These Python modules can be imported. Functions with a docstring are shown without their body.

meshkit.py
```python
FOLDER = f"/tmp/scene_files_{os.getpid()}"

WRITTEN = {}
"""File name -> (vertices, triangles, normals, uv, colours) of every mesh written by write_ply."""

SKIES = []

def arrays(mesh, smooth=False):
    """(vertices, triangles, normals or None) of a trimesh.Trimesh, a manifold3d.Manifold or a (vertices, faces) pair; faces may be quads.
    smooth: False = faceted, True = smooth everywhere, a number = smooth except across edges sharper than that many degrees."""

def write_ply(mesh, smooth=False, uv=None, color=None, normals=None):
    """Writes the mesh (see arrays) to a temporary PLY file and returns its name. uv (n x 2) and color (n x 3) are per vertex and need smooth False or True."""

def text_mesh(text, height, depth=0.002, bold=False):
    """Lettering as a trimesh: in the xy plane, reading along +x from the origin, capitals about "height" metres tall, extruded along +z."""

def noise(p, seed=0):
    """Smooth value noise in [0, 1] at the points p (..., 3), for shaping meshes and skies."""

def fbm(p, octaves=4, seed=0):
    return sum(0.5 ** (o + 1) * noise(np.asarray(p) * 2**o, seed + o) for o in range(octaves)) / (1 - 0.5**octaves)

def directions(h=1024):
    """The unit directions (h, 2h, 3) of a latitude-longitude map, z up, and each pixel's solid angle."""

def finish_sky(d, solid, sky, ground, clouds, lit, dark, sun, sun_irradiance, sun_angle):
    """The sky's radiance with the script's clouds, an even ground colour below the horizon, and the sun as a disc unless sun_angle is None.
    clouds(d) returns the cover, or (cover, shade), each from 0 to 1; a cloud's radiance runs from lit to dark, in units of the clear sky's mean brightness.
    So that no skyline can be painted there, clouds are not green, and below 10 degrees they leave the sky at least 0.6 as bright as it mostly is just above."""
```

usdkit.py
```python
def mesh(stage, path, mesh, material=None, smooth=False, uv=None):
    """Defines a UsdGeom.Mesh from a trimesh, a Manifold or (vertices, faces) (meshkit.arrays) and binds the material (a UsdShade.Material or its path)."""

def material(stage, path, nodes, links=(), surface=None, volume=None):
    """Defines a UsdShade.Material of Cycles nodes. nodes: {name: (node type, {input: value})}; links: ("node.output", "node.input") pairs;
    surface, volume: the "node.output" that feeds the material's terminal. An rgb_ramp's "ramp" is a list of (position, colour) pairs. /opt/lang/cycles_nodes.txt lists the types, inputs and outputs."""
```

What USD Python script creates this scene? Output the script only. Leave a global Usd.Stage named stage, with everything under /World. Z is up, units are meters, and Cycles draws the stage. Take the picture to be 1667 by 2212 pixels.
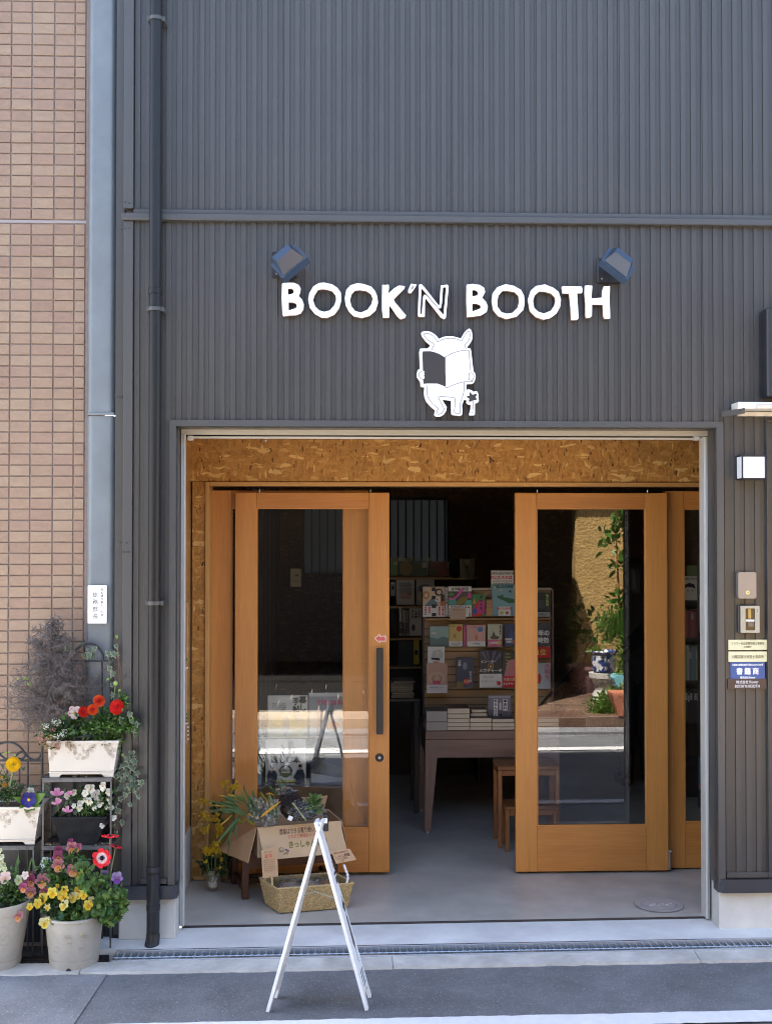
import glob, math, random
import numpy as np, trimesh, manifold3d, usdkit, meshkit
from pxr import Gf, Sdf, Usd, UsdGeom, UsdLux, UsdShade, Vt
from shapely import affinity
from shapely.geometry import LineString, Point, Polygon, box as sbox
from shapely.ops import unary_union

stage = Usd.Stage.CreateInMemory()
UsdGeom.SetStageUpAxis(stage, 'Z')
UsdGeom.SetStageMetersPerUnit(stage, 1.0)
UsdGeom.Xform.Define(stage, '/World')
UsdGeom.Scope.Define(stage, '/World/Looks')

# ------------------------------------------------------------------ camera, sky, sun, exposure
EXPOSURE = 3.3
CAM = np.array([0.0, -5.506, 1.85])            # metres; x right, y into the shop, z up
FPX, PW, PH = 2558.0, 1667.0, 2212.5           # focal length and frame in the units used for reading the photograph
YAW, PITCH = math.atan(0.0367), math.atan(0.0176)
_cy, _sy, _cp, _sp = math.cos(YAW), math.sin(YAW), math.cos(PITCH), math.sin(PITCH)
C_RIGHT = np.array([_cy, -_sy, 0.0])
C_FWD = np.array([_sy * _cp, _cy * _cp, _sp])
C_UP = np.cross(C_RIGHT, C_FWD)
cam = UsdGeom.Camera.Define(stage, '/World/camera')
cam.CreateHorizontalApertureAttr(36.0)
cam.CreateVerticalApertureAttr(36.0 * 1024 / 771)
cam.CreateFocalLengthAttr(36.0 * FPX / PW)
cam.CreateClippingRangeAttr(Gf.Vec2f(0.05, 500.0))
cam.CreateExposureAttr(EXPOSURE)
_m = Gf.Matrix4d(1.0)
for _i, _r in enumerate((C_RIGHT, C_UP, -C_FWD)):
    _m.SetRow(_i, Gf.Vec4d(*_r, 0))
_m.SetRow(3, Gf.Vec4d(*CAM, 1))
cam.AddTransformOp().Set(_m)

SUN_EL = math.radians(62)
SUN_H = np.array([-0.60, 0.80])
SUN = np.array([SUN_H[0] * math.cos(SUN_EL), SUN_H[1] * math.cos(SUN_EL), math.sin(SUN_EL)])
dome = UsdLux.DomeLight.Define(stage, '/World/sky')
sky_mat = usdkit.material(stage, '/World/Looks/sky_look', {
    's': ('sky_texture', {'sky_type': 'single_scattering', 'sun_disc': False, 'sun_elevation': SUN_EL,
                          'sun_rotation': math.atan2(SUN_H[0], SUN_H[1]), 'air_density': 1.0, 'aerosol_density': 2.4, 'ozone_density': 1.3}),
    'b': ('background_shader', {'strength': 0.07})}, [('s.color', 'b.color')], surface='b.background')
UsdShade.MaterialBindingAPI.Apply(dome.GetPrim()).Bind(sky_mat)
dome.GetPrim().SetCustomDataByKey('kind', 'structure')
sun = UsdLux.DistantLight.Define(stage, '/World/sun')
sun.CreateNormalizeAttr(True)
sun.CreateIntensityAttr(1.25)
sun.CreateAngleAttr(0.5)
sun.CreateColorAttr(Gf.Vec3f(1.0, 0.93, 0.84))
_z = SUN / np.linalg.norm(SUN)
_x = np.cross([0, 0, 1.0], _z); _x /= np.linalg.norm(_x)
_yv = np.cross(_z, _x)
_m = Gf.Matrix4d(1.0)
for _i, _r in enumerate((_x, _yv, _z)):
    _m.SetRow(_i, Gf.Vec4d(*_r, 0))
sun.AddTransformOp().Set(_m)

# ------------------------------------------------------------------ helpers: placing
def ray(px, py):
    return C_FWD + C_RIGHT * (px - PW / 2) / FPX - C_UP * (py - PH / 2) / FPX

def at(px, py, Y):
    """World point seen at (px, py) of the photograph on the upright plane y = Y."""
    d = ray(px, py)
    return CAM + d * (Y - CAM[1]) / d[1]

def atz(px, py, z):
    d = ray(px, py)
    return CAM + d * (z - CAM[2]) / d[2]

def X(px, Y, py=1400):
    return at(px, py, Y)[0]

def Z(py, Y, px=900):
    return at(px, py, Y)[2]

SLOPE = 0.006
def slope(x):
    return SLOPE * np.clip(x - 0.5, -5, 5)

# ------------------------------------------------------------------ helpers: meshes (vertices, triangles)
def cat(ms):
    vs, fs, n = [], [], 0
    for v, f in ms:
        v = np.asarray(v, float); f = np.asarray(f, int)
        vs.append(v); fs.append(f + n); n += len(v)
    return np.vstack(vs), np.vstack(fs)

def quads(v, q):
    q = np.asarray(q, int)
    return np.asarray(v, float), np.vstack([q[:, [0, 1, 2]], q[:, [0, 2, 3]]])

def hexa(p):
    """Box from 8 corners: bottom ring 0-3 (counter-clockwise from above), top ring 4-7."""
    return quads(p, [[3, 2, 1, 0], [4, 5, 6, 7], [0, 1, 5, 4], [1, 2, 6, 5], [2, 3, 7, 6], [3, 0, 4, 7]])

def box(x0, x1, y0, y1, z0, z1):
    return hexa([[x0, y0, z0], [x1, y0, z0], [x1, y1, z0], [x0, y1, z0], [x0, y0, z1], [x1, y0, z1], [x1, y1, z1], [x0, y1, z1]])

def hull(pts):
    m = manifold3d.Manifold.hull_points(np.asarray(pts, float)).to_mesh()
    return np.array(m.vert_properties[:, :3], float), np.array(m.tri_verts, int)

def cbox(x0, x1, y0, y1, z0, z1, c=0.003):
    """Box with chamfered edges."""
    c = min(c, 0.45 * abs(x1 - x0), 0.45 * abs(y1 - y0), 0.45 * abs(z1 - z0))
    x0, x1 = sorted((x0, x1)); y0, y1 = sorted((y0, y1)); z0, z1 = sorted((z0, z1))
    p = []
    for sx in (0, 1):
        for sy in (0, 1):
            for sz in (0, 1):
                a = np.array([(x0, x1)[sx], (y0, y1)[sy], (z0, z1)[sz]])
                d = np.array([1 - 2 * sx, 1 - 2 * sy, 1 - 2 * sz]) * c
                for k in range(3):
                    e = d.copy(); e[k] = 0
                    p.append(a + e)
    return hull(p)

def move(m, t):
    return np.asarray(m[0]) + np.asarray(t), m[1]

def turn(m, deg, axis, about=(0, 0, 0)):
    R = trimesh.transformations.rotation_matrix(math.radians(deg), axis)[:3, :3]
    return (np.asarray(m[0]) - about) @ R.T + about, m[1]

def unit(v):
    v = np.asarray(v, float)
    return v / (np.linalg.norm(v) + 1e-12)

def tube(pts, r, n=6, caps=True):
    p = np.asarray(pts, float)
    r = np.broadcast_to(np.asarray(r, float), (len(p),))
    t = np.gradient(p, axis=0)
    t /= np.linalg.norm(t, axis=1, keepdims=True) + 1e-12
    a = np.cross(t[0], [0, 0, 1.0] if abs(t[0][2]) < 0.9 else [1.0, 0, 0]); a /= np.linalg.norm(a)
    A = []
    for k in range(len(p)):
        a = a - t[k] * (a @ t[k]); a /= np.linalg.norm(a) + 1e-12
        A.append(a)
    A = np.array(A); B = np.cross(t, A)
    ang = np.arange(n) * 2 * np.pi / n
    v = (p[:, None] + r[:, None, None] * (np.cos(ang)[None, :, None] * A[:, None] + np.sin(ang)[None, :, None] * B[:, None])).reshape(-1, 3)
    q = [[i * n + j, i * n + (j + 1) % n, (i + 1) * n + (j + 1) % n, (i + 1) * n + j] for i in range(len(p) - 1) for j in range(n)]
    v, f = quads(v, q)
    if caps:
        e = len(v); v = np.vstack([v, p[0], p[-1]]); b = (len(p) - 1) * n
        f = np.vstack([f, [[e, (j + 1) % n, j] for j in range(n)], [[e + 1, b + j, b + (j + 1) % n] for j in range(n)]])
    return v, f

def curve(pts, n=12):
    """Smooth curve through points (Catmull-Rom)."""
    p = np.asarray(pts, float)
    p = np.vstack([2 * p[0] - p[1], p, 2 * p[-1] - p[-2]])
    out = []
    for k in range(1, len(p) - 2):
        t = np.linspace(0, 1, n, endpoint=False)[:, None]
        a, b, c, d = p[k - 1:k + 3]
        out.append(0.5 * (2 * b + (c - a) * t + (2 * a - 5 * b + 4 * c - d) * t ** 2 + (3 * b - a - 3 * c + d) * t ** 3))
    return np.vstack(out + [p[-2][None]])

def lathe(profile, c, n=28, oval=1.0):
    pr = np.asarray(profile, float); ang = np.arange(n) * 2 * np.pi / n
    v = np.stack([pr[:, None, 0] * np.cos(ang) + c[0], oval * pr[:, None, 0] * np.sin(ang) + c[1], np.broadcast_to(pr[:, 1:2] + c[2], (len(pr), n))], -1).reshape(-1, 3)
    return quads(v, [[i * n + j, i * n + (j + 1) % n, (i + 1) * n + (j + 1) % n, (i + 1) * n + j] for i in range(len(pr) - 1) for j in range(n)])

def ball(c, r, sub=2, s=(1, 1, 1)):
    m = trimesh.creation.icosphere(subdivisions=sub, radius=1.0)
    return np.array(m.vertices) * np.asarray(s) * r + np.asarray(c), np.array(m.faces)

def prism(geom, O, U, V, depth):
    """Flat outline (shapely, in units of U and V from O) given thickness along cross(U, V)."""
    O, U, V = (np.asarray(a, float) for a in (O, U, V))
    N = unit(np.cross(U, V)); ms = []
    for g in getattr(geom, 'geoms', [geom]):
        if g.is_empty or g.geom_type != 'Polygon' or g.area < 1e-12:
            continue
        m = trimesh.creation.extrude_polygon(g, 1.0, engine='earcut')
        v = np.array(m.vertices)
        ms.append((O + v[:, :1] * U + v[:, 1:2] * V + v[:, 2:] * N * depth, np.array(m.faces)))
    return cat(ms)

FX, FZ = np.array([1.0, 0, 0]), np.array([0, 0, 1.0])   # a plane that faces the street: U = +x, V = +z, thickness towards -y

def front(geom, Y, depth):
    """Outline given in world (x, z), standing on the plane y = Y and coming towards the street by depth."""
    return prism(geom, [0, Y, 0], FX, FZ, depth)

def pxpoly(pts, Y, to=lambda x, y: (x, y)):
    """Polygon in world (x, z) from photograph points on the plane y = Y."""
    return Polygon([(p[0], p[2]) for p in (at(*to(a, b), Y) for a, b in pts)]).buffer(0)

def rounded(g, r, n=4):
    return g.buffer(-r).buffer(2 * r, quad_segs=n).buffer(-r, quad_segs=n)

# lettering: outlines of the fonts that the renderer brings along
_fonts, _glyphs = {}, {}
def _font(size):
    if size not in _fonts:
        from PIL import ImageFont
        found = glob.glob('/opt/blender-*/*/datafiles/fonts/Noto Sans CJK Regular.woff2') or glob.glob('/opt/blender-*/*/datafiles/fonts/Inter.woff2')
        _fonts[size] = ImageFont.truetype(found[0], size)
    return _fonts[size]

def text_shape(text, bold=False, size=40):
    """(outline, width) of a line of lettering, em height 1, base line at 0."""
    key = (text, bold, size)
    if key not in _glyphs:
        from PIL import Image, ImageDraw
        from shapely import box as boxes, union_all
        font = _font(size); sw = 1 if bold else 0
        x0, y0, x1, y1 = font.getbbox(text, anchor='ls', stroke_width=sw)
        im = Image.new('L', (x1 - x0 + 8, y1 - y0 + 8))
        ImageDraw.Draw(im).text((4 - x0, 4 - y0), text, 255, font, anchor='ls', stroke_width=sw)
        on = np.pad(np.asarray(im) > 120, ((0, 0), (1, 1))).astype(np.int8)
        rows, starts = np.nonzero(np.diff(on, axis=1) == 1)
        ends = np.nonzero(np.diff(on, axis=1) == -1)[1]
        g = union_all(boxes(starts, -rows - 1, ends, -rows)).buffer(0.4, quad_segs=1).buffer(-0.4, quad_segs=1).simplify(0.6)
        _glyphs[key] = affinity.affine_transform(g, [1 / size, 0, 0, 1 / size, (x0 - 4) / size, (4 - y0) / size]), x1 / size
    return _glyphs[key]

def line_text(text, x, y, h, bold=False, fit=None, align='c', size=40):
    """Outline of lettering with em height h centred (or starting) at x, base line y; fit squeezes it to a width."""
    g, w = text_shape(text, bold, size)
    sx = h if fit is None else fit / w
    off = {'c': -w / 2, 'l': 0.0, 'r': -w}[align]
    return affinity.translate(affinity.scale(affinity.translate(g, off, 0), sx, h, origin=(0, 0)), x, y)

def column_text(text, x, y, h, pitch=1.05, bold=False, size=40):
    """Outline of lettering written downwards from the top y, centred on x."""
    out = []
    for k, ch in enumerate(text):
        out.append(line_text(ch, x, y - h * (0.88 + k * pitch), h, bold, size=size))
    return unary_union(out)

# ------------------------------------------------------------------ helpers: things and parts
_used = {}
def _name(parent, name):
    n = _used.get((parent, name), 0); _used[(parent, name)] = n + 1
    return f'{parent}/{name}' if n == 0 else f'{parent}/{name}_{n:03d}'

def _data(prim, **kw):
    for k, v in kw.items():
        if v:
            prim.SetCustomDataByKey(k, v)

def _mesh(path, m, mat, smooth, col, off):
    v, f = np.asarray(m[0], float) - off, m[1]
    if col is not None:
        g = usdkit.mesh(stage, path, (v, f), mat, smooth=True if smooth else False)
        UsdGeom.PrimvarsAPI(g).CreatePrimvar('col', Sdf.ValueTypeNames.Color3fArray, 'vertex').Set(Vt.Vec3fArray.FromNumpy(np.asarray(col, np.float32)))
    else:
        g = usdkit.mesh(stage, path, (v, f), mat, smooth=smooth)
    return g

class Thing:
    """An Xform at the thing's base, whose children are its parts. Shapes are given in world coordinates."""
    def __init__(s, name, label, category, base=(0, 0, 0), group=None, kind=None):
        s.base = np.asarray(base, float)
        s.path = _name('/World', name)
        x = UsdGeom.Xform.Define(stage, s.path)
        x.AddTranslateOp().Set(Gf.Vec3d(*map(float, s.base)))
        _data(x.GetPrim(), label=label, category=category, group=group, kind=kind)
    def part(s, name, m, mat, parent=None, label=None, kind=None, smooth=False, col=None):
        path = _name(parent or s.path, name)
        _data(_mesh(path, m, mat, smooth, col, s.base).GetPrim(), label=label, kind=kind)
        return path

def solo(name, m, mat, label=None, category=None, group=None, kind=None, smooth=False, col=None, base=None):
    """A thing that is one mesh."""
    v = np.asarray(m[0], float)
    base = np.array([(v[:, 0].min() + v[:, 0].max()) / 2, (v[:, 1].min() + v[:, 1].max()) / 2, v[:, 2].min()]) if base is None else np.asarray(base, float)
    path = _name('/World', name)
    g = _mesh(path, m, mat, smooth, col, base)
    UsdGeom.Xformable(g).AddTranslateOp().Set(Gf.Vec3d(*map(float, base)))
    _data(g.GetPrim(), label=label, category=category, group=group, kind=kind)
    return path

class Col:
    """Collects pieces, each with a colour (or a colour per vertex), into one mesh."""
    def __init__(s): s.m, s.c = [], []
    def add(s, m, c):
        c = np.asarray(c, float)
        s.m.append(m); s.c.append(np.broadcast_to(c, (len(m[0]), 3)) if c.ndim == 1 else c)
        return s
    def mesh(s): return cat(s.m)
    def col(s): return np.vstack(s.c)
    def to(s, thing, name, mat, **kw): return thing.part(name, s.mesh(), mat, col=s.col(), **kw)

# ------------------------------------------------------------------ materials
def pm(name, c, rough=0.6, var=0.12, scale=6.0, stretch=(1, 1, 1), bump=0.0, bscale=None, bstretch=None, metal=0.0, spec=0.5,
       c2=None, detail=4.0, coat=0.0, trans=0.0, blotch=0.0, blotch_scale=1.5):
    """Painted or raw surface: colour mottled by noise in world space, with a fine relief."""
    c = np.asarray(c, float)
    lo, hi = (c * (1 - var), np.minimum(c * (1 + var), 0.95)) if c2 is None else (c, np.asarray(c2, float))
    n = {'g': ('geometry', {}), 'm': ('mapping', {'scale': stretch}), 'n': ('noise_texture', {'scale': scale, 'detail': detail, 'roughness': 0.6}),
         'r': ('rgb_ramp', {'ramp': [(0.3, lo), (0.7, hi)]}),
         'p': ('principled_bsdf', {'roughness': rough, 'metallic': metal, 'specular_ior_level': spec, 'coat_weight': coat, 'transmission_weight': trans})}
    l = [('g.position', 'm.vector'), ('m.vector', 'n.vector'), ('n.fac', 'r.fac')]
    out = 'r.color'
    if blotch:
        n['n2'] = ('noise_texture', {'scale': blotch_scale, 'detail': 5.0, 'roughness': 0.65})
        n['r2'] = ('rgb_ramp', {'ramp': [(0.35, (1 - blotch,) * 3), (0.65, (1, 1, 1))]})
        n['mx'] = ('mix', {'mix_type': 'multiply', 'fac': 1.0})
        l += [('g.position', 'n2.vector'), ('n2.fac', 'r2.fac'), ('r.color', 'mx.color1'), ('r2.color', 'mx.color2')]
        out = 'mx.color'
    l.append((out, 'p.base_color'))
    if bump:
        n['bm'] = ('mapping', {'scale': bstretch or stretch})
        n['bn'] = ('noise_texture', {'scale': bscale or scale * 8, 'detail': 3.0})
        n['b'] = ('bump', {'strength': 1.0, 'distance': bump})
        l += [('g.position', 'bm.vector'), ('bm.vector', 'bn.vector'), ('bn.fac', 'b.height'), ('b.normal', 'p.normal')]
    return usdkit.material(stage, '/World/Looks/' + name, n, l, surface='p.BSDF')

def leafy(name, rough=0.5, trans=0.35):
    """Leaves and petals: each vertex carries its colour; light passes through."""
    return usdkit.material(stage, '/World/Looks/' + name, {
        'a': ('attribute', {'attribute': 'col'}), 'p': ('principled_bsdf', {'roughness': rough, 'specular_ior_level': 0.4}),
        't': ('translucent_bsdf', {}), 'm': ('mix_closure', {'fac': trans})},
        [('a.color', 'p.base_color'), ('a.color', 't.color'), ('p.BSDF', 'm.closure1'), ('t.BSDF', 'm.closure2')], surface='m.closure')

def inked(name, rough=0.5):
    """Printed matter: each vertex carries its ink."""
    return usdkit.material(stage, '/World/Looks/' + name, {
        'a': ('attribute', {'attribute': 'col'}), 'p': ('principled_bsdf', {'roughness': rough, 'specular_ior_level': 0.4})},
        [('a.color', 'p.base_color')], surface='p.BSDF')

def pane_mat(name, f0=0.06, tint=(0.97, 0.98, 0.97), rough=0.0):
    """Clear pane or film: reflects f0 seen straight on and all of the light seen edge-on, lets the rest through."""
    n = {'t': ('transparent_bsdf', {'color': tint}), 'g': ('glossy_bsdf', {'color': (1, 1, 1), 'roughness': rough}), 'w': ('layer_weight', {'blend': 0.5}),
         'p': ('math', {'math_type': 'power', 'value2': 5.0}), 'f': ('math', {'math_type': 'multiply_add', 'value2': 1 - f0, 'value3': f0}), 'm': ('mix_closure', {})}
    l = [('w.facing', 'p.value1'), ('p.value', 'f.value1'), ('f.value', 'm.fac'), ('t.BSDF', 'm.closure1'), ('g.BSDF', 'm.closure2')]
    return usdkit.material(stage, '/World/Looks/' + name, n, l, surface='m.closure')

def wood(name, dark, light, along=2, scale=9.0, rough=0.45, ratio=14.0, bump=0.0003, coat=0.0, spec=0.5):
    """Planed wood; the grain runs along one world axis (0 x, 1 y, 2 z)."""
    st = [ratio] * 3; st[along] = 1.0
    fine = [ratio * 5] * 3; fine[along] = 2.0
    n = {'g': ('geometry', {}), 'm': ('mapping', {'scale': st}), 'w': ('noise_texture', {'scale': scale * 0.12, 'detail': 6.0, 'roughness': 0.55, 'distortion': 0.6}),
         'r': ('rgb_ramp', {'ramp': [(0.25, dark), (0.5, np.asarray(dark) * 0.45 + np.asarray(light) * 0.55), (0.75, light)]}),
         'm2': ('mapping', {'scale': fine}), 'f': ('noise_texture', {'scale': scale * 0.4, 'detail': 3.0}),
         'r2': ('rgb_ramp', {'ramp': [(0.3, (0.82,) * 3), (0.7, (1, 1, 1))]}), 'x': ('mix', {'mix_type': 'multiply', 'fac': 1.0}),
         'b': ('bump', {'distance': bump}), 'p': ('principled_bsdf', {'roughness': rough, 'coat_weight': coat, 'coat_roughness': 0.25, 'specular_ior_level': spec})}
    l = [('g.position', 'm.vector'), ('m.vector', 'w.vector'), ('w.fac', 'r.fac'), ('g.position', 'm2.vector'), ('m2.vector', 'f.vector'), ('f.fac', 'r2.fac'),
         ('r.color', 'x.color1'), ('r2.color', 'x.color2'), ('x.color', 'p.base_color'), ('f.fac', 'b.height'), ('b.normal', 'p.normal')]
    return usdkit.material(stage, '/World/Looks/' + name, n, l, surface='p.BSDF')

def strand_board(name, c1, c2, c3, rough=0.6):
    """Pressed board of wood strands: a fine brown ground with pale long flakes lying every way over it."""
    c1, c2, c3 = (np.asarray(c) for c in (c1, c2, c3))
    n = {'g': ('geometry', {}), 'p': ('principled_bsdf', {'roughness': rough, 'specular_ior_level': 0.3}), 'w': ('noise_texture', {'scale': 14.0, 'detail': 4.0}),
         'a': ('vector_math', {'math_type': 'multiply_add', 'vector2': (0.055,) * 3})}
    l = [('g.position', 'w.vector'), ('w.color', 'a.vector1'), ('g.position', 'a.vector3')]
    last = None
    layers = (((0, 0.5, 0), (45, 60, 75), None, None), ((0, -0.9, 0), (95, 60, 40), 0.45, 0.75), ((0, 0.62, 0), (11, 20, 40), 0.86, 0.46), ((0, -1.15, 0), (12, 20, 34), 0.88, 0.46), ((0, 1.9, 0), (15, 20, 70), 0.82, 0.42), ((0, -0.3, 0), (70, 20, 17), 0.82, 0.42), ((0, 0.15, 0), (110, 40, 30), 0.93, 0.45))
    for k, (rot, sc, lim, far) in enumerate(layers):
        n[f'm{k}'] = ('mapping', {'rotation': rot, 'scale': sc, 'location': (k * 3.3, k * 5.1, k * 1.7)})
        n[f'v{k}'] = ('voronoi_texture', {'scale': 1.0})
        n[f's{k}'] = ('separate_color', {})
        l += [('a.vector', f'm{k}.vector'), (f'm{k}.vector', f'v{k}.vector'), (f'v{k}.color', f's{k}.color')]
        ramp = [(0.0, c1), (0.5, c1 * 0.35 + c2 * 0.65), (1.0, c2)] if k < 2 else [(0.0, c2), (0.6, c2 * 0.5 + c3 * 0.5), (1.0, c3)] if k < 6 else [(0.0, c1 * 0.25), (1.0, c1 * 0.6)]
        n[f'r{k}'] = ('rgb_ramp', {'ramp': ramp})
        l.append((f's{k}.g', f'r{k}.fac'))
        if lim is None:
            last = 'r0.color'; continue
        n[f'q{k}'] = ('math', {'math_type': 'greater_than', 'value2': lim})
        n[f'e{k}'] = ('math', {'math_type': 'less_than', 'value2': far})
        n[f'f{k}'] = ('math', {'math_type': 'multiply'})
        n[f'x{k}'] = ('mix', {})
        l += [(f's{k}.r', f'q{k}.value1'), (f'v{k}.distance', f'e{k}.value1'), (f'q{k}.value', f'f{k}.value1'), (f'e{k}.value', f'f{k}.value2'), (f'f{k}.value', f'x{k}.fac'), (last, f'x{k}.color1'), (f'r{k}.color', f'x{k}.color2')]
        last = f'x{k}.color'
    n['big'] = ('noise_texture', {'scale': 9.0, 'detail': 3.0}); n['rb'] = ('rgb_ramp', {'ramp': [(0.3, (0.84,) * 3), (0.7, (1.06,) * 3)]}); n['x9'] = ('mix', {'mix_type': 'multiply', 'fac': 1.0}); n['b'] = ('bump', {'distance': 0.001})
    l += [('g.position', 'big.vector'), ('big.fac', 'rb.fac'), (last, 'x9.color1'), ('rb.color', 'x9.color2'), ('x9.color', 'p.base_color'), ('s0.g', 'b.height'), ('b.normal', 'p.normal')]
    return usdkit.material(stage, '/World/Looks/' + name, n, l, surface='p.BSDF')

def asphalt(name, c, stone=0.4):
    n = {'g': ('geometry', {}), 'n': ('noise_texture', {'scale': 2.2, 'detail': 8.0, 'roughness': 0.75}), 'r': ('rgb_ramp', {'ramp': [(0.3, np.asarray(c) * 0.66), (0.7, np.asarray(c) * 1.3)]}),
         'v': ('voronoi_texture', {'scale': 230.0}), 's': ('separate_color', {}), 'k': ('rgb_ramp', {'ramp': [(0.94, (0, 0, 0)), (0.99, (1, 1, 1))]}), 'x': ('mix', {'color2': (stone,) * 3}),
         'n2': ('noise_texture', {'scale': 260.0, 'detail': 3.0, 'roughness': 0.8}), 'r2': ('rgb_ramp', {'ramp': [(0.3, (0.62,) * 3), (0.7, (1.3,) * 3)]}), 'x2': ('mix', {'mix_type': 'multiply', 'fac': 1.0}),
         'b': ('bump', {'distance': 0.004}), 'p': ('principled_bsdf', {'roughness': 0.75, 'specular_ior_level': 0.4})}
    l = [('g.position', 'n.vector'), ('n.fac', 'r.fac'), ('g.position', 'v.vector'), ('v.color', 's.color'), ('s.r', 'k.fac'), ('k.color', 'x.fac'), ('r.color', 'x.color1'),
         ('g.position', 'n2.vector'), ('n2.fac', 'r2.fac'), ('x.color', 'x2.color1'), ('r2.color', 'x2.color2'), ('x2.color', 'p.base_color'), ('n2.fac', 'b.height'), ('b.normal', 'p.normal')]
    return usdkit.material(stage, '/World/Looks/' + name, n, l, surface='p.BSDF')

CLAD = pm('cladding_steel', (0.057, 0.0535, 0.0485), 0.36, 0.05, 3.0, (1, 1, 0.15), blotch=0.14, blotch_scale=1.6)
TRIM = pm('trim_steel', (0.063, 0.061, 0.058), 0.36, 0.04, 3.0)
BASETRIM = pm('base_trim_steel', (0.034, 0.035, 0.040), 0.36, 0.06, 5.0)
GALV = pm('galvanised_sheet', (0.165, 0.188, 0.20), 0.36, 0.10, 2.5, (1, 1, 0.5), blotch=0.22, blotch_scale=3.0)
ZINC = pm('galvanised_steel', (0.50, 0.53, 0.56), 0.32, 0.08, 30.0, metal=0.75)
BEIGE = pm('beige_aluminium', (0.42, 0.385, 0.31), 0.35, 0.03, 4.0)
BEIGE2 = pm('pale_aluminium', (0.52, 0.51, 0.47), 0.3, 0.03, 4.0)
BLACKP = pm('black_paint', (0.013, 0.013, 0.015), 0.4, 0.15, 20.0)
PIPE = pm('downpipe_plastic', (0.014, 0.0135, 0.013), 0.32, 0.10, 4.0, (1, 1, 0.2), spec=0.3)
IRON = pm('wrought_iron', (0.022, 0.022, 0.024), 0.5, 0.3, 60.0, bump=0.0006, bscale=300)
RACKM = pm('grey_rack_steel', (0.075, 0.072, 0.07), 0.45, 0.35, 40.0)
BRICKS = [pm(f'brick_tile_{w}', c, 0.62, 0.09, 25.0, (1, 1, 2.5), bump=0.0008, bscale=160.0, blotch=0.10, blotch_scale=90.0) for w, c in
          (('tan', (0.272, 0.180, 0.118)), ('pink', (0.262, 0.169, 0.115)), ('sand', (0.284, 0.196, 0.128)), ('brown', (0.250, 0.160, 0.107)))]
MORTAR = pm('mortar', (0.19, 0.148, 0.128), 0.85, 0.15, 30.0)
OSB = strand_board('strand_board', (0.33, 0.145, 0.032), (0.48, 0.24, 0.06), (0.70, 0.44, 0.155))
OSB_DIM = strand_board('strand_board_dimmed', (0.14, 0.07, 0.024), (0.20, 0.105, 0.038), (0.28, 0.16, 0.06))  # same board in darker colours, the dim of the room put into them
FIR_V = wood('fir_upright', (0.50, 0.195, 0.038), (0.62, 0.265, 0.058), 2, coat=0.15)
FIR_H = wood('fir_level', (0.46, 0.17, 0.032), (0.57, 0.232, 0.05), 0, coat=0.15)
PINE_V = wood('pine_upright', (0.50, 0.255, 0.075), (0.60, 0.33, 0.11), 2)
PINE_H = wood('pine_level', (0.48, 0.235, 0.065), (0.60, 0.32, 0.105), 0)
DARKWOOD = wood('stool_wood', (0.055, 0.018, 0.010), (0.095, 0.034, 0.017), 2, rough=0.4)
DARKWOOD_H = wood('stool_wood_level', (0.055, 0.018, 0.010), (0.09, 0.032, 0.016), 0, rough=0.4)
TABLEW = wood('table_wood', (0.22, 0.135, 0.10), (0.30, 0.19, 0.145), 0, rough=0.5)
TABLEW_V = wood('table_wood_upright', (0.22, 0.135, 0.10), (0.30, 0.19, 0.145), 2, rough=0.5)
CHAIRW = wood('chair_wood', (0.26, 0.10, 0.035), (0.38, 0.16, 0.06), 2, rough=0.4)
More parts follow.
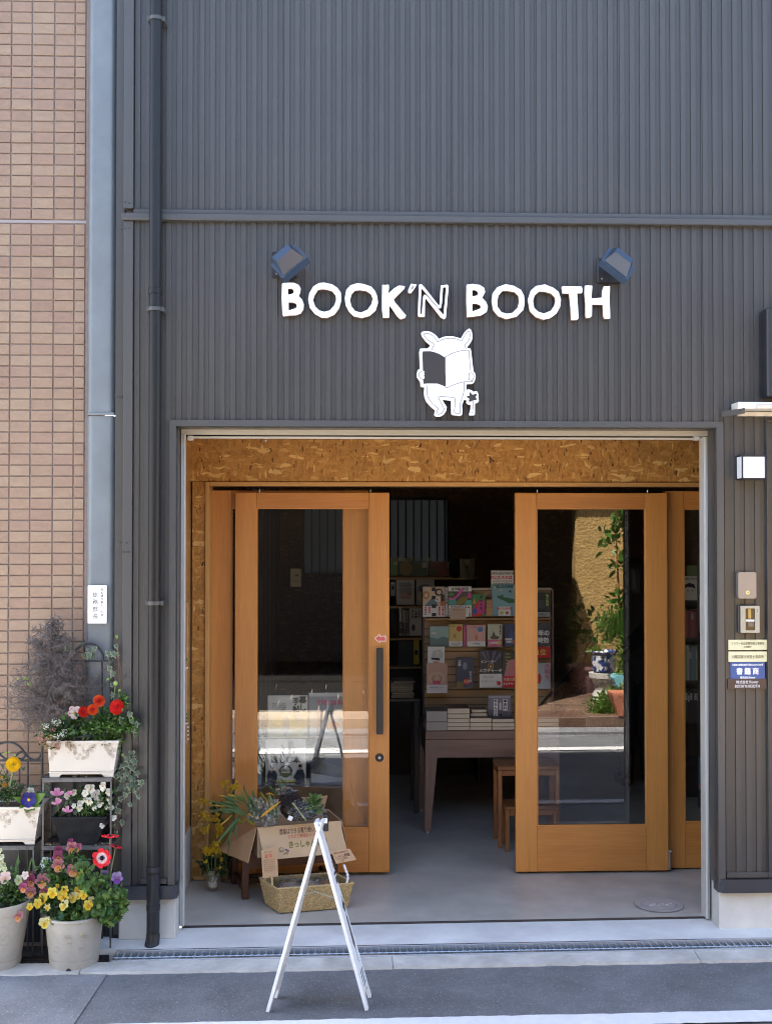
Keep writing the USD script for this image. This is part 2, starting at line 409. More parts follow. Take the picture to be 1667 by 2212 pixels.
CHAIRW_H = wood('chair_wood_level', (0.22, 0.085, 0.03), (0.32, 0.135, 0.05), 0, rough=0.4)
SLATW = wood('display_board', (0.42, 0.25, 0.12), (0.52, 0.33, 0.17), 0, rough=0.5)
SHELFDARK = pm('dark_shelf', (0.05, 0.038, 0.03), 0.5, 0.2, 8.0)
CONC = pm('concrete', (0.80, 0.80, 0.77), 0.8, 0.07, 3.0, blotch=0.20, blotch_scale=3.4, bump=0.0006, bscale=120)
KERBM = pm('kerb_concrete', (0.60, 0.585, 0.54), 0.85, 0.16, 9.0, blotch=0.25, blotch_scale=5.0, bump=0.001, bscale=150)
PLINTHM = pm('plinth_concrete', (0.60, 0.58, 0.53), 0.8, 0.06, 5.0, blotch=0.12, blotch_scale=6.0, bump=0.0004, bscale=120)
FLOORM = pm('trowelled_concrete', (0.58, 0.56, 0.50), 0.32, 0.09, 2.2, blotch=0.22, blotch_scale=3.0, spec=0.4)
ROADM = asphalt('asphalt_dark', (0.19, 0.198, 0.21), 0.36)
ROADPALE = asphalt('asphalt_pale', (0.255, 0.262, 0.275), 0.44)
PAINT = pm('road_paint', (0.80, 0.80, 0.80), 0.7, 0.04, 30.0, blotch=0.06, blotch_scale=20.0, bump=0.001, bscale=250)
WHITE = pm('white_paint', (0.82, 0.82, 0.81), 0.45, 0.02, 3.0)
SIGNEDGE = pm('sign_edge', (0.30, 0.17, 0.11), 0.6, 0.05)
SIGNBLACK = pm('sign_black', (0.030, 0.024, 0.022), 0.5, 0.05)
BOARDW = pm('board_white', (0.78, 0.78, 0.77), 0.35, 0.02, 6.0)
CARD = pm('corrugated_card', (0.52, 0.365, 0.215), 0.75, 0.05, 4.0, blotch=0.06, blotch_scale=7.0)
CARDIN = pm('corrugated_card_inside', (0.40, 0.25, 0.135), 0.75, 0.05, 4.0)
KRAFT = pm('kraft_card', (0.47, 0.30, 0.17), 0.75, 0.06, 12.0)
PAGES = pm('book_pages', (0.66, 0.57, 0.42), 0.8, 0.06, 40.0, (1, 1, 30))
PAGESG = pm('book_pages_grey', (0.42, 0.38, 0.33), 0.8, 0.06, 40.0, (1, 1, 30))
INK = inked('printed_ink')
INKGLOSS = inked('glossy_print', 0.25)
LEAF = leafy('leaf', 0.42, 0.30)
PETAL = leafy('petal', 0.6, 0.40)
GLASS = pane_mat('door_glass', 0.085, (0.95, 0.965, 0.955))
GLASSJ = pane_mat('jar_glass', 0.05)
PLASTIC = pane_mat('clear_film', 0.07, (0.90, 0.91, 0.91), 0.12)
SOIL = pm('potting_soil', (0.06, 0.04, 0.028), 0.95, 0.5, 90.0, bump=0.004, bscale=150)
CREAMPOT = pm('cream_plastic', (0.50, 0.455, 0.39), 0.5, 0.04, 8.0)
STONEPOT = pm('stone_effect_plastic', (0.40, 0.37, 0.315), 0.6, 0.07, 9.0, blotch=0.10, blotch_scale=25.0, bump=0.001, bscale=60)
BLACKPOT = pm('black_slate_pot', (0.010, 0.010, 0.011), 0.75, 0.5, 25.0, bump=0.001, spec=0.2)
ACRYL = pm('white_acrylic', (0.88, 0.88, 0.88), 0.25, 0.01)
CREAMPLATE = pm('cream_plate', (0.68, 0.66, 0.42), 0.35, 0.02)
BLUEPLATE = pm('blue_plate', (0.035, 0.085, 0.26), 0.4, 0.03)
BROWNPLATE = pm('brown_plate', (0.055, 0.030, 0.024), 0.4, 0.05)
GREYBOX = pm('grey_box', (0.26, 0.23, 0.20), 0.35, 0.04, metal=0.3)
FLOODM = pm('floodlight_black', (0.028, 0.044, 0.070), 0.20, 0.04, 6.0)
# ------------------------------------------------------------------ ground
def strip(x0, x1, y0, y1, z, n=2, lift=0.0):
    """Level strip of ground that follows the gentle fall of the street."""
    xs = np.linspace(x0, x1, n)
    v = [[x, y, z + lift + slope(x)] for x in xs for y in (y0, y1)]
    return quads(v, [[2 * i, 2 * i + 2, 2 * i + 3, 2 * i + 1] for i in range(n - 1)])

def slab(x0, x1, y0, y1, z0, z1, c=0.004, skew=True):
    m = cbox(x0, x1, y0, y1, z0, z1, c)
    if skew:
        m[0][:, 2] += slope(m[0][:, 0])
    return m

XL = X(187, 0.0)                      # left end of the shop's plot
solo('ground', (np.array([[-80, -80, -0.30], [80, -80, -0.30], [80, 80, -0.30], [-80, 80, -0.30]], float), np.array([[0, 1, 2], [0, 2, 3]])), pm('bare_ground', (0.16, 0.15, 0.13), 0.9, 0.2, 2.0), kind='structure')
xs = np.linspace(-12, 12, 25)
v = [[x, y, -0.045 + slope(x)] for x in xs for y in (-3.62, -0.33)]
road = quads(v + [[x, y, -0.29] for x in xs for y in (-3.62, -0.33)], [[2 * i, 2 * i + 2, 2 * i + 3, 2 * i + 1] for i in range(24)])
solo('road', road, ROADM, kind='structure')
# paler asphalt sheet left of a slanting edge
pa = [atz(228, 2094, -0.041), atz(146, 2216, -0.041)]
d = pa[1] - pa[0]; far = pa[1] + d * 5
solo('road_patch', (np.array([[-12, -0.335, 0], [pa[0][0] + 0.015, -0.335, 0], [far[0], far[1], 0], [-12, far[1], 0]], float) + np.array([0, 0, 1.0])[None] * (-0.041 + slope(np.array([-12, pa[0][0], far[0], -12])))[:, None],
     np.array([[0, 2, 1], [0, 3, 2]])), ROADPALE, kind='structure')
def worn_line(y0, y1, z, x0, x1, seed):
    rng = np.random.default_rng(seed); xs = np.arange(x0, x1, 0.03)
    a, b = y0 + rng.normal(0, 0.0018, len(xs)), y1 + rng.normal(0, 0.0018, len(xs))
    v = np.empty((2 * len(xs), 3)); v[0::2] = np.stack([xs, a, z + slope(xs)], 1); v[1::2] = np.stack([xs, b, z + slope(xs)], 1)
    return quads(v, [[2 * i, 2 * i + 2, 2 * i + 3, 2 * i + 1] for i in range(len(xs) - 1)])
solo('road_line', worn_line(-0.975, -0.868, -0.037, -6, 8, 1), PAINT, kind='structure')
solo('road_line', worn_line(-3.0, -2.86, -0.037, -6, 8, 2), PAINT, kind='structure')

# kerb stones along the drain, worn at the road side
rng = np.random.default_rng(5)
k = Thing('kerb', 'worn pale concrete kerb strip between the steel drain and the asphalt', 'kerb', (0, -0.28, -0.1), kind='structure')
for i in range(-2, 3):
    x0 = -1.13 + 1.35 * i
    n = 30
    xx = np.linspace(x0 + 0.0012, x0 + 1.3488, n); ye = -0.335 + rng.normal(0, 0.0035, n) - 0.006 * (i < 0)
    top = [[x, -0.238, -0.024 + slope(x)] for x in xx] + [[x, y, -0.033 + slope(x)] for x, y in zip(xx, ye)] + [[x, y, -0.12] for x, y in zip(xx, ye)]
    k.part('kerb_stone', quads(top, [[j + n, j + n + 1, j + 1, j] for j in range(n - 1)] + [[j + 2 * n, j + 2 * n + 1, j + n + 1, j + n] for j in range(n - 1)]), KERBM)

# the apron before the shop and the floor of the entrance
solo('apron', cat([strip(XL, 4.2, -0.128, 0.15, -0.010, 24), (np.array([[XL, -0.128, -0.2], [4.2, -0.128, -0.2], [XL, -0.128, -0.010 + slope(XL)], [4.2, -0.128, -0.010 + slope(4.2)]]), np.array([[0, 1, 3], [0, 3, 2]]))]), CONC, kind='structure')
xs = np.linspace(-0.95, 3.2, 24)
v = []
for x in xs:
    for y, w in ((0.153, 1.0), (0.5, 0.55), (0.95, 0.0), (7.2, 0.0)):
        v.append([x, y, 0.0 + w * slope(x)])
solo('shop_floor', quads(v, [[4 * i + j, 4 * i + 4 + j, 4 * i + 5 + j, 4 * i + 1 + j] for i in range(23) for j in range(3)]), FLOORM, kind='structure')
solo('floor_joint', slab(X(392, 0.15, 2000), X(1534, 0.15, 1985), 0.1495, 0.1535, -0.02, 0.0005, 0.0003), SIGNBLACK, kind='structure')

# steel drain with its bars
dx0 = X(248, -0.18, 2060)
dr = Thing('drain_grating', 'long galvanised steel drain grating across the front of the concrete apron', 'drain', (0.5, -0.18, -0.04))
def drail(y0, y1, z0, z1): return slab(dx0, 4.2, y0, y1, z0, z1, 0.001)
dr.part('rail', drail(-0.146, -0.130, -0.06, -0.008), ZINC)
dr.part('rail', drail(-0.238, -0.222, -0.06, -0.018), ZINC)
dr.part('rail', drail(-0.221, -0.214, -0.06, -0.024), ZINC)
dr.part('channel', drail(-0.236, -0.132, -0.098, -0.09), SHELFDARK)
x = dx0 + 0.004
while x < 2.45:
    m = box(x, x + 0.0045, -0.214, -0.1465, -0.045, -0.019)
    sh = -0.10 * (x - 0.2)
    m[0][:, 2] += slope(x)
    dr.part('bar', m, ZINC)
    x += 0.0315
tw = np.arange(dx0, 2.5, 0.006)
dr.part('twisted_rod', tube(np.stack([tw, np.full_like(tw, -0.198), -0.022 + slope(tw)], 1), 0.0035 + 0.0013 * np.sin(tw * 2 * np.pi / 0.0315), 5), ZINC)
dr.part('rail_end', cbox(dx0 - 0.006, dx0, -0.238, -0.13, -0.06, -0.028, 0.001), ZINC)
# dark old grating under the flower pots
dg = Thing('iron_grating', 'dark rusty iron drain grating half hidden under the flower pots', 'drain', (-1.6, -0.18, -0.06))
gm = pm('rusty_iron', (0.035, 0.028, 0.024), 0.7, 0.4, 40.0)
for y0 in (-0.238, -0.205, -0.172, -0.139):
    dg.part('rail', box(-3.4, dx0 - 0.035, y0, y0 + 0.009, -0.075, -0.040), gm)
for i in range(60):
    x = dx0 - 0.06 - i * 0.04
    dg.part('bar', box(x, x + 0.008, -0.2285, -0.14, -0.07, -0.043), gm)
solo('drain_bed', box(-3.4, dx0 - 0.012, -0.24, 0.105, -0.16, -0.078), pm('wet_dirt', (0.03, 0.025, 0.02), 0.9, 0.4, 20.0), kind='structure')

# ------------------------------------------------------------------ brick house on the left
YB = 0.10                                                        # face of the tiles
H_TOP = 6.5
bh = Thing('brick_house', 'tan brick tiled house wall at the left of the dark shop front', 'house', (X(95, YB), YB, -0.1))
pitch = Z(100.0, YB, 60) - Z(100 + 23.54, YB, 60)
xe = [X(p, YB, 600) for p in (22.2, 67.0, 115.6, 160.2, 184.0)]      # right edge of every column of tiles
xw = [xe[0] - (xe[1] - xe[0]) * 1.02] + xe[:-1]
z_joint0, z_joint1 = Z(473.5, YB, 90), Z(482.5, YB, 90)
rows = []
z = z_joint0
while z < H_TOP - pitch:
    rows.append((z + 0.0025, z + pitch - 0.0025)); z += pitch
rows = rows[::-1]
vis = [r for r in rows if r[0] < Z(0, YB, 60)]
z = z_joint1
low = []
while z - pitch > -0.02:
    low.append((z - pitch + 0.0025, z - 0.0025)); z -= pitch
rng = np.random.default_rng(11)
def brick(x0, x1, r, w):
    d = w.normal(0, 0.0009)
    return cbox(x0 + 0.0028, x1 - 0.0028, YB + d, YB + 0.012, r[0] + w.normal(0, 0.0004), r[1] + w.normal(0, 0.0004), 0.0016)
visible = vis + low
count = 0; left = {0: [], 1: [], 2: [], 3: []}
for r in [r for r in rows if r not in vis] + visible:
    for cix in range(-6, 5):
        if cix >= 0:
            x0, x1 = xw[cix], xe[cix]
        else:
            wdt = xe[1] - xe[0]; x1 = xw[0] + (cix + 1) * wdt; x0 = x1 - wdt
        kmat = int(rng.choice(4, p=(0.34, 0.27, 0.25, 0.14)))
        m = brick(x0, x1, r, rng)
        if r in visible and cix >= 0 and count < 300:
            bh.part('brick', m, BRICKS[kmat]); count += 1
        else:
            left[kmat].append(m)
for kmat, ms in left.items():
    if ms:
        bh.part('brickwork', cat(ms), BRICKS[kmat], kind='stuff')
bh.part('mortar_bed', box(xw[0] - 6.2 * (xe[1] - xe[0]), xe[4] + 0.004, YB + 0.005, YB + 0.4, -0.1, H_TOP), MORTAR)
bh.part('movement_joint', cbox(xw[0] - 6.2 * (xe[1] - xe[0]), xe[4] + 0.004, YB + 0.001, YB + 0.0045, z_joint1 + 0.003, z_joint0 - 0.003, 0.001), pm('sealant', (0.27, 0.235, 0.23), 0.6, 0.05))
bh.part('corner_edge', box(xe[4] + 0.004, xe[4] + 0.016, YB - 0.006, YB + 0.4, -0.1, H_TOP), MORTAR)

# ------------------------------------------------------------------ bent zinc sheet that closes the gap between the houses
fl = Thing('gap_flashing', 'blue grey galvanised sheet closing the gap between brick wall and dark cladding', 'flashing', (X(218, 0.06), 0.06, -0.02))
def sheet(z0, z1, bulge):
    xa, xb = X(188, 0.06, 900), X(249.5, 0.06, 900)
    u = np.linspace(0, 1, 17)
    prof = 0.075 - bulge * np.clip(np.minimum(u, 1 - u) / 0.14, 0, 1) ** 0.6
    v = [[xa + (xb - xa) * a, y, z] for a, y in zip(u, prof) for z in (z0, z1)]
    return quads(v, [[2 * i, 2 * i + 2, 2 * i + 3, 2 * i + 1] for i in range(16)])
zs = Z(897, 0.06, 218)
fl.part('sheet', sheet(zs + 0.001, H_TOP, 0.030), GALV, smooth=True)
fl.part('sheet', sheet(-0.02, zs - 0.004, 0.026), GALV, smooth=True)
fl.part('lap_fold', cbox(X(190, 0.04, 900), X(247, 0.04, 900), 0.040, 0.046, zs - 0.001, zs + 0.012, 0.002), GALV)

# ------------------------------------------------------------------ the shop
shop = Thing('shop_building', 'dark grey ribbed steel shop front with a wide timber-lined entrance', 'shop', (0.45, 0.1, -0.02))
XC0, XC1 = X(265, 0.0, 1200), X(287.5, 0.0, 1200)         # corner trim
OX0, OX1 = X(365.5, 0.0, 1200), X(1562.0, 0.0, 1200)      # outer edges of the opening's trim
OZ = Z(909.5, 0.0, 960)
ZT0, ZT1, ZTM = Z(478.8, -0.02, 700), Z(453.5, -0.02, 700), Z(463.5, -0.02, 700)  # belt trim
ZBASE = Z(1925, 0.0, 340)
RIB, DEEP, PANEL = 0.0485, 0.006, 0.394
XEND = 3.9

def ribs(x0, x1, z0, z1, xp):
    """Ribbed sheet between x0 and x1; ridges start at xp."""
    pts = []
    for i in range(-1, 9):
        a = xp + 0.0015 + i * RIB
        pts += [(a, 0.0), (a + 0.0235, 0.0), (a + 0.0255, DEEP), (a + RIB - 0.0018, DEEP)]
    pts = [p for p in pts if x0 < p[0] < x1]
    def yat(x):
        t = (x - xp - 0.0015) % RIB
        return 0.0 if t <= 0.0235 else min(DEEP, (t - 0.0235) / 0.002 * DEEP)
    pts = [(x0, yat(x0))] + pts + [(x1, yat(x1))]
    v = [[x, y, z] for x, y in pts for z in (z0, z1)]
    return quads(v, [[2 * i, 2 * i + 2, 2 * i + 3, 2 * i + 1] for i in range(len(pts) - 1)])

x = XC1 + 0.003 - 0.10
while x < XEND:
    x0, x1 = max(x + 0.0008, XC1), min(x + PANEL - 0.0008, XEND)
    if x1 > x0 + 0.01:
        shop.part('cladding_panel', ribs(x0, x1, ZT1, H_TOP, x), CLAD)
        cuts = sorted({x0, x1, *[c for c in (OX0, OX1) if x0 < c < x1]})
        for a, b in zip(cuts[:-1], cuts[1:]):
            mid = (a + b) / 2
            shop.part('cladding_panel', ribs(a, b, OZ if OX0 < mid < OX1 else ZBASE, ZT0 + 0.004, x), CLAD)
    x += PANEL
# wall behind the cladding: left pier, right pier, above the opening
YI = 0.15
shop.part('wall_core', cat([box(XC0 + 0.01, X(389, 0.12, 1200) - 0.012, 0.012, YI - 0.005, -0.02, OZ), box(X(1535, 0.12, 1200) + 0.012, XEND, 0.012, YI - 0.005, -0.02, OZ),
                            box(XC0 + 0.01, XEND, 0.012, YI - 0.005, OZ, H_TOP)]), SHELFDARK)
shop.part('corner_trim', cat([cbox(XC0, XC1 - 0.003, -0.012, 0.09, ZT1 + 0.002, H_TOP, 0.002), ]), TRIM)
shop.part('corner_trim', cat([cbox(XC0 + 0.002, XC1 - 0.003, -0.012, 0.09, ZBASE - 0.03, ZT0 - 0.001, 0.002)]), TRIM)
shop.part('corner_return', box(X(250.5, 0.05, 1200), XC0 - 0.001, 0.02, 0.12, 0.0, H_TOP), CLAD)
for py in (458.0,):
    pass
shop.part('belt_trim', cat([cbox(XC1 - 0.002, XEND, -0.016, 0.012, ZTM - 0.002, ZT1, 0.0035)]), TRIM)
shop.part('belt_trim', cbox(XC0 - 0.006, XEND, -0.030, 0.012, ZT0, ZTM - 0.001, 0.0035), TRIM)
for px, py in ((270, 436), (279, 438), (270, 493), (279, 493), (262, 857), (259, 1172), (274, 1173), (262, 495)):
    p = at(px, py, -0.014 if px > 265 else 0.018)
    shop.part('screw_head', ball(p, 0.0032, 1, (1, 0.6, 1)), BLACKP)
for px, py in ((257, 858), (272, 1192)):
    p = at(px, py, -0.0125 if px > 265 else 0.0195)
    shop.part('trim_lap', cbox(p[0] - 0.02, p[0] + 0.018, p[1] - 0.002, p[1] + 0.004, p[2] - 0.0035, p[2] + 0.0035, 0.001), BASETRIM)

# folded trim round the opening, mitred at the corners
IX0, IX1, IZ = X(379, -0.012, 1200), X(1548.5, -0.012, 1200), Z(922, -0.012, 960)
YT = -0.012
def frame_piece(outer, inner, y0, y1):
    """Mitred length of trim between two (x, z) points outside and two inside."""
    (a, b), (c, dd) = outer, inner
    f = lambda p, y: [p[0], y, p[1]]
    return hexa([f(a, y0), f(b, y0), f(b, y1), f(a, y1), f(c, y0), f(dd, y0), f(dd, y1), f(c, y1)])
shop.part('opening_trim', frame_piece(((OX0, OZ), (OX1, OZ)), ((IX0, IZ), (IX1, IZ)), YT, 0.02), TRIM)
shop.part('opening_trim', frame_piece(((OX0, ZBASE), (OX0, OZ)), ((IX0, ZBASE), (IX0, IZ)), YT, 0.02), TRIM)
shop.part('opening_trim', frame_piece(((IX1, ZBASE), (IX1, IZ)), ((OX1, ZBASE), (OX1, OZ)), YT, 0.02), TRIM)
JX0, JX1, JZ = X(388.6, 0.12, 1200), X(1534, 0.12, 1200), Z(928.5, 0.12, 960)
shop.part('reveal', box(IX0, IX0 + 0.004, YT + 0.033, 0.145, ZBASE, IZ), CLAD)
shop.part('reveal', box(IX1 - 0.004, IX1, YT + 0.033, 0.145, ZBASE, IZ), CLAD)
shop.part('reveal', box(IX0 + 0.005, IX1 - 0.005, YT + 0.033, 0.145, IZ - 0.004, IZ), CLAD)
# aluminium shutter frame
JI0, JI1 = X(399.6, 0.12, 1200), X(1521, 0.12, 1200)
shop.part('shutter_guide', cat([cbox(IX0 + 0.006, JI0, 0.118, 0.15, 0.002, JZ, 0.002), box(JI0 - 0.006, JI0 - 0.001, 0.113, 0.118, 0.002, JZ - 0.02)]), BEIGE2)
shop.part('shutter_guide', cat([cbox(JI1, JI1 + 0.012, 0.118, 0.15, 0.006, JZ - 0.03, 0.002), cbox(JI1 + 0.0135, IX1 - 0.006, 0.110, 0.15, 0.006, JZ - 0.03, 0.002), box(JI1 + 0.001, JI1 + 0.011, 0.1505, 0.20, 0.006, JZ)]), BEIGE2)
shop.part('shutter_head', cbox(IX0 + 0.006, X(1533, 0.115, 940), 0.112, 0.148, Z(940, 0.112, 960), Z(928.5, 0.112, 960), 0.002), BEIGE)
shop.part('shutter_slat', cbox(X(404, 0.17, 945), X(1517, 0.17, 945), 0.165, 0.185, Z(948.5, 0.165, 960), Z(943.6, 0.165, 960), 0.002), BEIGE2)
shop.part('head_box', box(IX0 + 0.01, IX1 - 0.01, 0.19, 0.30, Z(946, 0.19, 960), JZ + 0.2), SHELFDARK)
for px in (412, 1506):
    p = at(px, 946, 0.16)
    shop.part('shutter_stop', cbox(p[0] - 0.016, p[0] + 0.012, 0.155, 0.19, p[2] - 0.012, p[2] + 0.012, 0.004), BEIGE2)
# plinths and base trim
for x0, x1, skew0, skew1 in ((X(256, 0.0, 2000), X(378.5, 0.0, 2000), 0, 0.0), (X(1553.5, 0.0, 2000), XEND, 0.0, 0)):
    shop.part('plinth', cbox(x0, x1, 0.004, 0.146, -0.02, ZBASE + 0.01, 0.004), PLINTHM)
zb0, zb1 = Z(1944, -0.02, 340), Z(1914.5, -0.02, 340)
ch = 0.022
shop.part('base_trim', hull([[XC0 - 0.004, y, z] for y in (-0.024, 0.06) for z in (zb0, zb1)] + [[OX0 + 0.042 - a, -0.024 + b, z] for a, b in ((ch, 0), (0, ch * 0.9)) for z in (zb0, zb1)] + [[OX0 + 0.042, 0.06, z] for z in (zb0, zb1)]), BASETRIM)
shop.part('base_trim', hull([[XEND, y, z] for y in (-0.024, 0.06) for z in (zb0, zb1)] + [[IX1 - 0.002 + a, -0.024 + b, z] for a, b in ((ch, 0), (0, ch * 0.9)) for z in (zb0, zb1)] + [[IX1 - 0.002, 0.06, z] for z in (zb0, zb1)]), BASETRIM)
shop.part('base_rail', cat([cbox(X(303, -0.01, 1900), OX0 - 0.004, -0.010, 0.01, zb1 + 0.004, zb1 + 0.03, 0.002)]), CLAD)
shop.part('base_rail', cat([cbox(OX1 + 0.005, XEND, -0.010, 0.01, zb1 + 0.004, zb1 + 0.03, 0.002)]), CLAD)

# the timber-lined entrance
YO = 0.855                                                # face of the strand board
CX0, CZ1 = X(443, YO, 1400), Z(1041.5, YO, 960)          # outer corner of the casing
CXI, CZI = X(452.5, YO, 1400), Z(1051, YO, 960)
SW0, SW1 = X(412, 0.855, 1400), IX1 + 0.03                 # side walls of the entrance
zo1 = Z(947.5, YO, 960) + 0.12
shop.part('strand_board_panel', box(SW0 - 0.03, SW1 + 0.3, YO, YO + 0.012, CZ1 + 0.0015, zo1), OSB)
shop.part('strand_board_panel', box(SW0 + 0.006, CX0 - 0.0015, YO, YO + 0.012, 0.003, CZ1 - 0.0015), OSB)
shop.part('casing', cbox(CX0, CXI, YO - 0.012, 1.02, 0.003, CZ1, 0.002), PINE_V)
shop.part('casing', cbox(CXI + 0.0008, SW1 + 0.3, YO - 0.0115, YO + 0.02, CZI, CZ1 - 0.0008, 0.002), PINE_H)
CXR = SW1 + 0.25
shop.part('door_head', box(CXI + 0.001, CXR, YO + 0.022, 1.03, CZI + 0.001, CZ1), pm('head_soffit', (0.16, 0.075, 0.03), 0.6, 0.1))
shop.part('side_wall', box(SW0 - 0.02, SW0, 0.152, YO - 0.002, Z(1811, 0.60, 398), zo1), wood('side_board', (0.40, 0.19, 0.055), (0.52, 0.27, 0.085), 2, rough=0.12, coat=0.5))
shop.part('side_base', box(SW0 - 0.02, SW0 + 0.003, 0.152, YO - 0.003, 0.002, Z(1811, 0.60, 398) - 0.001), PLINTHM)
shop.part('side_wall', box(SW1 + 0.28, SW1 + 0.30, 0.152, YO - 0.002, 0.003, zo1), SHELFDARK)
shop.part('entrance_ceiling', box(SW0 - 0.02, SW1 + 0.3, 0.302, YO + 0.2, zo1, zo1 + 0.02), OSB)
p = at(577, 951, 0.5)
shop.part('ceiling_hook', cat([tube([[p[0], 0.4, zo1 - 0.0], [p[0], 0.4, Z(951, 0.4, 577)]], 0.0035, 6), ball([p[0], 0.4, Z(952, 0.4, 577)], 0.007, 1)]), ZINC)

# room behind the doors
RX0, RX1, RY1, RZ = -0.80, 2.75, 5.2, 2.75
shop.part('inner_wall', box(RX0 - 0.02, RX0, 1.04, RY1, 0.0, RZ), OSB_DIM)
shop.part('inner_wall', box(RX1, RX1 + 0.02, 1.04, RY1, 0.0, RZ), OSB_DIM)
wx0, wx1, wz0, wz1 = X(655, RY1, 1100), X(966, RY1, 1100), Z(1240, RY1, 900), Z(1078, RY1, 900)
shop.part('back_wall', cat([box(RX0 - 0.02, wx0, RY1, RY1 + 0.1, 0, RZ), box(wx1, RX1 + 0.02, RY1, RY1 + 0.1, 0, RZ), box(wx0, wx1, RY1, RY1 + 0.1, 0, wz0), box(wx0, wx1, RY1, RY1 + 0.1, wz1, RZ)]), OSB_DIM)
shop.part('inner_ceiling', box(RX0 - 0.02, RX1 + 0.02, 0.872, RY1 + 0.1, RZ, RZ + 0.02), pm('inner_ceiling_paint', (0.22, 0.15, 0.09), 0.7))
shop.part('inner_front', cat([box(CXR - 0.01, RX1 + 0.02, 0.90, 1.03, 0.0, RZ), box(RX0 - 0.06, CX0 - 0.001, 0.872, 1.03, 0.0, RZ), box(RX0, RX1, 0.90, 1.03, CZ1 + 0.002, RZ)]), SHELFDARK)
shop.part('roof', box(XC0 - 0.02, XEND, 0.02, 7.5, H_TOP, H_TOP + 0.1), TRIM)
shop.part('rear_wall', cat([box(SW0 - 0.16, SW0 - 0.021, 0.16, 7.5, 0.0, H_TOP), box(XEND - 0.1, XEND, 0.16, 7.5, 0.0, H_TOP), box(RX0 - 0.1, XEND - 0.1, RY1 + 0.101, 7.5, RZ + 0.1, H_TOP)]), CLAD)
# frosted back window with bars
shop.part('window_pane', box(wx0, wx1, RY1 + 0.05, RY1 + 0.056, wz0, wz1), usdkit.material(stage, '/World/Looks/frosted_glass', {'t': ('translucent_bsdf', {'color': (0.13, 0.135, 0.14)}), 'd': ('diffuse_bsdf', {'color': (0.12, 0.125, 0.13)}), 'm': ('mix_closure', {'fac': 0.25})},
          [('t.BSDF', 'm.closure1'), ('d.BSDF', 'm.closure2')], surface='m.closure'), label='frosted window pane with dark bars behind the shelves')
for i in range(20):
    xb = wx1 - 0.02 - i * 0.071
    if xb > wx0:
        shop.part('window_bar', box(xb - 0.006, xb + 0.006, RY1 + 0.02, RY1 + 0.045, wz0, wz1), BLACKP)
shop.part('window_frame', cat([box(wx0, wx1, RY1 - 0.01, RY1 + 0.048, wz1 - 0.012, wz1 + 0.02), box(wx1 - 0.001, wx1 + 0.02, RY1 - 0.01, RY1 + 0.048, wz0, wz1)]), BLACKP)

# ------------------------------------------------------------------ sliding doors
def door(label, px, glass_px, py, glass_py, Y, th=0.034, extra=None):
    x0, x1 = X(px[0], Y), X(px[1], Y); g0, g1 = X(glass_px[0], Y), X(glass_px[1], Y)
    z1, z0 = Z(py[0], Y), Z(py[1], Y, 1280 if px[0] > 900 else 670); gz1, gz0 = Z(glass_py[0], Y), Z(glass_py[1], Y)
    z0 = max(z0, 0.008)
    t = Thing('sliding_door', label, 'door', ((x0 + x1) / 2, Y + th / 2, 0))
    t.part('stile', cbox(x0, g0, Y, Y + th, z0, z1, 0.0025), FIR_V)
    t.part('stile', cbox(g1, x1, Y, Y + th, z0, z1, 0.0025), FIR_V)
    t.part('top_rail', cbox(g0 + 0.0006, g1 - 0.0006, Y + 0.0008, Y + th - 0.0008, gz1, z1 - 0.0004, 0.002), FIR_H)
    t.part('bottom_rail', cbox(g0 + 0.0006, g1 - 0.0006, Y + 0.0008, Y + th - 0.0008, z0 + 0.0004, gz0, 0.002), FIR_H)
    m = box(g0 - 0.002, g1 + 0.002, Y + th / 2 - 0.003, Y + th / 2 + 0.003, gz0 - 0.002, gz1 + 0.002)
    back = (m[0][m[1]][:, :, 1] > Y + th / 2).all(1)            # the pane's reflection counts both its faces, so the hidden face is left open
    t.part('glass_pane', (m[0], m[1][~back]), GLASS)
    bead = 0.005
    t.part('glazing_bead', cat([box(g0, g1, Y + 0.004, Y + th / 2 - 0.004, gz1 - bead, gz1), box(g0, g1, Y + 0.004, Y + th / 2 - 0.004, gz0, gz0 + bead), box(g0, g0 + bead, Y + 0.004, Y + th / 2 - 0.004, gz0 + bead, gz1 - bead), box(g1 - bead, g1, Y + 0.004, Y + th / 2 - 0.004, gz0 + bead, gz1 - bead)]), FIR_V)
    return t, (x0, x1, z0, z1)
YF, YR = 0.905, 0.962
d1, e1 = door('front left timber sliding door with long black handle and pink arrow', (507, 841), (554, 797), (1064.5, 1887), (1098, 1789), YF)
d2, e2 = door('front right timber sliding door that mirrors the yellow wall', (1113, 1442), (1159.5, 1394.5), (1064.5, 1883), (1098, 1788), YF)
d3, e3 = door('fixed timber glazed leaf behind the handled sliding door', (450, 796), (500, 742), (1060, 1880), (1098, 1783), YR)
d4, e4 = door('rear right timber leaf mostly hidden by the steel shutter guide', (1436, 1770), (1478, 1724), (1060, 1879), (1099, 1782), YR)
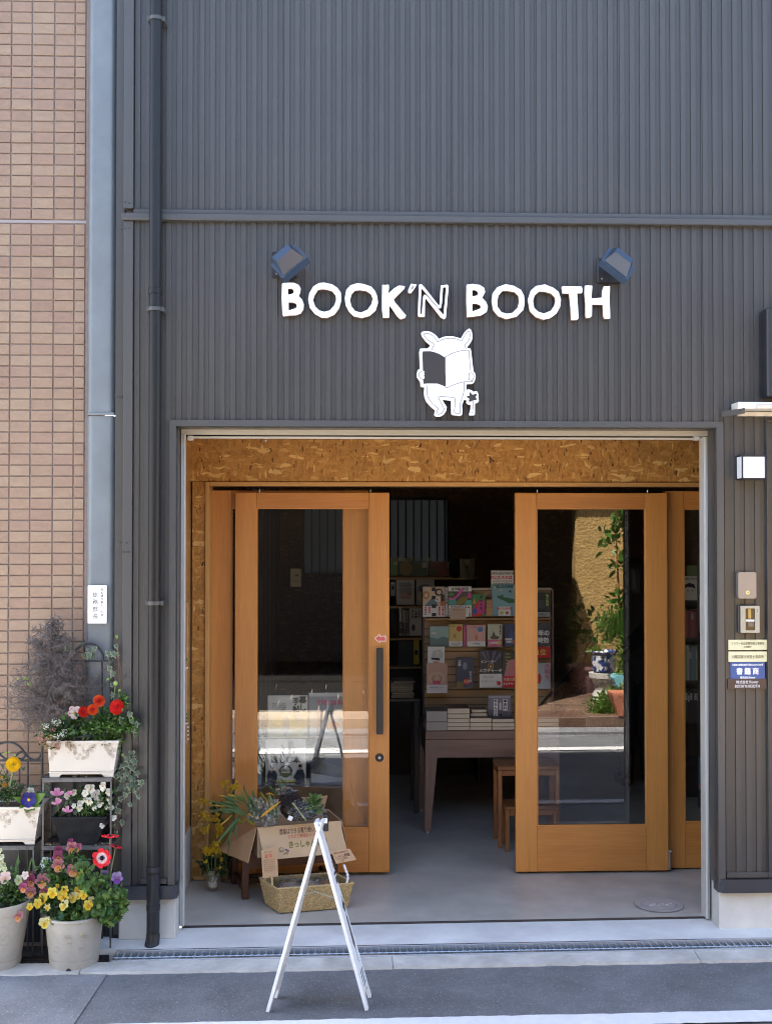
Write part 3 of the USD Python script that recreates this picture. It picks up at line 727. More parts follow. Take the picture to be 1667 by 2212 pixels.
# handle, lock, arrow
p0, p1 = at(813, 1400, YF - 0.03), at(827, 1586.5, YF - 0.03)
d1.part('handle', cat([cbox(p0[0], p1[0], YF - 0.042, YF - 0.026, p1[2], p0[2], 0.002)] + [box(p0[0] + 0.008, p1[0] - 0.008, YF - 0.027, YF, z - 0.008, z + 0.008) for z in (p1[2] + 0.05, p0[2] - 0.05)]), BLACKP)
p = at(819.5, 1637, YF)
d1.part('lock', lathe([(0, 0.0), (0.021, 0.0), (0.021, 0.006), (0.019, 0.008), (0.006, 0.008), (0.006, 0.004), (0, 0.004)], (0, 0, 0), 24), BLACKP) if False else None
def disc(c, r, th, n=24):
    """Round plate facing the street."""
    a = np.arange(n) * 2 * np.pi / n
    v = [[c[0] + rr * math.cos(t), y, c[2] + rr * math.sin(t)] for rr, y in ((r, c[1]), (r, c[1] - th * 0.7), (r * 0.9, c[1] - th)) for t in a] + [[c[0], c[1] - th, c[2]]]
    q = [[i * n + j, i * n + (j + 1) % n, (i + 1) * n + (j + 1) % n, (i + 1) * n + j] for i in range(2) for j in range(n)]
    v, f = quads(v, q)
    return v, np.vstack([f, [[2 * n + j, 2 * n + (j + 1) % n, 3 * n] for j in range(n)]])
lock = d1.part('lock', disc(p, 0.0225, 0.008), BLACKP)
d1.part('key_plug', disc([p[0], p[1] - 0.0082, p[2]], 0.0075, 0.003), ZINC, parent=lock)
arrow = [(810, 1379.5), (819.5, 1371.5), (819.5, 1375.8), (832, 1374.8), (832, 1385), (819.5, 1384.5), (820, 1388)]
ar = d1.part('arrow_sticker', front(pxpoly(arrow, YF).buffer(0.003), YF - 0.0005, 0.0006), WHITE, label='small pink arrow sticker with white edge')
d1.part('arrow_print', front(pxpoly(arrow, YF), YF - 0.0012, 0.0005), pm('arrow_pink', (0.62, 0.12, 0.10), 0.5, 0.1, 60.0), parent=ar)
for dd, pxs in ((d1, (560, 800)), (d2, (1160, 1398))):
    for px in pxs:
        p = at(px, 1061, YF + 0.017)
        dd.part('hanger_bolt', tube([[p[0], YF + 0.017, Z(1064.3, YF)], [p[0], YF + 0.017, Z(1064.3, YF) + 0.016]], 0.003, 6), ZINC)
p0, p1 = at(1443.2, 1837, YF), at(1448, 1881, YF)
bolt = d2.part('slide_bolt', cbox(p0[0], p1[0], YF + 0.006, YF + 0.016, max(0.006, p1[2]), p0[2], 0.001), ZINC)
d2.part('bolt_knob', ball([p1[0] + 0.004, YF + 0.004, Z(1846, YF)], 0.0055, 1), ZINC, parent=bolt)

# manhole lid let into the entrance floor
c = atz(1423, 1957.5, 0.003)
zc = float(slope(c[0])) * 0.6 + 0.001
mh = Thing('floor_hatch', 'round flush drain lid in the entrance floor near the right pier', 'manhole', (c[0], c[1], zc))
def ring(r0, r1, z, n=40):
    a = np.arange(n) * 2 * np.pi / n
    v = [[c[0] + r * math.cos(t), c[1] + r * math.sin(t), zc + z] for r in (r0, r1) for t in a]
    return quads(v, [[j, j + n, (j + 1) % n + n, (j + 1) % n] for j in range(n)])
LIDM = pm('lid_concrete', (0.52, 0.49, 0.465), 0.4, 0.1, 12.0)
GROOVE = pm('lid_groove', (0.20, 0.185, 0.175), 0.7, 0.1)
mh.part('lid', cat([ring(0.0001, 0.084, 0.0045), ring(0.086, 0.112, 0.0045), ring(0.112, 0.118, 0.004)]), LIDM)
mh.part('groove', cat([ring(0.083, 0.087, 0.0030), ring(0.1175, 0.1205, 0.0032)]), GROOVE)
a = np.arange(8)
mh.part('raised_marks', cat([box(c[0] - 0.05 + 0.02 * i, c[0] - 0.036 + 0.02 * i, c[1] - 0.012 + 0.016 * (i % 2), c[1] - 0.004 + 0.016 * (i % 2), zc + 0.0046, zc + 0.007) for i in range(6)]), LIDM)
# ------------------------------------------------------------------ plant makers
def basis(n, up=(0, 0, 1)):
    n = unit(n); u = np.cross(up, n)
    if np.linalg.norm(u) < 1e-3:
        u = np.cross([1.0, 0, 0], n)
    u = unit(u)
    return u, np.cross(n, u), n            # right, up, out

def leaf(base, d, nrm, length, width, bend=0.25, n=3, fold=0.0):
    """One pointed leaf from base along d, bending towards -nrm."""
    d = unit(d); s = unit(np.cross(d, nrm)); nn = np.cross(s, d)
    t = np.linspace(0, 1, n + 2)
    w = np.sin(np.pi * t ** 0.75) * width / 2
    mid = np.asarray(base) + np.outer(t, d) * length - np.outer(t ** 2, nn) * bend * length
    if fold == 0:
        v = [mid[0]]; f = []
        for k in range(1, n + 1):
            v += [mid[k] - s * w[k], mid[k] + s * w[k]]
        v.append(mid[-1]); e = len(v) - 1
        f += [[0, 1, 2]]
        for k in range(1, n):
            a = 2 * k - 1; f += [[a, a + 2, a + 3], [a, a + 3, a + 1]]
        f += [[e - 2, e, e - 1]]
        return np.array(v), np.array(f)
    v, f = [], []
    for k in range(n + 2):
        v += [mid[k] - s * w[k] + nn * w[k] * fold, mid[k], mid[k] + s * w[k] + nn * w[k] * fold]
    for k in range(n + 1):
        a = 3 * k; f += [[a, a + 3, a + 4], [a, a + 4, a + 1], [a + 1, a + 4, a + 5], [a + 1, a + 5, a + 2]]
    return np.array(v), np.array(f)

def leaf_cloud(rng, c, r, n, size, cols, lobe=0.0, shell=0.55, width=0.5, up=0.3, low=-0.7, facing=(0, -0.3, 0)):
    """n leaves spread through an uneven ellipsoid, turned outwards; returns a Col."""
    out = Col(); cols = np.asarray(cols, float); c = np.asarray(c, float); r = np.asarray(r, float)
    while n > 0:
        dvec = unit(rng.normal(size=3))
        if dvec[2] < low:
            continue
        rad = (shell + (1 - shell) * rng.random()) if rng.random() < 0.75 else rng.random() * shell
        rad *= 1 + lobe * (meshkit.noise((dvec * 2.2 + 7.0 + c * 3)[None])[0] - 0.5) * 2
        p = c + dvec * r * rad
        d = unit(dvec * 0.8 + rng.normal(size=3) * 0.55 + [0, 0, up] + np.asarray(facing))
        nn = unit(rng.normal(size=3) * 0.6 + [0, -0.6, 0.7])
        L = size * rng.uniform(0.65, 1.3)
        col = cols[rng.integers(len(cols))] * rng.uniform(0.75, 1.25)
        out.add(leaf(p, d, nn, L, L * width, rng.uniform(0, 0.4), 2), np.clip(col, 0, 1))
        n -= 1
    return out

def ivy_leaf(p, nrm, down, size, rng, green=(0.10, 0.15, 0.095), edge=(0.50, 0.52, 0.38), rim=0.74):
    """Five-lobed leaf with a pale rim: (mesh, colours)."""
    u, w, n = basis(nrm, -np.asarray(down))
    prof = [(0, -0.06), (0.26, -0.24), (0.44, 0.02), (0.30, 0.20), (0.50, 0.50), (0.20, 0.52), (0.0, 1.0), (-0.20, 0.52), (-0.50, 0.50), (-0.30, 0.20), (-0.44, 0.02), (-0.26, -0.24)]
    jig = rng.normal(0, 0.03, (12, 2))
    v, cc = [np.zeros(2)], [np.asarray(green) * 1.25]
    for ring, s in ((0, 0.45), (1, rim), (2, 1.0)):
        for k, (a, b) in enumerate(prof):
            v.append(np.array([a, b - 0.0]) * s + jig[k] * s + [0, 0.06 * (1 - s)])
            cc.append(np.asarray(green) * rng.uniform(0.8, 1.2) if ring < 1 else (np.asarray(green) * 1.5 if ring == 1 else np.asarray(edge)))
    v = np.array(v) * size; x, y = v[:, 0], v[:, 1]
    P = np.asarray(p) + np.outer(x, u) - np.outer(y, w) - np.outer(0.35 * np.abs(x) + 0.5 * np.maximum(0, y) ** 2 / size, n)
    f = [[0, 1 + k, 1 + (k + 1) % 12] for k in range(12)]
    for ring in (0, 1):
        for k in range(12):
            a, b = 1 + 12 * ring + k, 1 + 12 * ring + (k + 1) % 12
            f += [[a, a + 12, b + 12], [a, b + 12, b]]
    return (P, np.array(f)), np.array(cc)

def petal(c, u, w, n, ang, length, width, c_in, c_out, cup=0.25, lift=0.0, tip=0.8, rings=3, frill=0.0, rng=None):
    """One rounded petal leaving c at angle ang in the plane (u, w)."""
    d = u * math.cos(ang) + w * math.sin(ang); s = -u * math.sin(ang) + w * math.cos(ang)
    v, cc, f = [], [], []
    T = np.linspace(0.03, 1, 6)
    for t in T:
        hw = width / 2 * math.sin(math.pi * min(1, (t * tip + 0.04))) ** 0.7
        for k, q in enumerate((-1, -0.5, 0, 0.5, 1)):
            fr = frill * length * (rng.normal() if rng is not None else 0) * t
            v.append(c + d * length * (t - 0.10 * q * q * t) + s * hw * q + n * (cup * length * t * t + lift + 0.12 * length * (q * q) * t * (1 if cup > 0 else -1) + fr))
            m = t ** 0.8
            cc.append(np.asarray(c_in) * (1 - m) + np.asarray(c_out) * m)
    for i in range(len(T) - 1):
        for k in range(4):
            a = 5 * i + k; f += [[a, a + 5, a + 6], [a, a + 6, a + 1]]
    return (np.array(v), np.array(f)), np.array(cc)

def viola(c, n, size, upper, side, low, face, blotch=None, eye=(0.75, 0.38, 0.02), rng=None):
    """Pansy or viola flower of five petals: Col. size is the whole width."""
    u, w, n = basis(n); o = Col(); L = size * 0.56
    j = (lambda: rng.normal(0, 0.07)) if rng is not None else (lambda: 0.0)
    c = np.asarray(c, float)
    for a in (122, 58):
        o.add(*petal(c - n * 0.003, u, w, n, math.radians(a) + j(), L * 1.05, L * 0.92, np.asarray(upper) * 0.85, upper, 0.10, 0, 0.78))
    for a in (188, -8):
        o.add(*petal(c, u, w, n, math.radians(a) + j(), L * 0.95, L * 0.80, face, side, 0.10, 0.001, 0.78))
    o.add(*petal(c + n * 0.002, u, w, n, math.radians(270) + j(), L * 0.98, L * 1.08, face if blotch is None else blotch, low, 0.06, 0.0015, 0.78))
    if blotch is not None:
        o.add(*petal(c + n * 0.0042, u, w, n, math.radians(270), L * 0.62, L * 0.42, np.asarray(face) * 0.6, blotch, 0.10, 0, 0.78))
    o.add(ball(c + n * 0.004 - w * L * 0.05, L * 0.13, 1, (1, 1, 1)), eye)
    return o

def ranunculus(c, n, size, inner, outer, rng):
    """Round many-petalled flower."""
    u, w, n = basis(n); o = Col(); c = np.asarray(c, float); R = size / 2
    for layer, (k, rad, h, cup) in enumerate(((9, 0.98, -0.25, 0.30), (8, 0.90, -0.10, 0.45), (8, 0.80, 0.05, 0.62), (7, 0.66, 0.18, 0.8), (6, 0.50, 0.28, 0.95), (5, 0.34, 0.36, 1.1))):
        for i in range(k):
            a = 2 * math.pi * (i + 0.5 * (layer % 2)) / k + rng.normal(0, 0.08)
            m = layer / 5
            col = np.asarray(outer) * (1 - m) + np.asarray(inner) * m
            o.add(*petal(c + n * h * R * 0.5, u, w, n, a, R * rad, R * 1.05 * (rad + 0.15), col * rng.uniform(0.7, 0.85), np.clip(col * rng.uniform(0.95, 1.2), 0, 1), cup * 0.62, 0, 0.72, frill=0.02, rng=rng))
    o.add(ball(c + n * R * 0.35, R * 0.2, 1), np.asarray(inner) * 0.5)
    return o

def anemone(c, n, size, rng):
    u, w, n = basis(n); o = Col(); c = np.asarray(c, float); L = size / 2
    red, white = np.array([0.80, 0.035, 0.05]), np.array([0.85, 0.72, 0.74])
    for layer, k in ((0, 7), (1, 6)):
        for i in range(k):
            a = 2 * math.pi * (i + 0.5 * layer) / k + rng.normal(0, 0.06)
            m, cc = petal(c + n * 0.002 * layer, u, w, n, a, L * rng.uniform(0.92, 1.02), L * 0.66, white, red, 0.16, 0, 0.74)
            t = np.repeat(np.linspace(0.03, 1, 6), 5)[:, None]
            cc = np.where(t < 0.42, white, red * (0.85 + 0.3 * t))
            o.add(m, cc)
    o.add(ball(c + n * 0.005, L * 0.22, 2, (1, 1, 1)), (0.012, 0.008, 0.03))
    for k in range(18):
        a = rng.uniform(0, 2 * math.pi); q = c + (u * math.cos(a) + w * math.sin(a)) * L * 0.30 + n * 0.006
        o.add(ball(q, L * 0.03, 0), (0.02, 0.012, 0.04))
    return o

def stem(p, q, r=0.0016, sag=0.0, n=6):
    p, q = np.asarray(p, float), np.asarray(q, float)
    t = np.linspace(0, 1, n)[:, None]
    m = p + (q - p) * t + np.array([0, 0, 1.0]) * sag * (4 * t * (1 - t)) + np.array([0, -1.0, 0]) * 0.2 * abs(sag) * (4 * t * (1 - t))
    return tube(m, r, 5)

GREEN = [(0.055, 0.125, 0.026), (0.075, 0.155, 0.036), (0.042, 0.10, 0.022), (0.10, 0.19, 0.042)]
GREEN_Y = [(0.14, 0.25, 0.055), (0.11, 0.21, 0.05), (0.18, 0.29, 0.075), (0.075, 0.15, 0.035)]
GREEN_G = [(0.075, 0.12, 0.06), (0.10, 0.15, 0.085), (0.06, 0.10, 0.05)]
GREEN_D = [(0.022, 0.055, 0.016), (0.035, 0.075, 0.02), (0.045, 0.09, 0.028)]
STEMC = (0.10, 0.16, 0.045)
# ------------------------------------------------------------------ the other side of the street, seen mirrored in the door glass
def mir(px, py, V):
    """Real point behind the camera whose mirror image stands at (px, py), V metres along the way over the glass."""
    p = at(px, py, V - 5.506)
    return np.array([p[0], 1.844 - p[1], p[2]])

def to_y(V): return 7.35 - V
YW = to_y(13.8)                                            # yellow wall
og = Thing('far_drain', 'steel drain grating along the far side of the street', 'drain', (0, -3.70, -0.05))
og.part('rail', cat([box(-6, 7, -3.655, -3.64, -0.05, -0.03), box(-6, 7, -3.78, -3.765, -0.05, -0.03)]), ZINC)
og.part('grating', cat([box(x, x + 0.006, -3.765, -3.655, -0.06, -0.034) for x in np.arange(-2.5, 4.5, 0.03)]), ZINC, kind='stuff')
solo('far_road_edge', cat([box(-12, 12, -4.06, -3.785, -0.1, -0.03), box(-12, 12, -3.64, -3.615, -0.1, -0.035), box(-6, 7, -3.78, -3.64, -0.2, -0.09)]), ROADPALE, kind='structure')
terr = Thing('stone_terrace', 'brown stone slabs of the raised terrace across the street', 'terrace', (1.5, -5.2, -0.05), kind='structure')
SLABS = [pm(f'brown_slab_{w}', c, 0.6, 0.18, 5.0, blotch=0.3, blotch_scale=4.0, bump=0.002, bscale=40) for w, c in (('a', (0.17, 0.095, 0.062)), ('b', (0.145, 0.085, 0.06)), ('c', (0.20, 0.125, 0.085)))]
PALESLAB = pm('pale_slab', (0.40, 0.33, 0.26), 0.8, 0.1, 6.0, blotch=0.15)
SHADESLAB = pm('shade_slab', (0.012, 0.0118, 0.0115), 0.95, 0.2, 6.0, spec=0.1)  # near-black colour that stands in for shade on terrace and porch
rng = np.random.default_rng(21)
y = -4.07
while y > -7.0:
    dy = 0.42 if y < -4.1 else 0.45
    x = -7.5 + rng.uniform(0, 0.3)
    while x < 6:
        w = rng.uniform(0.5, 0.8); h = 0.07 + rng.normal(0, 0.004)
        terr.part('paving_slab', cbox(x + 0.006, x + w - 0.006, y - dy + 0.006, y - 0.004, -0.09, h, 0.01), SLABS[rng.integers(3)] if x + w / 2 > 1.2 else PALESLAB if y > -4.4 else SHADESLAB)
        x += w
    y -= dy
terr.part('bed', box(-7.5, 6.5, -7.0, -4.08, -0.1, 0.055), MORTAR)

STUCCO = pm('yellow_stucco', (0.56, 0.37, 0.135), 0.9, 0.10, 12.0, bump=0.012, bscale=34.0, blotch=0.10, blotch_scale=3.0)
BEIGEWALL = pm('beige_render', (0.30, 0.26, 0.185), 0.85, 0.05, 4.0, blotch=0.1)
xw0 = mir(1243, 1300, 13.8)[0]
yh = Thing('yellow_house', 'yellow stucco house across the street seen mirrored in the right door', 'house', (4.5, YW, 0))
yh.part('wall', cbox(xw0, 7.5, YW - 0.25, YW, 0.0, 3.0, 0.02), STUCCO)
yh.part('upper_wall', box(-1.9, 7.5, YW - 0.30, YW - 0.05, 3.02, 4.1), BEIGEWALL)
yh.part('eave', cbox(-2.0, 7.6, YW - 0.3, YW + 0.36, 2.86, 2.98, 0.02), SHELFDARK)  # unseen eave, sized to shade the top of the stucco wall
yh.part('porch_wall', cat([box(-1.9, -1.7, YW - 2.5, YW, 0.05, 2.86), box(-1.7, 5.0, YW - 2.5, YW - 2.4, 0.05, 2.86), box(-1.9, 5.0, YW - 2.5, YW - 0.3, 2.80, 2.86)]), SHELFDARK)
yh.part('roof', hull([[x, y, z] for x in (-2.1, 7.7) for y, z in ((YW + 0.4, 4.1), (YW + 0.4, 4.18), (YW - 4, 5.4), (YW - 4, 4.1))]), SHELFDARK)
for x0 in (-0.9, 1.2, 3.4, 5.4):
    w = yh.part('window', cat([box(x0, x0 + 1.2, YW - 0.06, YW - 0.03, 3.2, 3.26), box(x0, x0 + 1.2, YW - 0.06, YW - 0.03, 3.84, 3.9), box(x0, x0 + 0.06, YW - 0.06, YW - 0.03, 3.26, 3.84), box(x0 + 1.14, x0 + 1.2, YW - 0.06, YW - 0.03, 3.26, 3.84)]), BLACKP)
    yh.part('pane', box(x0 + 0.06, x0 + 1.14, YW - 0.056, YW - 0.046, 3.26, 3.84), pm(f'far_pane_{x0:.1f}'.replace('.', '_').replace('-', 'm'), (0.03, 0.035, 0.04), 0.1), parent=w)
yh.part('wing_wall', box(1.88, 1.98, YW + 0.002, YW + 1.7, 0.075, 3.67), SHELFDARK)  # added wall, out of view, that casts the slanting shadow on the stucco
yh.part('porch_floor', box(-1.9, 5.0, YW - 2.4, YW - 0.3, 0.04, 0.09), SHADESLAB)  # porch shade put into the floor colour
nb = Thing('far_house', 'beige rendered house further left across the street', 'house', (-5, -6.2, 0))
nb.part('wall', box(-12, -2.1, -7.6, -6.3, 0.0, 4.4), BEIGEWALL)
nb.part('garage_door', cbox(-5.5, -2.6, -6.297, -6.27, 0.07, 2.3, 0.01), SHELFDARK)
nb.part('roof', hull([[x, y, z] for x in (-12.1, -2.0) for y, z in ((-5.9, 4.41), (-5.9, 4.5), (-9, 5.8), (-9, 4.41))]), SHELFDARK)
nb2 = Thing('far_house', 'pale house further right across the street', 'house', (10, -6.2, 0))
nb2.part('wall', box(7.9, 16, -8, -6.0, 0.0, 4.4), BEIGEWALL)
nb2.part('roof', hull([[x, y, z] for x in (7.8, 16.1) for y, z in ((-5.7, 4.41), (-5.7, 4.5), (-9, 5.8), (-9, 4.41))]), SHELFDARK)

# shrubs and pots across the street
rng = np.random.default_rng(31)
V1 = 12.4
def tree(name, label, cat_, base, blobs, trunk_r, cols, n, size, width=0.45):
    base = np.asarray(base, float)
    t = Thing(name, label, cat_, base, 'plants across the street')
    tr = []
    for c, r in blobs:
        mid = (base + np.asarray(c)) / 2 + rng.normal(0, 0.03, 3)
        tr.append(tube(curve([base, mid, np.asarray(c)], 5), np.linspace(trunk_r, trunk_r * 0.35, 11), 6))
    t.part('trunk', cat(tr), CHAIRW)
    o = Col()
    for c, r in blobs:
        q = leaf_cloud(rng, c, r, int(n * np.prod(np.asarray(r)) ** (1 / 3) / 0.2), size, cols, 0.3, 0.4, width)
        o.add(q.mesh(), q.col())
    o.to(t, 'crown', LEAF, kind='stuff')
    return t
def M(px, py, V=V1): return mir(px, py, V)
tree('glossy_shrub', 'tall glossy leaved shrub before the yellow wall across the street', 'shrub', (M(1352, 1500)[0], to_y(V1), 0.07),
     [(M(1330, 1160), (0.16, 0.16, 0.2)), (M(1347, 1215), (0.14, 0.15, 0.18)), (M(1340, 1300), (0.13, 0.14, 0.13)), (M(1350, 1120), (0.12, 0.12, 0.10))], 0.02, [(0.09, 0.19, 0.03), (0.06, 0.14, 0.02), (0.13, 0.24, 0.05)], 60, 0.10)
tree('clipped_shrub', 'round clipped green bush before the yellow wall across the street', 'shrub', (M(1335, 1440)[0], to_y(12.2), 0.07), [(M(1338, 1360, 12.2), (0.24, 0.22, 0.26))], 0.02, [(0.09, 0.20, 0.03), (0.12, 0.25, 0.04)], 2400, 0.035)
tree('low_shrub', 'low spreading green bush on the terrace across the street', 'shrub', (M(1325, 1560, 11.6)[0], to_y(11.7), 0.07), [(M(1310, 1535, 11.7), (0.20, 0.2, 0.17)), (M(1340, 1520, 11.7), (0.25, 0.2, 0.17)), (M(1355, 1430, 12.0), (0.12, 0.12, 0.25))], 0.01, [(0.12, 0.22, 0.03), (0.08, 0.17, 0.03), (0.16, 0.26, 0.05)], 900, 0.045)
c = M(1304, 1452, 12.5)
bp = Thing('blue_white_planter', 'round blue and white porcelain planter on a stone pedestal', 'planter', (c[0], c[1], c[2]))
S_ = 0.78
por = usdkit.material(stage, '/World/Looks/blue_white_porcelain', {'g': ('geometry', {}), 'v': ('noise_texture', {'scale': 22.0, 'detail': 2.0}), 'r': ('rgb_ramp', {'ramp': [(0.46, (0.8, 0.8, 0.8)), (0.5, (0.03, 0.06, 0.25))]}), 'p': ('principled_bsdf', {'roughness': 0.2})}, [('g.position', 'v.vector'), ('v.fac', 'r.fac'), ('r.color', 'p.base_color')], surface='p.BSDF')
bp.part('bowl', lathe([(a * 0.62, b * 0.88) for a, b in ((0.13, 0), (0.19, 0.02), (0.215, 0.12), (0.21, 0.22), (0.245, 0.25), (0.235, 0.26), (0.20, 0.22), (0.0, 0.21))], c, 28), por, smooth=40)
q = leaf_cloud(rng, c + [-0.09, 0, 0.22], (0.08, 0.08, 0.05), 120, 0.04, [(0.3, 0.36, 0.08), (0.2, 0.3, 0.05)])
q.to(bp, 'succulent', LEAF, kind='stuff')
pd = solo('pedestal', lathe([(0.15, 0), (0.13, 0.05), (0.10, 0.12), (0.12, c[2] - 0.17), (0.16, c[2] - 0.125), (0.16, c[2] - 0.075), (0, c[2] - 0.072)], (c[0], c[1], 0.07), 24), PLINTHM, 'short stone pedestal under the blue and white planter', 'pedestal')
c = M(1368, 1522, 11.5)
solo('terracotta_box', hull([[c[0] + s * w, c[1] + t * dpt, c[2] + h] for s in (-1, 1) for t in (-1, 1) for w, dpt, h in ((0.17, 0.09, -0.1), (0.22, 0.12, 0.1), (0.235, 0.13, 0.102), (0.235, 0.13, 0.125))]), pm('terracotta', (0.55, 0.20, 0.11), 0.7), 'long terracotta trough among the bushes across the street', 'planter')
c = M(1362, 1474, 12.0)
solo('turquoise_tub', hull([[c[0] + s * w, c[1] + t * 0.1, c[2] + h] for s in (-1, 1) for t in (-1, 1) for w, h in ((0.15, -0.05), (0.2, 0.05), (0.17, 0.08))]), pm('turquoise_plastic', (0.22, 0.55, 0.62), 0.4), 'turquoise plastic tub beside the low bush across the street', 'tub')
c = M(1258, 1460, 13.2)
bpot = solo('mauve_pot', lathe([(0.12, 0), (0.17, 0.26), (0.185, 0.26), (0.185, 0.30), (0.15, 0.29), (0, 0.27)], (c[0], c[1], 0.07), 24), pm('mauve_plastic', (0.30, 0.17, 0.16), 0.6), 'mauve flower pot in the shade of the yellow wall', 'pot', smooth=40)
tree('thin_plant', 'thin leafy plant in the mauve pot across the street', 'plant', (c[0], c[1], 0.34), [((c[0], c[1], 0.75), (0.16, 0.15, 0.3))], 0.012, [(0.06, 0.13, 0.03)], 90, 0.09)
# ------------------------------------------------------------------ downpipe
px_t, px_b = 337.5, 330.0
YP = -0.055
pt = at(337.7, 5, YP); pb = at(330.5, 2000, YP)
xp = (pt[0] + pb[0]) / 2
dp = Thing('downpipe', 'black round rainwater downpipe running down the left of the dark cladding', 'downpipe', (xp, YP, 0.0))
R = 0.0285
def pipe(z0, z1, r=R): return tube([[xp, YP, z0], [xp, YP, z1]], r, 28)
zj = Z(637, YP, 335)
dp.part('pipe', pipe(zj, H_TOP - 0.1), PIPE, smooth=50)
dp.part('pipe', pipe(Z(1890, YP, 330), zj, R * 0.985), PIPE, smooth=50)
for py in (630, 1878, 1962):
    z = Z(py, YP, 335)
    dp.part('socket', tube([[xp, YP, z - 0.012], [xp, YP, z - 0.010], [xp, YP, z + 0.014], [xp, YP, z + 0.016]], [R, R * 1.10, R * 1.10, R], 28), PIPE if py < 1500 else BLACKP, smooth=50)
dp.part('pipe', pipe(Z(2018, YP, 330), Z(1890, YP, 330), R * 1.03), BLACKP, smooth=50)
ze = Z(2018, YP, 330); elbow = curve([[xp, YP, ze], [xp, YP - 0.004, ze - 0.02], [xp - 0.004, YP - 0.022, ze - 0.055], [xp - 0.006, YP - 0.06, ze - 0.085]], 8)
dp.part('elbow', tube(elbow, np.linspace(R * 1.1, R * 1.16, len(elbow)), 24), BLACKP, smooth=50)
for py in (41, 668, 1303):
    z = Z(py, YP, 335); h = 0.0085
    a = np.linspace(math.radians(200), math.radians(340), 15)
    v = [[xp + rr * math.cos(t), YP + rr * math.sin(t), zz] for rr in (R * 1.02, R * 1.16) for t in a for zz in (z - h, z + h)]
    n = 15; q = []
    for j in range(n - 1):
        q += [[2 * j, 2 * j + 1, 2 * j + 3, 2 * j + 2], [2 * n + 2 * j, 2 * n + 2 * j + 2, 2 * n + 2 * j + 3, 2 * n + 2 * j + 1], [2 * j + 1, 2 * n + 2 * j + 1, 2 * n + 2 * j + 3, 2 * j + 3], [2 * j, 2 * j + 2, 2 * n + 2 * j + 2, 2 * n + 2 * j]]
    cl = dp.part('pipe_clip', cat([quads(v, q)] + [cbox(xp + s * R * 1.13 - 0.003 - (0.006 if s > 0 else 0.004), xp + s * R * 1.13 + 0.003 + (0.006 if s > 0 else 0.004), YP - 0.012, 0.006, z - h * 1.2, z + h * 1.2, 0.001) for s in (-1, 1)]), TRIM)

# ------------------------------------------------------------------ shop lettering
def cA(x, y): return ((1100 + x / 2.19342) / 1.85123, (1100 + y / 2.19342) / 1.85123)
def cB(x, y): return ((1800 + x / 2.45147) / 1.85123, (1100 + y / 2.45147) / 1.85123)
LET = [
 ('B', cA, [(62,75),(85,68),(165,68),(205,85),(222,115),(220,150),(205,183),(235,215),(250,255),(247,300),(225,335),(180,350),(120,352),(72,360),(65,340),(58,200)], [[(113,118),(148,118),(165,135),(160,160),(135,170),(113,173)], [(116,237),(155,238),(185,250),(192,275),(180,292),(140,305),(117,311)]]),
 ('O', cA, [(290,215),(300,160),(335,100),(385,70),(430,66),(500,82),(545,112),(575,155),(580,220),(560,290),(520,345),(460,372),(410,372),(350,340),(305,285)], [[(332,220),(345,175),(375,130),(405,122),(450,125),(500,140),(530,175),(537,215),(520,265),(480,310),(430,323),(385,310),(350,275)]]),
 ('O', cA, [(612,200),(625,130),(660,90),(720,72),(770,78),(840,100),(875,140),(895,190),(900,245),(880,310),(830,355),(760,375),(690,360),(645,315),(618,260)], [[(655,220),(670,165),(700,135),(740,130),(800,138),(840,165),(857,205),(845,255),(810,305),(750,330),(700,315),(668,275)]]),
 ('K', cA, [(940,85),(965,88),(995,84),(997,110),(990,165),(1045,115),(1085,92),(1138,98),(1130,120),(1037,213),(1050,240),(1147,355),(1135,375),(1100,386),(1070,360),(1003,263),(1000,300),(998,372),(945,372),(938,300),(938,180)], []),
 ("'", cA, [(1190,77),(1240,82),(1225,110),(1190,158),(1167,155),(1168,130)], [[(1203,97),(1220,97),(1190,139),(1183,139)]]),
 ('N', cA, [(1262,85),(1282,80),(1310,110),(1435,270),(1442,255),(1448,165),(1453,90),(1510,85),(1520,100),(1508,220),(1495,375),(1480,385),(1455,372),(1330,215),(1318,200),(1312,235),(1310,365),(1260,365),(1252,350),(1258,200)], [[(1281,114),(1300,132),(1433,290),(1452,288),(1461,240),(1470,106),(1499,106),(1490,220),(1476,352),(1325,178),(1308,172),(1298,190),(1287,342),(1271,342),(1275,240)]]),
 ('B', cB, [(160,95),(220,87),(290,98),(330,125),(340,165),(312,222),(350,265),(367,310),(355,360),(300,395),(225,405),(163,412),(158,250)], [[(213,145),(250,147),(270,165),(268,200),(240,205),(217,210)], [(216,280),(260,280),(295,295),(300,320),(280,335),(216,357)]]),
 ('O', cB, [(405,255),(415,180),(460,120),(540,90),(620,105),(690,145),(720,200),(728,265),(715,340),(650,405),(550,430),(470,400),(420,340)], [[(458,255),(470,200),(510,155),(555,152),(630,165),(668,200),(675,260),(660,320),(610,370),(560,380),(500,365),(462,310)]]),
 ('O', cB, [(760,240),(790,150),(840,108),(925,92),(1010,125),(1060,165),(1083,240),(1075,310),(1040,375),(980,420),(915,435),(840,410),(780,350)], [[(808,250),(825,200),(870,158),(925,160),(990,180),(1025,215),(1032,250),(1020,300),(985,350),(915,378),(860,360),(820,320)]]),
 ('T', cB, [(1090,115),(1110,108),(1200,110),(1285,112),(1295,140),(1290,175),(1240,178),(1247,280),(1255,425),(1240,438),(1185,440),(1180,330),(1165,180),(1100,178)], []),
 ('H', cB, [(1318,105),(1345,100),(1390,105),(1385,170),(1383,230),(1485,222),(1490,150),(1505,110),(1563,108),(1560,250),(1565,425),(1515,428),(1500,400),(1495,290),(1387,287),(1385,400),(1370,415),(1335,420),(1325,400),(1325,280),(1315,180)], [])]
YL = -0.030
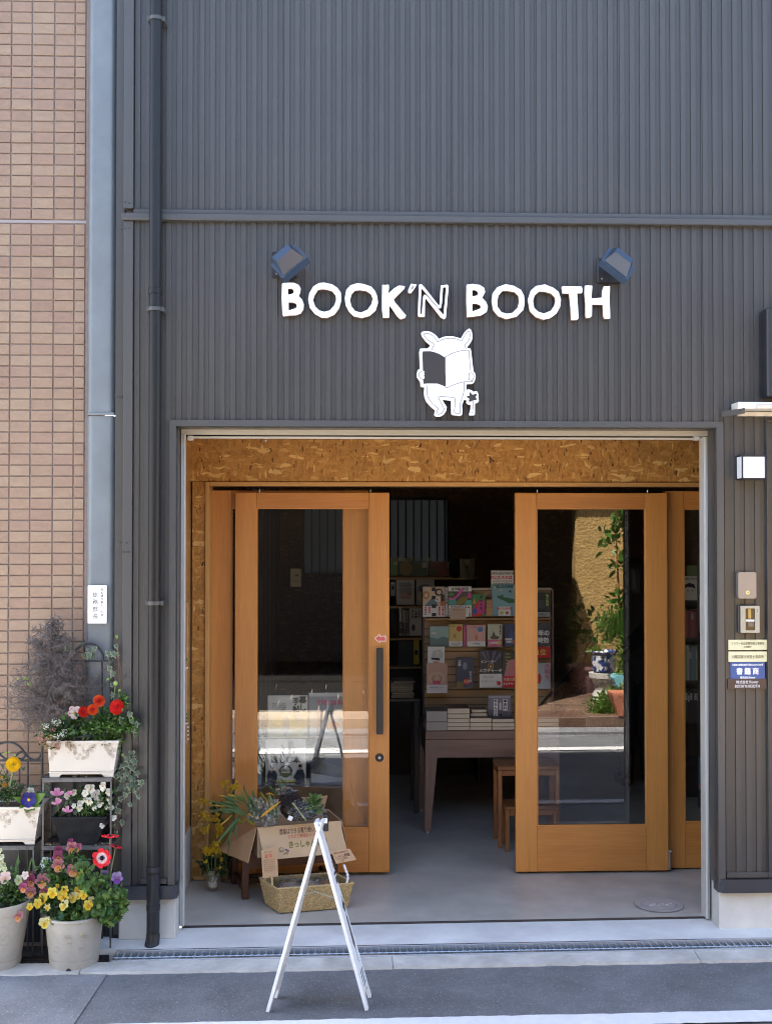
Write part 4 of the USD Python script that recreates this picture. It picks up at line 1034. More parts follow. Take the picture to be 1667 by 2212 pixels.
c0 = at(963, 690, YL)
sg = Thing('shop_sign', 'white hand-cut letters spelling the shop name on the dark cladding', 'sign', c0)
for ch, to, outer, holes in LET:
    g = pxpoly(outer, YL, to)
    for h in holes:
        g = g.difference(pxpoly(h, YL, to))
    g = g.buffer(-0.0022).buffer(0.0044, quad_segs=5).buffer(-0.0022, quad_segs=5)
    body = sg.part('letter', front(g, YL + 0.026, 0.022), SIGNEDGE)
    sg.part('letter_face', front(g.buffer(0.0006), YL + 0.0039, 0.006), WHITE, parent=body)
    pts = [g.representative_point()] + [Point(*q) for q in list(g.exterior.coords)[::9]]
    sg.part('spacer', cat([box(q.x - 0.003, q.x + 0.003, YL + 0.0262, 0.004, q.y - 0.003, q.y + 0.003) for q in [g.buffer(-0.006).representative_point()]]), BLACKP, parent=body)

# ------------------------------------------------------------------ shop emblem: a long-eared animal reading a book
def cR(x, y): return ((1640 + x / 5.3967) / 1.85123, (1280 + y / 5.3967) / 1.85123)
outline = [(232,290),(250,260),(300,243),(380,240),(450,262),(520,305),(565,345),(618,410),(700,370),(780,352),(850,347),(930,355),(1010,375),(1090,402),(1160,280),(1210,225),(1265,185),(1300,200),(1325,260),(1340,340),(1335,410),(1290,500),(1228,575),(1235,612),(1295,615),(1310,680),(1340,950),(1362,1110),(1395,1150),(1408,1210),(1400,1270),(1375,1340),(1340,1375),(1210,1382),(1205,1520),(1225,1505),(1265,1500),(1320,1515),(1365,1550),(1415,1535),(1445,1545),(1470,1620),(1465,1690),(1478,1745),(1450,1785),(1392,1800),(1390,2035),(1375,2055),(1275,2055),(1268,2040),(1300,1920),(1305,1825),(1250,1820),(1215,1795),(1210,1770),(1220,1735),(1160,1712),(1110,1850),(1125,1950),(1115,2040),(1080,2068),(900,2045),(885,2020),(880,1740),(690,1715),(720,1780),(785,1880),(770,1960),(720,2040),(650,2080),(570,2085),(525,2065),(520,2030),(535,1945),(430,1860),(340,1750),(305,1640),(297,1560),(308,1450),(225,1440),(215,1330),(150,1240),(137,1180),(160,1080),(210,1060),(195,690),(215,620),(380,612),(435,545),(330,450),(260,360)]
page = [(270,675),(440,672),(560,705),(650,745),(740,805),(757,815),(757,1100),(765,1440),(700,1415),(585,1372),(390,1370),(285,1378),(275,1280),(300,1265),(312,1230),(290,1200),(312,1165),(285,1145),(312,1120),(290,1092),(270,1080),(262,720)]
star = [(1270,1570),(1300,1558),(1325,1605),(1355,1610),(1400,1592),(1430,1600),(1430,1625),(1405,1660),(1430,1700),(1425,1728),(1350,1735),(1310,1760),(1265,1765),(1258,1745),(1275,1700),(1250,1685),(1215,1665),(1225,1640),(1270,1640),(1280,1610)]
lines = [[(740,805),(800,770),(900,720),(1020,680),(1150,655),(1250,650),(1265,665),(1272,800),(1300,1100)], [(1325,1300),(1325,1330),(1160,1335),(1000,1375),(860,1430),(785,1460),(760,1445)],
 [(290,310),(320,290),(400,295),(480,335),(540,400),(595,480)], [(290,310),(340,390),(420,460),(500,510),(505,540),(460,650)], [(595,470),(700,420),(850,392),(1000,410),(1110,460)],
 [(1110,455),(1150,370),(1250,235),(1285,310),(1270,410),(1225,480),(1175,535),(1200,625)],
 [(372,1385),(365,1500),(372,1640),(450,1770),(530,1850),(605,1915),(580,1960),(580,2010),(610,2035),(670,2010),(715,1950),(725,1905),(640,1750),(615,1660),(800,1660),(920,1672),(960,1690),(960,1850),(950,1970),(975,2010),(1020,2025),(1070,2005),(1080,1950),(1070,1840),(1100,1720),(1150,1560),(1160,1340)],
 [(1255,1155),(1310,1138),(1350,1160),(1370,1220),(1350,1280),(1320,1300),(1265,1285)], [(1255,1155),(1280,1190),(1255,1215),(1275,1245),(1265,1285)], [(295,1092),(230,1110),(190,1160),(195,1220),(240,1270),(285,1275)], [(1350,1740),(1355,1860),(1335,2010)]]
em = Thing('shop_emblem', 'white cut-out emblem of a long-eared animal reading a book above the door', 'emblem', at(962, 895, -0.03))
g = pxpoly(outline, YL, cR); g = g.buffer(-0.002).buffer(0.004, quad_segs=4).buffer(-0.002, quad_segs=4)
em.part('body', front(g, YL + 0.026, 0.022), SIGNEDGE)
em.part('face_sheet', front(g.buffer(0.0006), YL + 0.0039, 0.006), WHITE)
em.part('black_page', front(pxpoly(page, YL, cR), YL - 0.0023, 0.0006), SIGNBLACK)
em.part('black_flower', front(rounded(pxpoly(star, YL, cR), 0.002), YL - 0.0023, 0.0006), SIGNBLACK)
for ln in lines:
    q = [at(*cR(a, b), YL) for a, b in ln]
    s = LineString([(p[0], p[2]) for p in curve(q, 5)]).buffer(0.0012, quad_segs=1)
    em.part('drawn_line', front(s.simplify(0.0001), YL - 0.0025, 0.0004), SIGNBLACK)
em.part('spacer', cat([box(p[0] - 0.004, p[0] + 0.004, YL + 0.0262, 0.004, p[2] - 0.004, p[2] + 0.004) for p in (at(*cR(600, 1000), YL), at(*cR(1000, 900), YL), at(*cR(1330, 1640), YL))]), BLACKP)

# ------------------------------------------------------------------ floodlights
def flood(label, to, plate, flange, edge, house, ridge, screws, side):
    c = at(*to(*plate[0]), 0.0)
    t = Thing('floodlight', label, 'floodlight', c, 'floodlights over the shop sign')
    p0, p1 = at(*to(*plate[0]), -0.012), at(*to(*plate[1]), -0.012)
    t.part('wall_plate', cbox(p0[0], p1[0], -0.014, 0.006, p1[2], p0[2], 0.005), BLACKP)
    Yc = {0: -0.105, 1: -0.10, 2: -0.155, 3: -0.16} if side > 0 else {0: -0.155, 1: -0.10, 2: -0.105, 3: -0.16}
    f = [at(*to(*q), Yc[i]) for i, q in enumerate(flange)]
    e = np.array([at(*to(edge[0] + flange[0][0], edge[1] + flange[0][1]), Yc[0]) - f[0]])[0] + [0, 0.028, 0]
    t.part('flange', hull(f + [q + e for q in f]), FLOODM)
    cen = sum(f) / 4
    n = unit(np.cross(f[1] - f[0], f[3] - f[0])); n = n if n[1] < 0 else -n
    base = [cen + (q - cen) * 0.84 for q in f]
    def up(pts, h):
        out = []
        for q in pts:
            d = ray(*to(*q)); s = ((cen + n * h - CAM) @ n) / (d @ n); out.append(CAM + d * s)
        return out
    t.part('housing', hull(base + up(ridge, 0.060) + up(house[:2], 0.055) + up(house[2:], 0.006)), FLOODM)
    t.part('lens', hull([cen + (q - cen) * 0.9 + e * 1.001 for q in f] + [cen + (q - cen) * 0.88 + e * 1.05 for q in f]), pm(f'flood_lens_{"l" if side > 0 else "r"}', (0.55, 0.55, 0.5), 0.1))
    a = (p0 + p1) / 2
    b = cen + e
    t.part('bracket', cat([tube([[a[0], -0.01, a[2]], [b[0], b[1] + 0.012, b[2]]], 0.012, 8), cbox(b[0] - 0.02, b[0] + 0.02, b[1], b[1] + 0.018, b[2] - 0.02, b[2] + 0.02, 0.004)]), BLACKP)
    for q in screws:
        s = at(*to(*q), -0.0145)
        t.part('screw', disc([s[0], -0.0142, s[2]], 0.0045, 0.004, 12), pm(f'brass_{side}_{q[0]}'.replace('-', 'm'), (0.6, 0.55, 0.42), 0.3, metal=0.8))
def cL(x, y): return ((1050 + x / 6.668) / 1.85123, (940 + y / 6.668) / 1.85123)
def cQ(x, y): return ((2350 + x / 6.668) / 1.85123, (950 + y / 6.668) / 1.85123)
flood('black square floodlight above the first letter of the sign', cL, [(240, 450), (925, 1130)], [(205, 790), (870, 235), (1190, 580), (530, 1152)], (80, 100), [(370, 700), (765, 355), (1060, 560), (515, 1005)], [(250, 580), (660, 235)], [(372, 1030), (850, 1030)], 1)
flood('black square floodlight above the last letter of the sign', cQ, [(248, 550), (905, 1220)], [(372, 592), (570, 258), (1250, 775), (1068, 1125)], (-72, 100), [(730, 370), (1150, 690), (475, 575), (1060, 980)], [(785, 245), (1212, 590)], [(372, 1095), (800, 1105)], -1)

# ------------------------------------------------------------------ right pier: lamp, canopy, boxes, name plates
YN = -0.006
def C5(x, y): return ((2700 + x * 0.79098) / 1.85123, (1150 + y * 0.79098) / 1.85123)
def C6(x, y): return ((2850 + x * 0.24868) / 1.85123, (2250 + y * 0.24868) / 1.85123)
def pbox(a, b, y0, y1, to=lambda x, y: (x, y), c=0.002, Yref=None):
    p, q = at(*to(*a), y0 if Yref is None else Yref), at(*to(*b), y0 if Yref is None else Yref)
    return cbox(p[0], q[0], y0, y1, q[2], p[2], c)
p = at(1624, 1036, -0.05)
wl = Thing('wall_lamp', 'square black framed wall lamp with white panels on the right pier', 'lamp', p)
F0, F1 = at(*C5(335, 846), -0.085), at(*C5(461, 971), -0.085)
w = 0.006
x0, x1, z1, z0 = F0[0], F1[0], F0[2], F1[2]
wl.part('frame', cat([cbox(x0, x1, -0.085, -0.002, z1 - w, z1, 0.001), cbox(x0, x1, -0.085, -0.002, z0, z0 + w, 0.001)] + [cbox(a, a + w, -0.085, -0.078, z0 + w, z1 - w, 0.001) for a in (x0, x1 - w)] + [cbox(x0, x1, -0.012, 0.0, z0 + w, z1 - w, 0.001)]), BLACKP)
wl.part('front_panel', cbox(x0 + w + 0.001, x1 - w - 0.001, -0.083, -0.075, z0 + w + 0.001, z1 - w - 0.001, 0.003), ACRYL)
wl.part('side_panel', cbox(x0 + 0.001, x0 + 0.006, -0.072, -0.013, z0 + w + 0.001, z1 - w - 0.001, 0.001), ACRYL)
wl.part('side_panel', cbox(x1 - 0.006, x1 - 0.001, -0.072, -0.013, z0 + w + 0.001, z1 - w - 0.001, 0.001), ACRYL)
cn = Thing('canopy', 'small white door canopy with a dark front bar at the right edge', 'canopy', at(1640, 900, -0.1))
cn.part('soffit_panel', pbox((1594, 868), (1760, 884), -0.10, 0.0, c=0.003), pm('canopy_white', (0.72, 0.69, 0.62), 0.45))
cn.part('ledger', pbox((1594, 889), (1760, 899), -0.02, 0.004, c=0.002), pm('canopy_cream', (0.62, 0.56, 0.46), 0.45))
a, b = at(*C5(300, 606), -0.20), at(*C5(300, 635), -0.20)
e0, e1 = at(*C5(412, 590), -0.27), at(*C5(412, 618), -0.27)
cn.part('dark_bar', hull([[a[0], -0.02, a[2]], [a[0], -0.02, b[2]], [a[0] + 0.006, -0.012, a[2]], [a[0] + 0.006, -0.012, b[2]], [e0[0], -0.11, e0[2] + 0.001], [e0[0], -0.11, e1[2]], [e0[0], -0.10, e0[2]], [e0[0], -0.10, e1[2]]]), SHELFDARK)
cn.part('front_board', pbox(C5(412, 590), (1760, 883), -0.112, -0.104, c=0.002), pm('canopy_sand', (0.60, 0.53, 0.42), 0.45))
for q in (C5(330, 641), C5(455, 641)):
    s = at(*q, -0.0205); cn.part('screw', ball(s, 0.0035, 1, (1, 0.5, 1)), ZINC)
bs = Thing('dark_shutter_box', 'tall dark metal box above the canopy at the right edge', 'shutter box', at(1662, 858, -0.05))
bs.part('case', pbox((1656, 664), (1760, 857), -0.08, 0.0, c=0.006), pm('box_black', (0.022, 0.022, 0.026), 0.4))
bs.part('edge_strip', pbox((1653, 668), (1656, 850), -0.02, 0.0, c=0.001), BASETRIM)
dt = solo('door_jamb_trim', cat([pbox((1656.5, 912), (1661, 1900), -0.016, 0.004, c=0.001), pbox((1656.5, 907), (1700, 912), -0.016, 0.004, c=0.001)]), TRIM, 'thin dark trim round the next doorway at the right edge', 'trim')
kb = Thing('key_box', 'grey metal key box with round lock on the right pier', 'key box', at(1614, 1293, -0.03))
g0, g1 = at(*C6(405, 155), -0.03), at(*C6(698, 580), -0.03)
kb.part('case', front(rounded(sbox(g0[0], g1[2], g1[0], g0[2]), 0.008), 0.0, 0.030), GREYBOX)
s = at(*C6(556, 485), -0.03)
lk = kb.part('lock', disc([s[0], -0.0302, s[2]], 0.0105, 0.004), pm('lock_brass', (0.62, 0.58, 0.30), 0.35, metal=0.4))
kb.part('key_slot', box(s[0] - 0.0012, s[0] + 0.0012, -0.0355, -0.034, s[2] - 0.004, s[2] + 0.004), BLACKP, parent=lk)
mt = Thing('intercom', 'beige intercom unit with a dark glass window below the key box', 'intercom', at(1619, 1365, -0.03))
g0, g1 = at(*C6(446, 700), -0.028), at(*C6(752, 1132), -0.028)
mt.part('back_case', cbox(g0[0] - 0.008, g1[0] - 0.004, -0.018, 0.0, g1[2] - 0.002, g0[2] + 0.004, 0.003), SHELFDARK)
win0, win1 = at(*C6(523, 740), -0.028), at(*C6(678, 1092), -0.028)
body = rounded(sbox(g0[0], g1[2], g1[0], g0[2]), 0.004).difference(rounded(sbox(win0[0], win1[2], win1[0], win0[2]), 0.003))
mt.part('front_case', front(body, -0.0185, 0.0095), pm('intercom_beige', (0.42, 0.37, 0.27), 0.4))
mt.part('window', front(sbox(win0[0] - 0.001, win1[2] - 0.001, win1[0] + 0.001, win0[2] + 0.001), -0.0183, 0.003), pm('intercom_glass', (0.015, 0.012, 0.010), 0.06))
wz = win0[2] - win1[2]; ww = win1[0] - win0[0]
mt.part('gauge', cat([box(win0[0] + ww * 0.32, win0[0] + ww * 0.62, -0.0235, -0.0215, win0[2] - wz * 0.47, win0[2] - wz * 0.02), ]), pm('gauge_amber', (0.45, 0.30, 0.08), 0.4))
mt.part('gauge_band', box(win0[0] + ww * 0.05, win0[0] + ww * 0.95, -0.025, -0.0236, win0[2] - wz * 0.6, win0[2] - wz * 0.51), WHITE)
mt.part('grille', cat([box(win0[0] + ww * (0.30 + 0.09 * i), win0[0] + ww * (0.345 + 0.09 * i), -0.0235, -0.0215, win0[2] - wz * 0.83, win0[2] - wz * 0.63) for i in range(7)]), GREYBOX)
s = at(*C6(711, 775), -0.029); mt.part('slot', box(s[0] - 0.001, s[0] + 0.001, -0.029, -0.0281, s[2] - 0.008, s[2] + 0.008), BLACKP)

def plate(label, a, b, mat, rows, ink, th=0.006, off=0.0, screws=True):
    p, q = at(*C6(*a), YN - off - th), at(*C6(*b), YN - off - th)
    t = Thing('name_plate', label, 'name plate', ((p[0] + q[0]) / 2, -th, q[2]))
    t.part('plate', front(rounded(sbox(p[0], q[2], q[0], p[2]), 0.002), 0.0005, th + off + 0.0005), mat)
    cx, W, H = (p[0] + q[0]) / 2, q[0] - p[0], p[2] - q[2]
    for text, cy, h, fit, bold in rows:
        t.part('lettering', front(line_text(text, cx, q[2] + H * (1 - cy) - h * H * 0.36, h * H, bold, fit=W * fit), -th - off - 0.0001, 0.0006), ink)
INKBROWN = pm('ink_brown', (0.16, 0.12, 0.06), 0.6); INKWHITE = pm('ink_white', (0.8, 0.8, 0.8), 0.5); INKDARK = pm('ink_dark', (0.05, 0.05, 0.055), 0.6)
plate('upper cream name plate with two lines of small dark lettering', (255, 1247), (877, 1409), CREAMPLATE, [('フラワー社会保険労務士事務所', 0.36, 0.30, 0.86, False), ('玉濱優子', 0.70, 0.22, 0.20, False)], INKBROWN)
plate('second cream name plate with one line of dark lettering', (255, 1437), (877, 1601), CREAMPLATE, [('川畑詞歳行政書士事務所', 0.50, 0.36, 0.84, False)], INKBROWN)
plate('blue name plate with three large white characters', (285, 1604), (845, 1880), BLUEPLATE, [('大阪府公安委員会許可 第621214072596号', 0.17, 0.13, 0.90, True), ('書 籍 商', 0.54, 0.40, 0.66, True), ('株式会社 flower', 0.90, 0.14, 0.44, True)], INKWHITE, 0.004)
plate('dark brown name plate lettered with the shop name in white', (248, 1878), (868, 2036), BROWNPLATE, [('株式会社 flower', 0.31, 0.34, 0.58, False), ("BOOK'N BOOTH", 0.73, 0.38, 0.66, False)], INKWHITE, 0.007)

# white plate on the zinc sheet
p, q = at(190, 1265, 0.038), at(230.3, 1347, 0.038)
wp = Thing('notice_plate', 'small white plate with upright black characters on the zinc sheet', 'name plate', ((p[0] + q[0]) / 2, 0.04, q[2]))
wp.part('plate', front(rounded(sbox(p[0], q[2], q[0], p[2]), 0.002), 0.046, 0.010), ACRYL)
W, H = q[0] - p[0], p[2] - q[2]
wp.part('lettering', front(column_text('総務部長', p[0] + W * 0.40, q[2] + H * 0.83, H * 0.145, 1.3), 0.0359, 0.0006), INKDARK)
wp.part('lettering', front(column_text('高松連合第十一町会', p[0] + W * 0.75, q[2] + H * 0.93, H * 0.075, 1.12), 0.0359, 0.0006), INKDARK)
for cy in (0.945, 0.055):
    wp.part('screw', disc([p[0] + W * 0.5, 0.0359, q[2] + H * cy], 0.0016, 0.001, 8), GREYBOX)
# ------------------------------------------------------------------ folding A-board on the road
def c3(x, y): return ((750 + 0.53989 * x) / 1.85123, (3050 + 0.53989 * y) / 1.85123)
zr = -0.041 + float(slope(-0.1))
fl0, fr0 = atz(573.5, 2187.5, zr), atz(795, 2184.5, zr)
fl1, fr1 = atz(594.5, 2151, zr), atz(802.5, 2151, zr)
Yn, Yf = (fl0[1] + fr0[1]) / 2, (fl1[1] + fr1[1]) / 2
an = at(686.5, 1777, Yn); af = an + (at(700, 1768, Yf) - an) * [1, 0.42, 0] + [0, 0, -0.004]
ab = Thing('a_board', 'white folding A-board sign standing on the road before the entrance', 'sign board', (0.5 * (fl0[0] + fr1[0]), (Yn + Yf) / 2, zr))
def leg_panel(fn, ff, ax_n, ax_f, side):
    top = np.linalg.norm(ax_f - ax_n)
    U = ff - fn; wdt = np.linalg.norm(U); V = (ax_n - fn); hgt = np.linalg.norm(V)
    U, V = U / wdt, V / hgt
    g = Polygon([(0, 0), (wdt, 0), (top, hgt), (0, hgt)]).difference(Polygon([(0.028, -0.01), (0.036, 0.045), (0.052, 0.062), (wdt - 0.052, 0.062), (wdt - 0.036, 0.045), (wdt - 0.028, -0.01)]))
    g = g.buffer(-0.004).buffer(0.004, quad_segs=4)
    N = unit(np.cross(U, V)); th = 0.0125
    O = fn if N[0] * side < 0 else fn - N * th
    return prism(g, O, U, V, th), (fn, U, V, wdt, hgt)
m, _ = leg_panel(fl0, fl1, an + [0.004, 0, 0], af + [0.004, 0, 0], -1)
ab.part('panel', m, BOARDW)
m, (O, U, V, wdt, hgt) = leg_panel(fr0, fr1, an - [0.004, 0, 0], af - [0.004, 0, 0], 1)
pr = ab.part('panel', m, BOARDW, label='right panel with black print down its outer face')
N = unit(np.cross(U, V)); N = N if N[0] > 0 else -N
def onp(g, d=0.0008):
    return prism(g, O + N * 0.0003, U, V, d) if np.cross(U, V) @ N > 0 else prism(affinity.scale(g, -1, 1, origin=(0, 0)), O + N * 0.0003, -U, V, d)
marks = [sbox(0.078, 0.56, 0.082, 0.59), sbox(0.06, 0.535, 0.10, 0.545), sbox(0.066, 0.50, 0.094, 0.525), sbox(0.079, 0.36, 0.083, 0.445), Polygon([(0.055, 0.405), (0.081, 0.43), (0.107, 0.405), (0.081, 0.375)]),
         Polygon([(0.072, 0.36), (0.09, 0.36), (0.098, 0.25), (0.082, 0.22), (0.066, 0.25)]), sbox(0.080, 0.17, 0.083, 0.22)]
for g in marks:
    ab.part('printed_mark', onp(g), SIGNBLACK, parent=pr)
for k in range(4):
    ab.part('printed_line', onp(unary_union([sbox(0.05 + 0.012 * i, 0.128 - 0.017 * k, 0.058 + 0.012 * i, 0.138 - 0.017 * k) for i in range(6)])), pm(f'faint_print_{k}', (0.25, 0.25, 0.26), 0.5), parent=pr)
a, b = (an + af) / 2, unit(af - an)
ab.part('hinge', tube([an + [0, 0.002, -0.006], af + [0, -0.002, -0.006]], 0.006, 10), BOARDW)
cp = at(*c3(1009, 455), Yf - 0.01) + [0.007, 0, 0.012]
clip = ab.part('top_clip', cbox(cp[0] - 0.012, cp[0] + 0.012, Yf - 0.05, Yf + 0.004, cp[2] - 0.034, cp[2] + 0.032, 0.003), BLACKP)
ab.part('clip_label', box(cp[0] - 0.006, cp[0] + 0.008, Yf - 0.0515, Yf - 0.0503, cp[2] + 0.0, cp[2] + 0.02), WHITE, parent=clip)
ab.part('hinge_pin', ball(an + [0.003, -0.004, -0.01], 0.006, 1), ZINC)
Ym = (Yn + Yf) / 2
br = [at(644, 1940, Ym), at(679.5, 1926.5, Ym), at(723, 1941.5, Ym)]
ab.part('brace', cat([tube(br, 0.0028, 6)]), pm('brace_green', (0.45, 0.48, 0.40), 0.4))

# ------------------------------------------------------------------ stool, box of vegetables, basket at the left of the entrance
def c7(x, y): return ((790 + x / 4.02308) / 1.85123, (3100 + y / 4.02308) / 1.85123)
def c6b(x, y): return ((1000 + x / 3.70444) / 1.85123, (3150 + y / 3.70444) / 1.85123)
TH = math.radians(16)
EX, EY = np.array([math.cos(TH), math.sin(TH), 0]), np.array([-math.sin(TH), math.cos(TH), 0])
def loc(o, a, b, z): return np.asarray(o) * [1, 1, 0] + EX * a + EY * b + np.array([0, 0, z])
def lbox(o, a0, a1, b0, b1, z0, z1): return hexa([loc(o, *q) for q in ((a0, b0, z0), (a1, b0, z0), (a1, b1, z0), (a0, b1, z0), (a0, b0, z1), (a1, b0, z1), (a1, b1, z1), (a0, b1, z1))])
so = atz(523.5, 1944, 0.0); so[2] = 0
st = Thing('wooden_stool', 'low dark wooden stool under the cardboard box of vegetables', 'stool', loc(so, 0.24, 0.16, 0))
SH = 0.232; SW, SD = 0.50, 0.30
for a in (0.0, SW - 0.032):
    for b in (0.0, SD - 0.032):
        st.part('leg', lbox(so, a, a + 0.032, b, b + 0.032, 0.0, SH - 0.022), DARKWOOD)
st.part('seat', lbox(so, -0.012, SW + 0.012, -0.012, SD + 0.012, SH - 0.022, SH), DARKWOOD_H)
for b in (0.004, SD - 0.024):
    st.part('apron', lbox(so, 0.032, SW - 0.032, b, b + 0.02, SH - 0.085, SH - 0.022), DARKWOOD_H)
for a in (0.006, SW - 0.026):
    st.part('stretcher', lbox(so, a, a + 0.02, 0.032, SD - 0.032, 0.03, 0.062), DARKWOOD_H)
st.part('stretcher', lbox(so, 0.032, SW - 0.032, SD / 2 - 0.01, SD / 2 + 0.012, 0.032, 0.06), DARKWOOD_H)

bo = at(556, 1845, 0.43); z0 = SH + 0.001
bo = loc(bo, 0, 0, 0)
BW, BD, BH = 0.435, 0.27, 0.150; t = 0.004
cb = Thing('cardboard_box', 'open cardboard box hand-lettered in brown and green on its hanging front flap', 'box', loc(bo, BW / 2, BD / 2, z0))
cb.part('front_wall', lbox(bo, 0, BW, 0, t, z0, z0 + BH), CARD)
cb.part('back_wall', lbox(bo, 0, BW, BD - t, BD, z0, z0 + BH), CARDIN)
cb.part('side_wall', lbox(bo, 0, t, t + 0.0005, BD - t - 0.0005, z0, z0 + BH), CARDIN)
cb.part('side_wall', lbox(bo, BW - t, BW, t + 0.0005, BD - t - 0.0005, z0, z0 + BH), CARDIN)
cb.part('bottom', lbox(bo, t, BW - t, t, BD - t, z0 + 0.0005, z0 + t), CARDIN)
def slab4(p, th):
    """Sheet through 4 points, given thickness behind."""
    p = [np.asarray(q, float) for q in p]
    n = unit(np.cross(p[1] - p[0], p[3] - p[0])) * th
    return hull(p + [q - n for q in p])
ftl, ftr = loc(bo, -0.002, -0.003, z0 + BH), loc(bo, BW - 0.012, -0.003, z0 + BH + 0.002)
fbl, fbr = loc(bo, 0.022, -0.062, z0 + BH - 0.148), loc(bo, BW + 0.012, -0.062, z0 + BH - 0.146)
flap = cb.part('front_flap', slab4([ftl, fbl, fbr, ftr], -0.004), CARD)
U = unit(ftr - ftl); Vv = unit((ftl - fbl) - U * ((ftl - fbl) @ U)); Wf = np.linalg.norm(ftr - ftl); Hf = 0.158
def onflap(g, mat, nm='lettering'):
    n = unit(np.cross(U, Vv)); n = n if n[1] < 0 else -n
    cb.part(nm, prism(g, fbl - U * 0.0 + n * 0.0048, U, Vv, 0.0006), mat, parent=flap)
PENB, PENR, PENG = pm('pen_brown', (0.12, 0.05, 0.03), 0.7), pm('pen_red', (0.50, 0.05, 0.04), 0.7), pm('pen_green', (0.14, 0.15, 0.03), 0.7)
def hand(g, a): return affinity.skew(affinity.rotate(g, a, origin=(0, 0)), 8, 0, origin=(0, 0))
onflap(line_text('農薬はできる限り使いません', 0.085, 0.118, 0.030, align='l', fit=0.235), PENB)
onflap(line_text('とれたて野菜をパリッと', 0.125, 0.095, 0.020, align='l', fit=0.17), PENR)
onflap(line_text('きっしゃん農園', 0.125, 0.050, 0.036, align='l', bold=True, fit=0.20), PENG)
onflap(Point(0.088, 0.042).buffer(0.012).difference(Point(0.089, 0.043).buffer(0.009)).union(sbox(0.084, 0.036, 0.093, 0.039)), PENG, 'drawn_melon')
onflap(affinity.rotate(sbox(0.106, 0.034, 0.127, 0.041), -30), pm('pen_purple', (0.10, 0.04, 0.16), 0.7), 'drawn_aubergine')
onflap(unary_union([Point(0.102 + 0.008 * i, 0.022 + 0.003 * (i % 2)).buffer(0.0045).difference(Point(0.102 + 0.008 * i, 0.022 + 0.003 * (i % 2)).buffer(0.003)) for i in range(3)]), PENB, 'drawn_potatoes')
lt0, lt1 = loc(bo, -0.001, 0.004, z0 + BH), loc(bo, -0.001, BD - 0.01, z0 + BH + 0.004)
lb0, lb1 = loc(bo, -0.052, -0.03, z0 + BH - 0.165), loc(bo, -0.155, BD - 0.06, z0 + BH - 0.155)
cb.part('side_flap', slab4([lt1, lb1, lb0, lt0], -0.004), CARDIN)
cb.part('packing_tape', slab4([loc(bo, -0.0025, 0.002, z0 + BH - 0.04), loc(bo, -0.0025, 0.002, z0 + BH - 0.09), loc(bo, 0.06, -0.0025, z0 + BH - 0.09), loc(bo, 0.06, -0.0025, z0 + BH - 0.04)], 0.0006), PLASTIC)
cb.part('back_flap', slab4([loc(bo, 0.02, BD, z0 + BH), loc(bo, BW - 0.02, BD, z0 + BH), loc(bo, BW + 0.02, BD + 0.075, z0 + BH + 0.055), loc(bo, 0.01, BD + 0.075, z0 + BH + 0.055)], 0.004), CARDIN)
cb.part('side_flap', slab4([loc(bo, BW, 0.01, z0 + BH), loc(bo, BW, BD - 0.01, z0 + BH), loc(bo, BW + 0.03, BD - 0.03, z0 + BH - 0.12), loc(bo, BW + 0.03, 0.02, z0 + BH - 0.12)], 0.004), CARDIN)

# long leaves of the spring onions
rng = np.random.default_rng(41)
YG = 0.47
on = Thing('spring_onions', 'bundle of long green and yellowing onion leaves spilling over the box', 'vegetables', loc(bo, 0.08, 0.12, z0 + 0.01))
Gn, Gy, Go = (0.07, 0.15, 0.05), (0.52, 0.36, 0.03), (0.62, 0.30, 0.04)
ONI = [([(700,640),(500,560),(90,590)],40,Gn,Gn),([(780,650),(560,530),(350,460)],46,Gn,Gn),([(690,660),(500,870),(290,1130)],45,Gn,(0.13,0.22,0.06)),([(640,700),(540,900),(490,1060),(510,1150),(460,1330)],36,Gn,Gn),
 ([(620,760),(610,900),(605,1050)],34,Gn,Gn),([(700,560),(450,470),(150,420)],34,Gn,Gn),([(700,470),(560,390),(350,345)],34,Gn,Gn),([(750,430),(620,330),(465,325)],30,Gn,Gy),([(700,420),(600,350),(500,330)],34,(0.12,0.2,0.05),Gy),
 ([(850,420),(760,260),(745,150)],26,Gn,(0.05,0.1,0.04)),([(950,450),(900,330),(875,235)],30,Gn,Gn),([(1050,430),(1000,340),(975,265)],32,Gn,Go),([(1120,450),(1060,360),(1008,262)],32,(0.2,0.26,0.04),Go),
 ([(1350,260),(1310,120),(1298,45)],24,Gn,Gn),([(1430,200),(1380,110),(1320,55)],24,Gn,(0.04,0.08,0.04)),([(1270,310),(1180,200),(1120,170)],26,Gn,Gn),([(650,700),(700,765),(780,720)],44,(0.2,0.28,0.04),Gy),([(780,690),(860,770),(960,800)],36,(0.18,0.28,0.04),Gy),
 ([(560,640),(450,740),(355,825)],24,Gy,Go),([(600,420),(450,350),(330,335)],20,Gy,Gy),([(820,520),(700,330),(650,260)],30,Gn,Go),([(800,480),(720,300),(680,200)],22,Gn,Gy),([(900,560),(860,420),(820,330)],30,Gn,Gn),([(1150,560),(1120,440),(1085,350)],24,Gy,Go),
 ([(660,520),(520,440),(400,440)],34,Gn,Gn),([(680,600),(480,600),(390,610)],36,Gn,Gn),([(700,630),(470,520),(210,480)],30,Gn,Gy),([(1240,330),(1160,300),(1090,320)],24,Gy,Go),([(880,660),(850,640),(800,620)],40,Go,Gy),([(640,560),(560,440),(420,370)],34,Gn,Gn)]
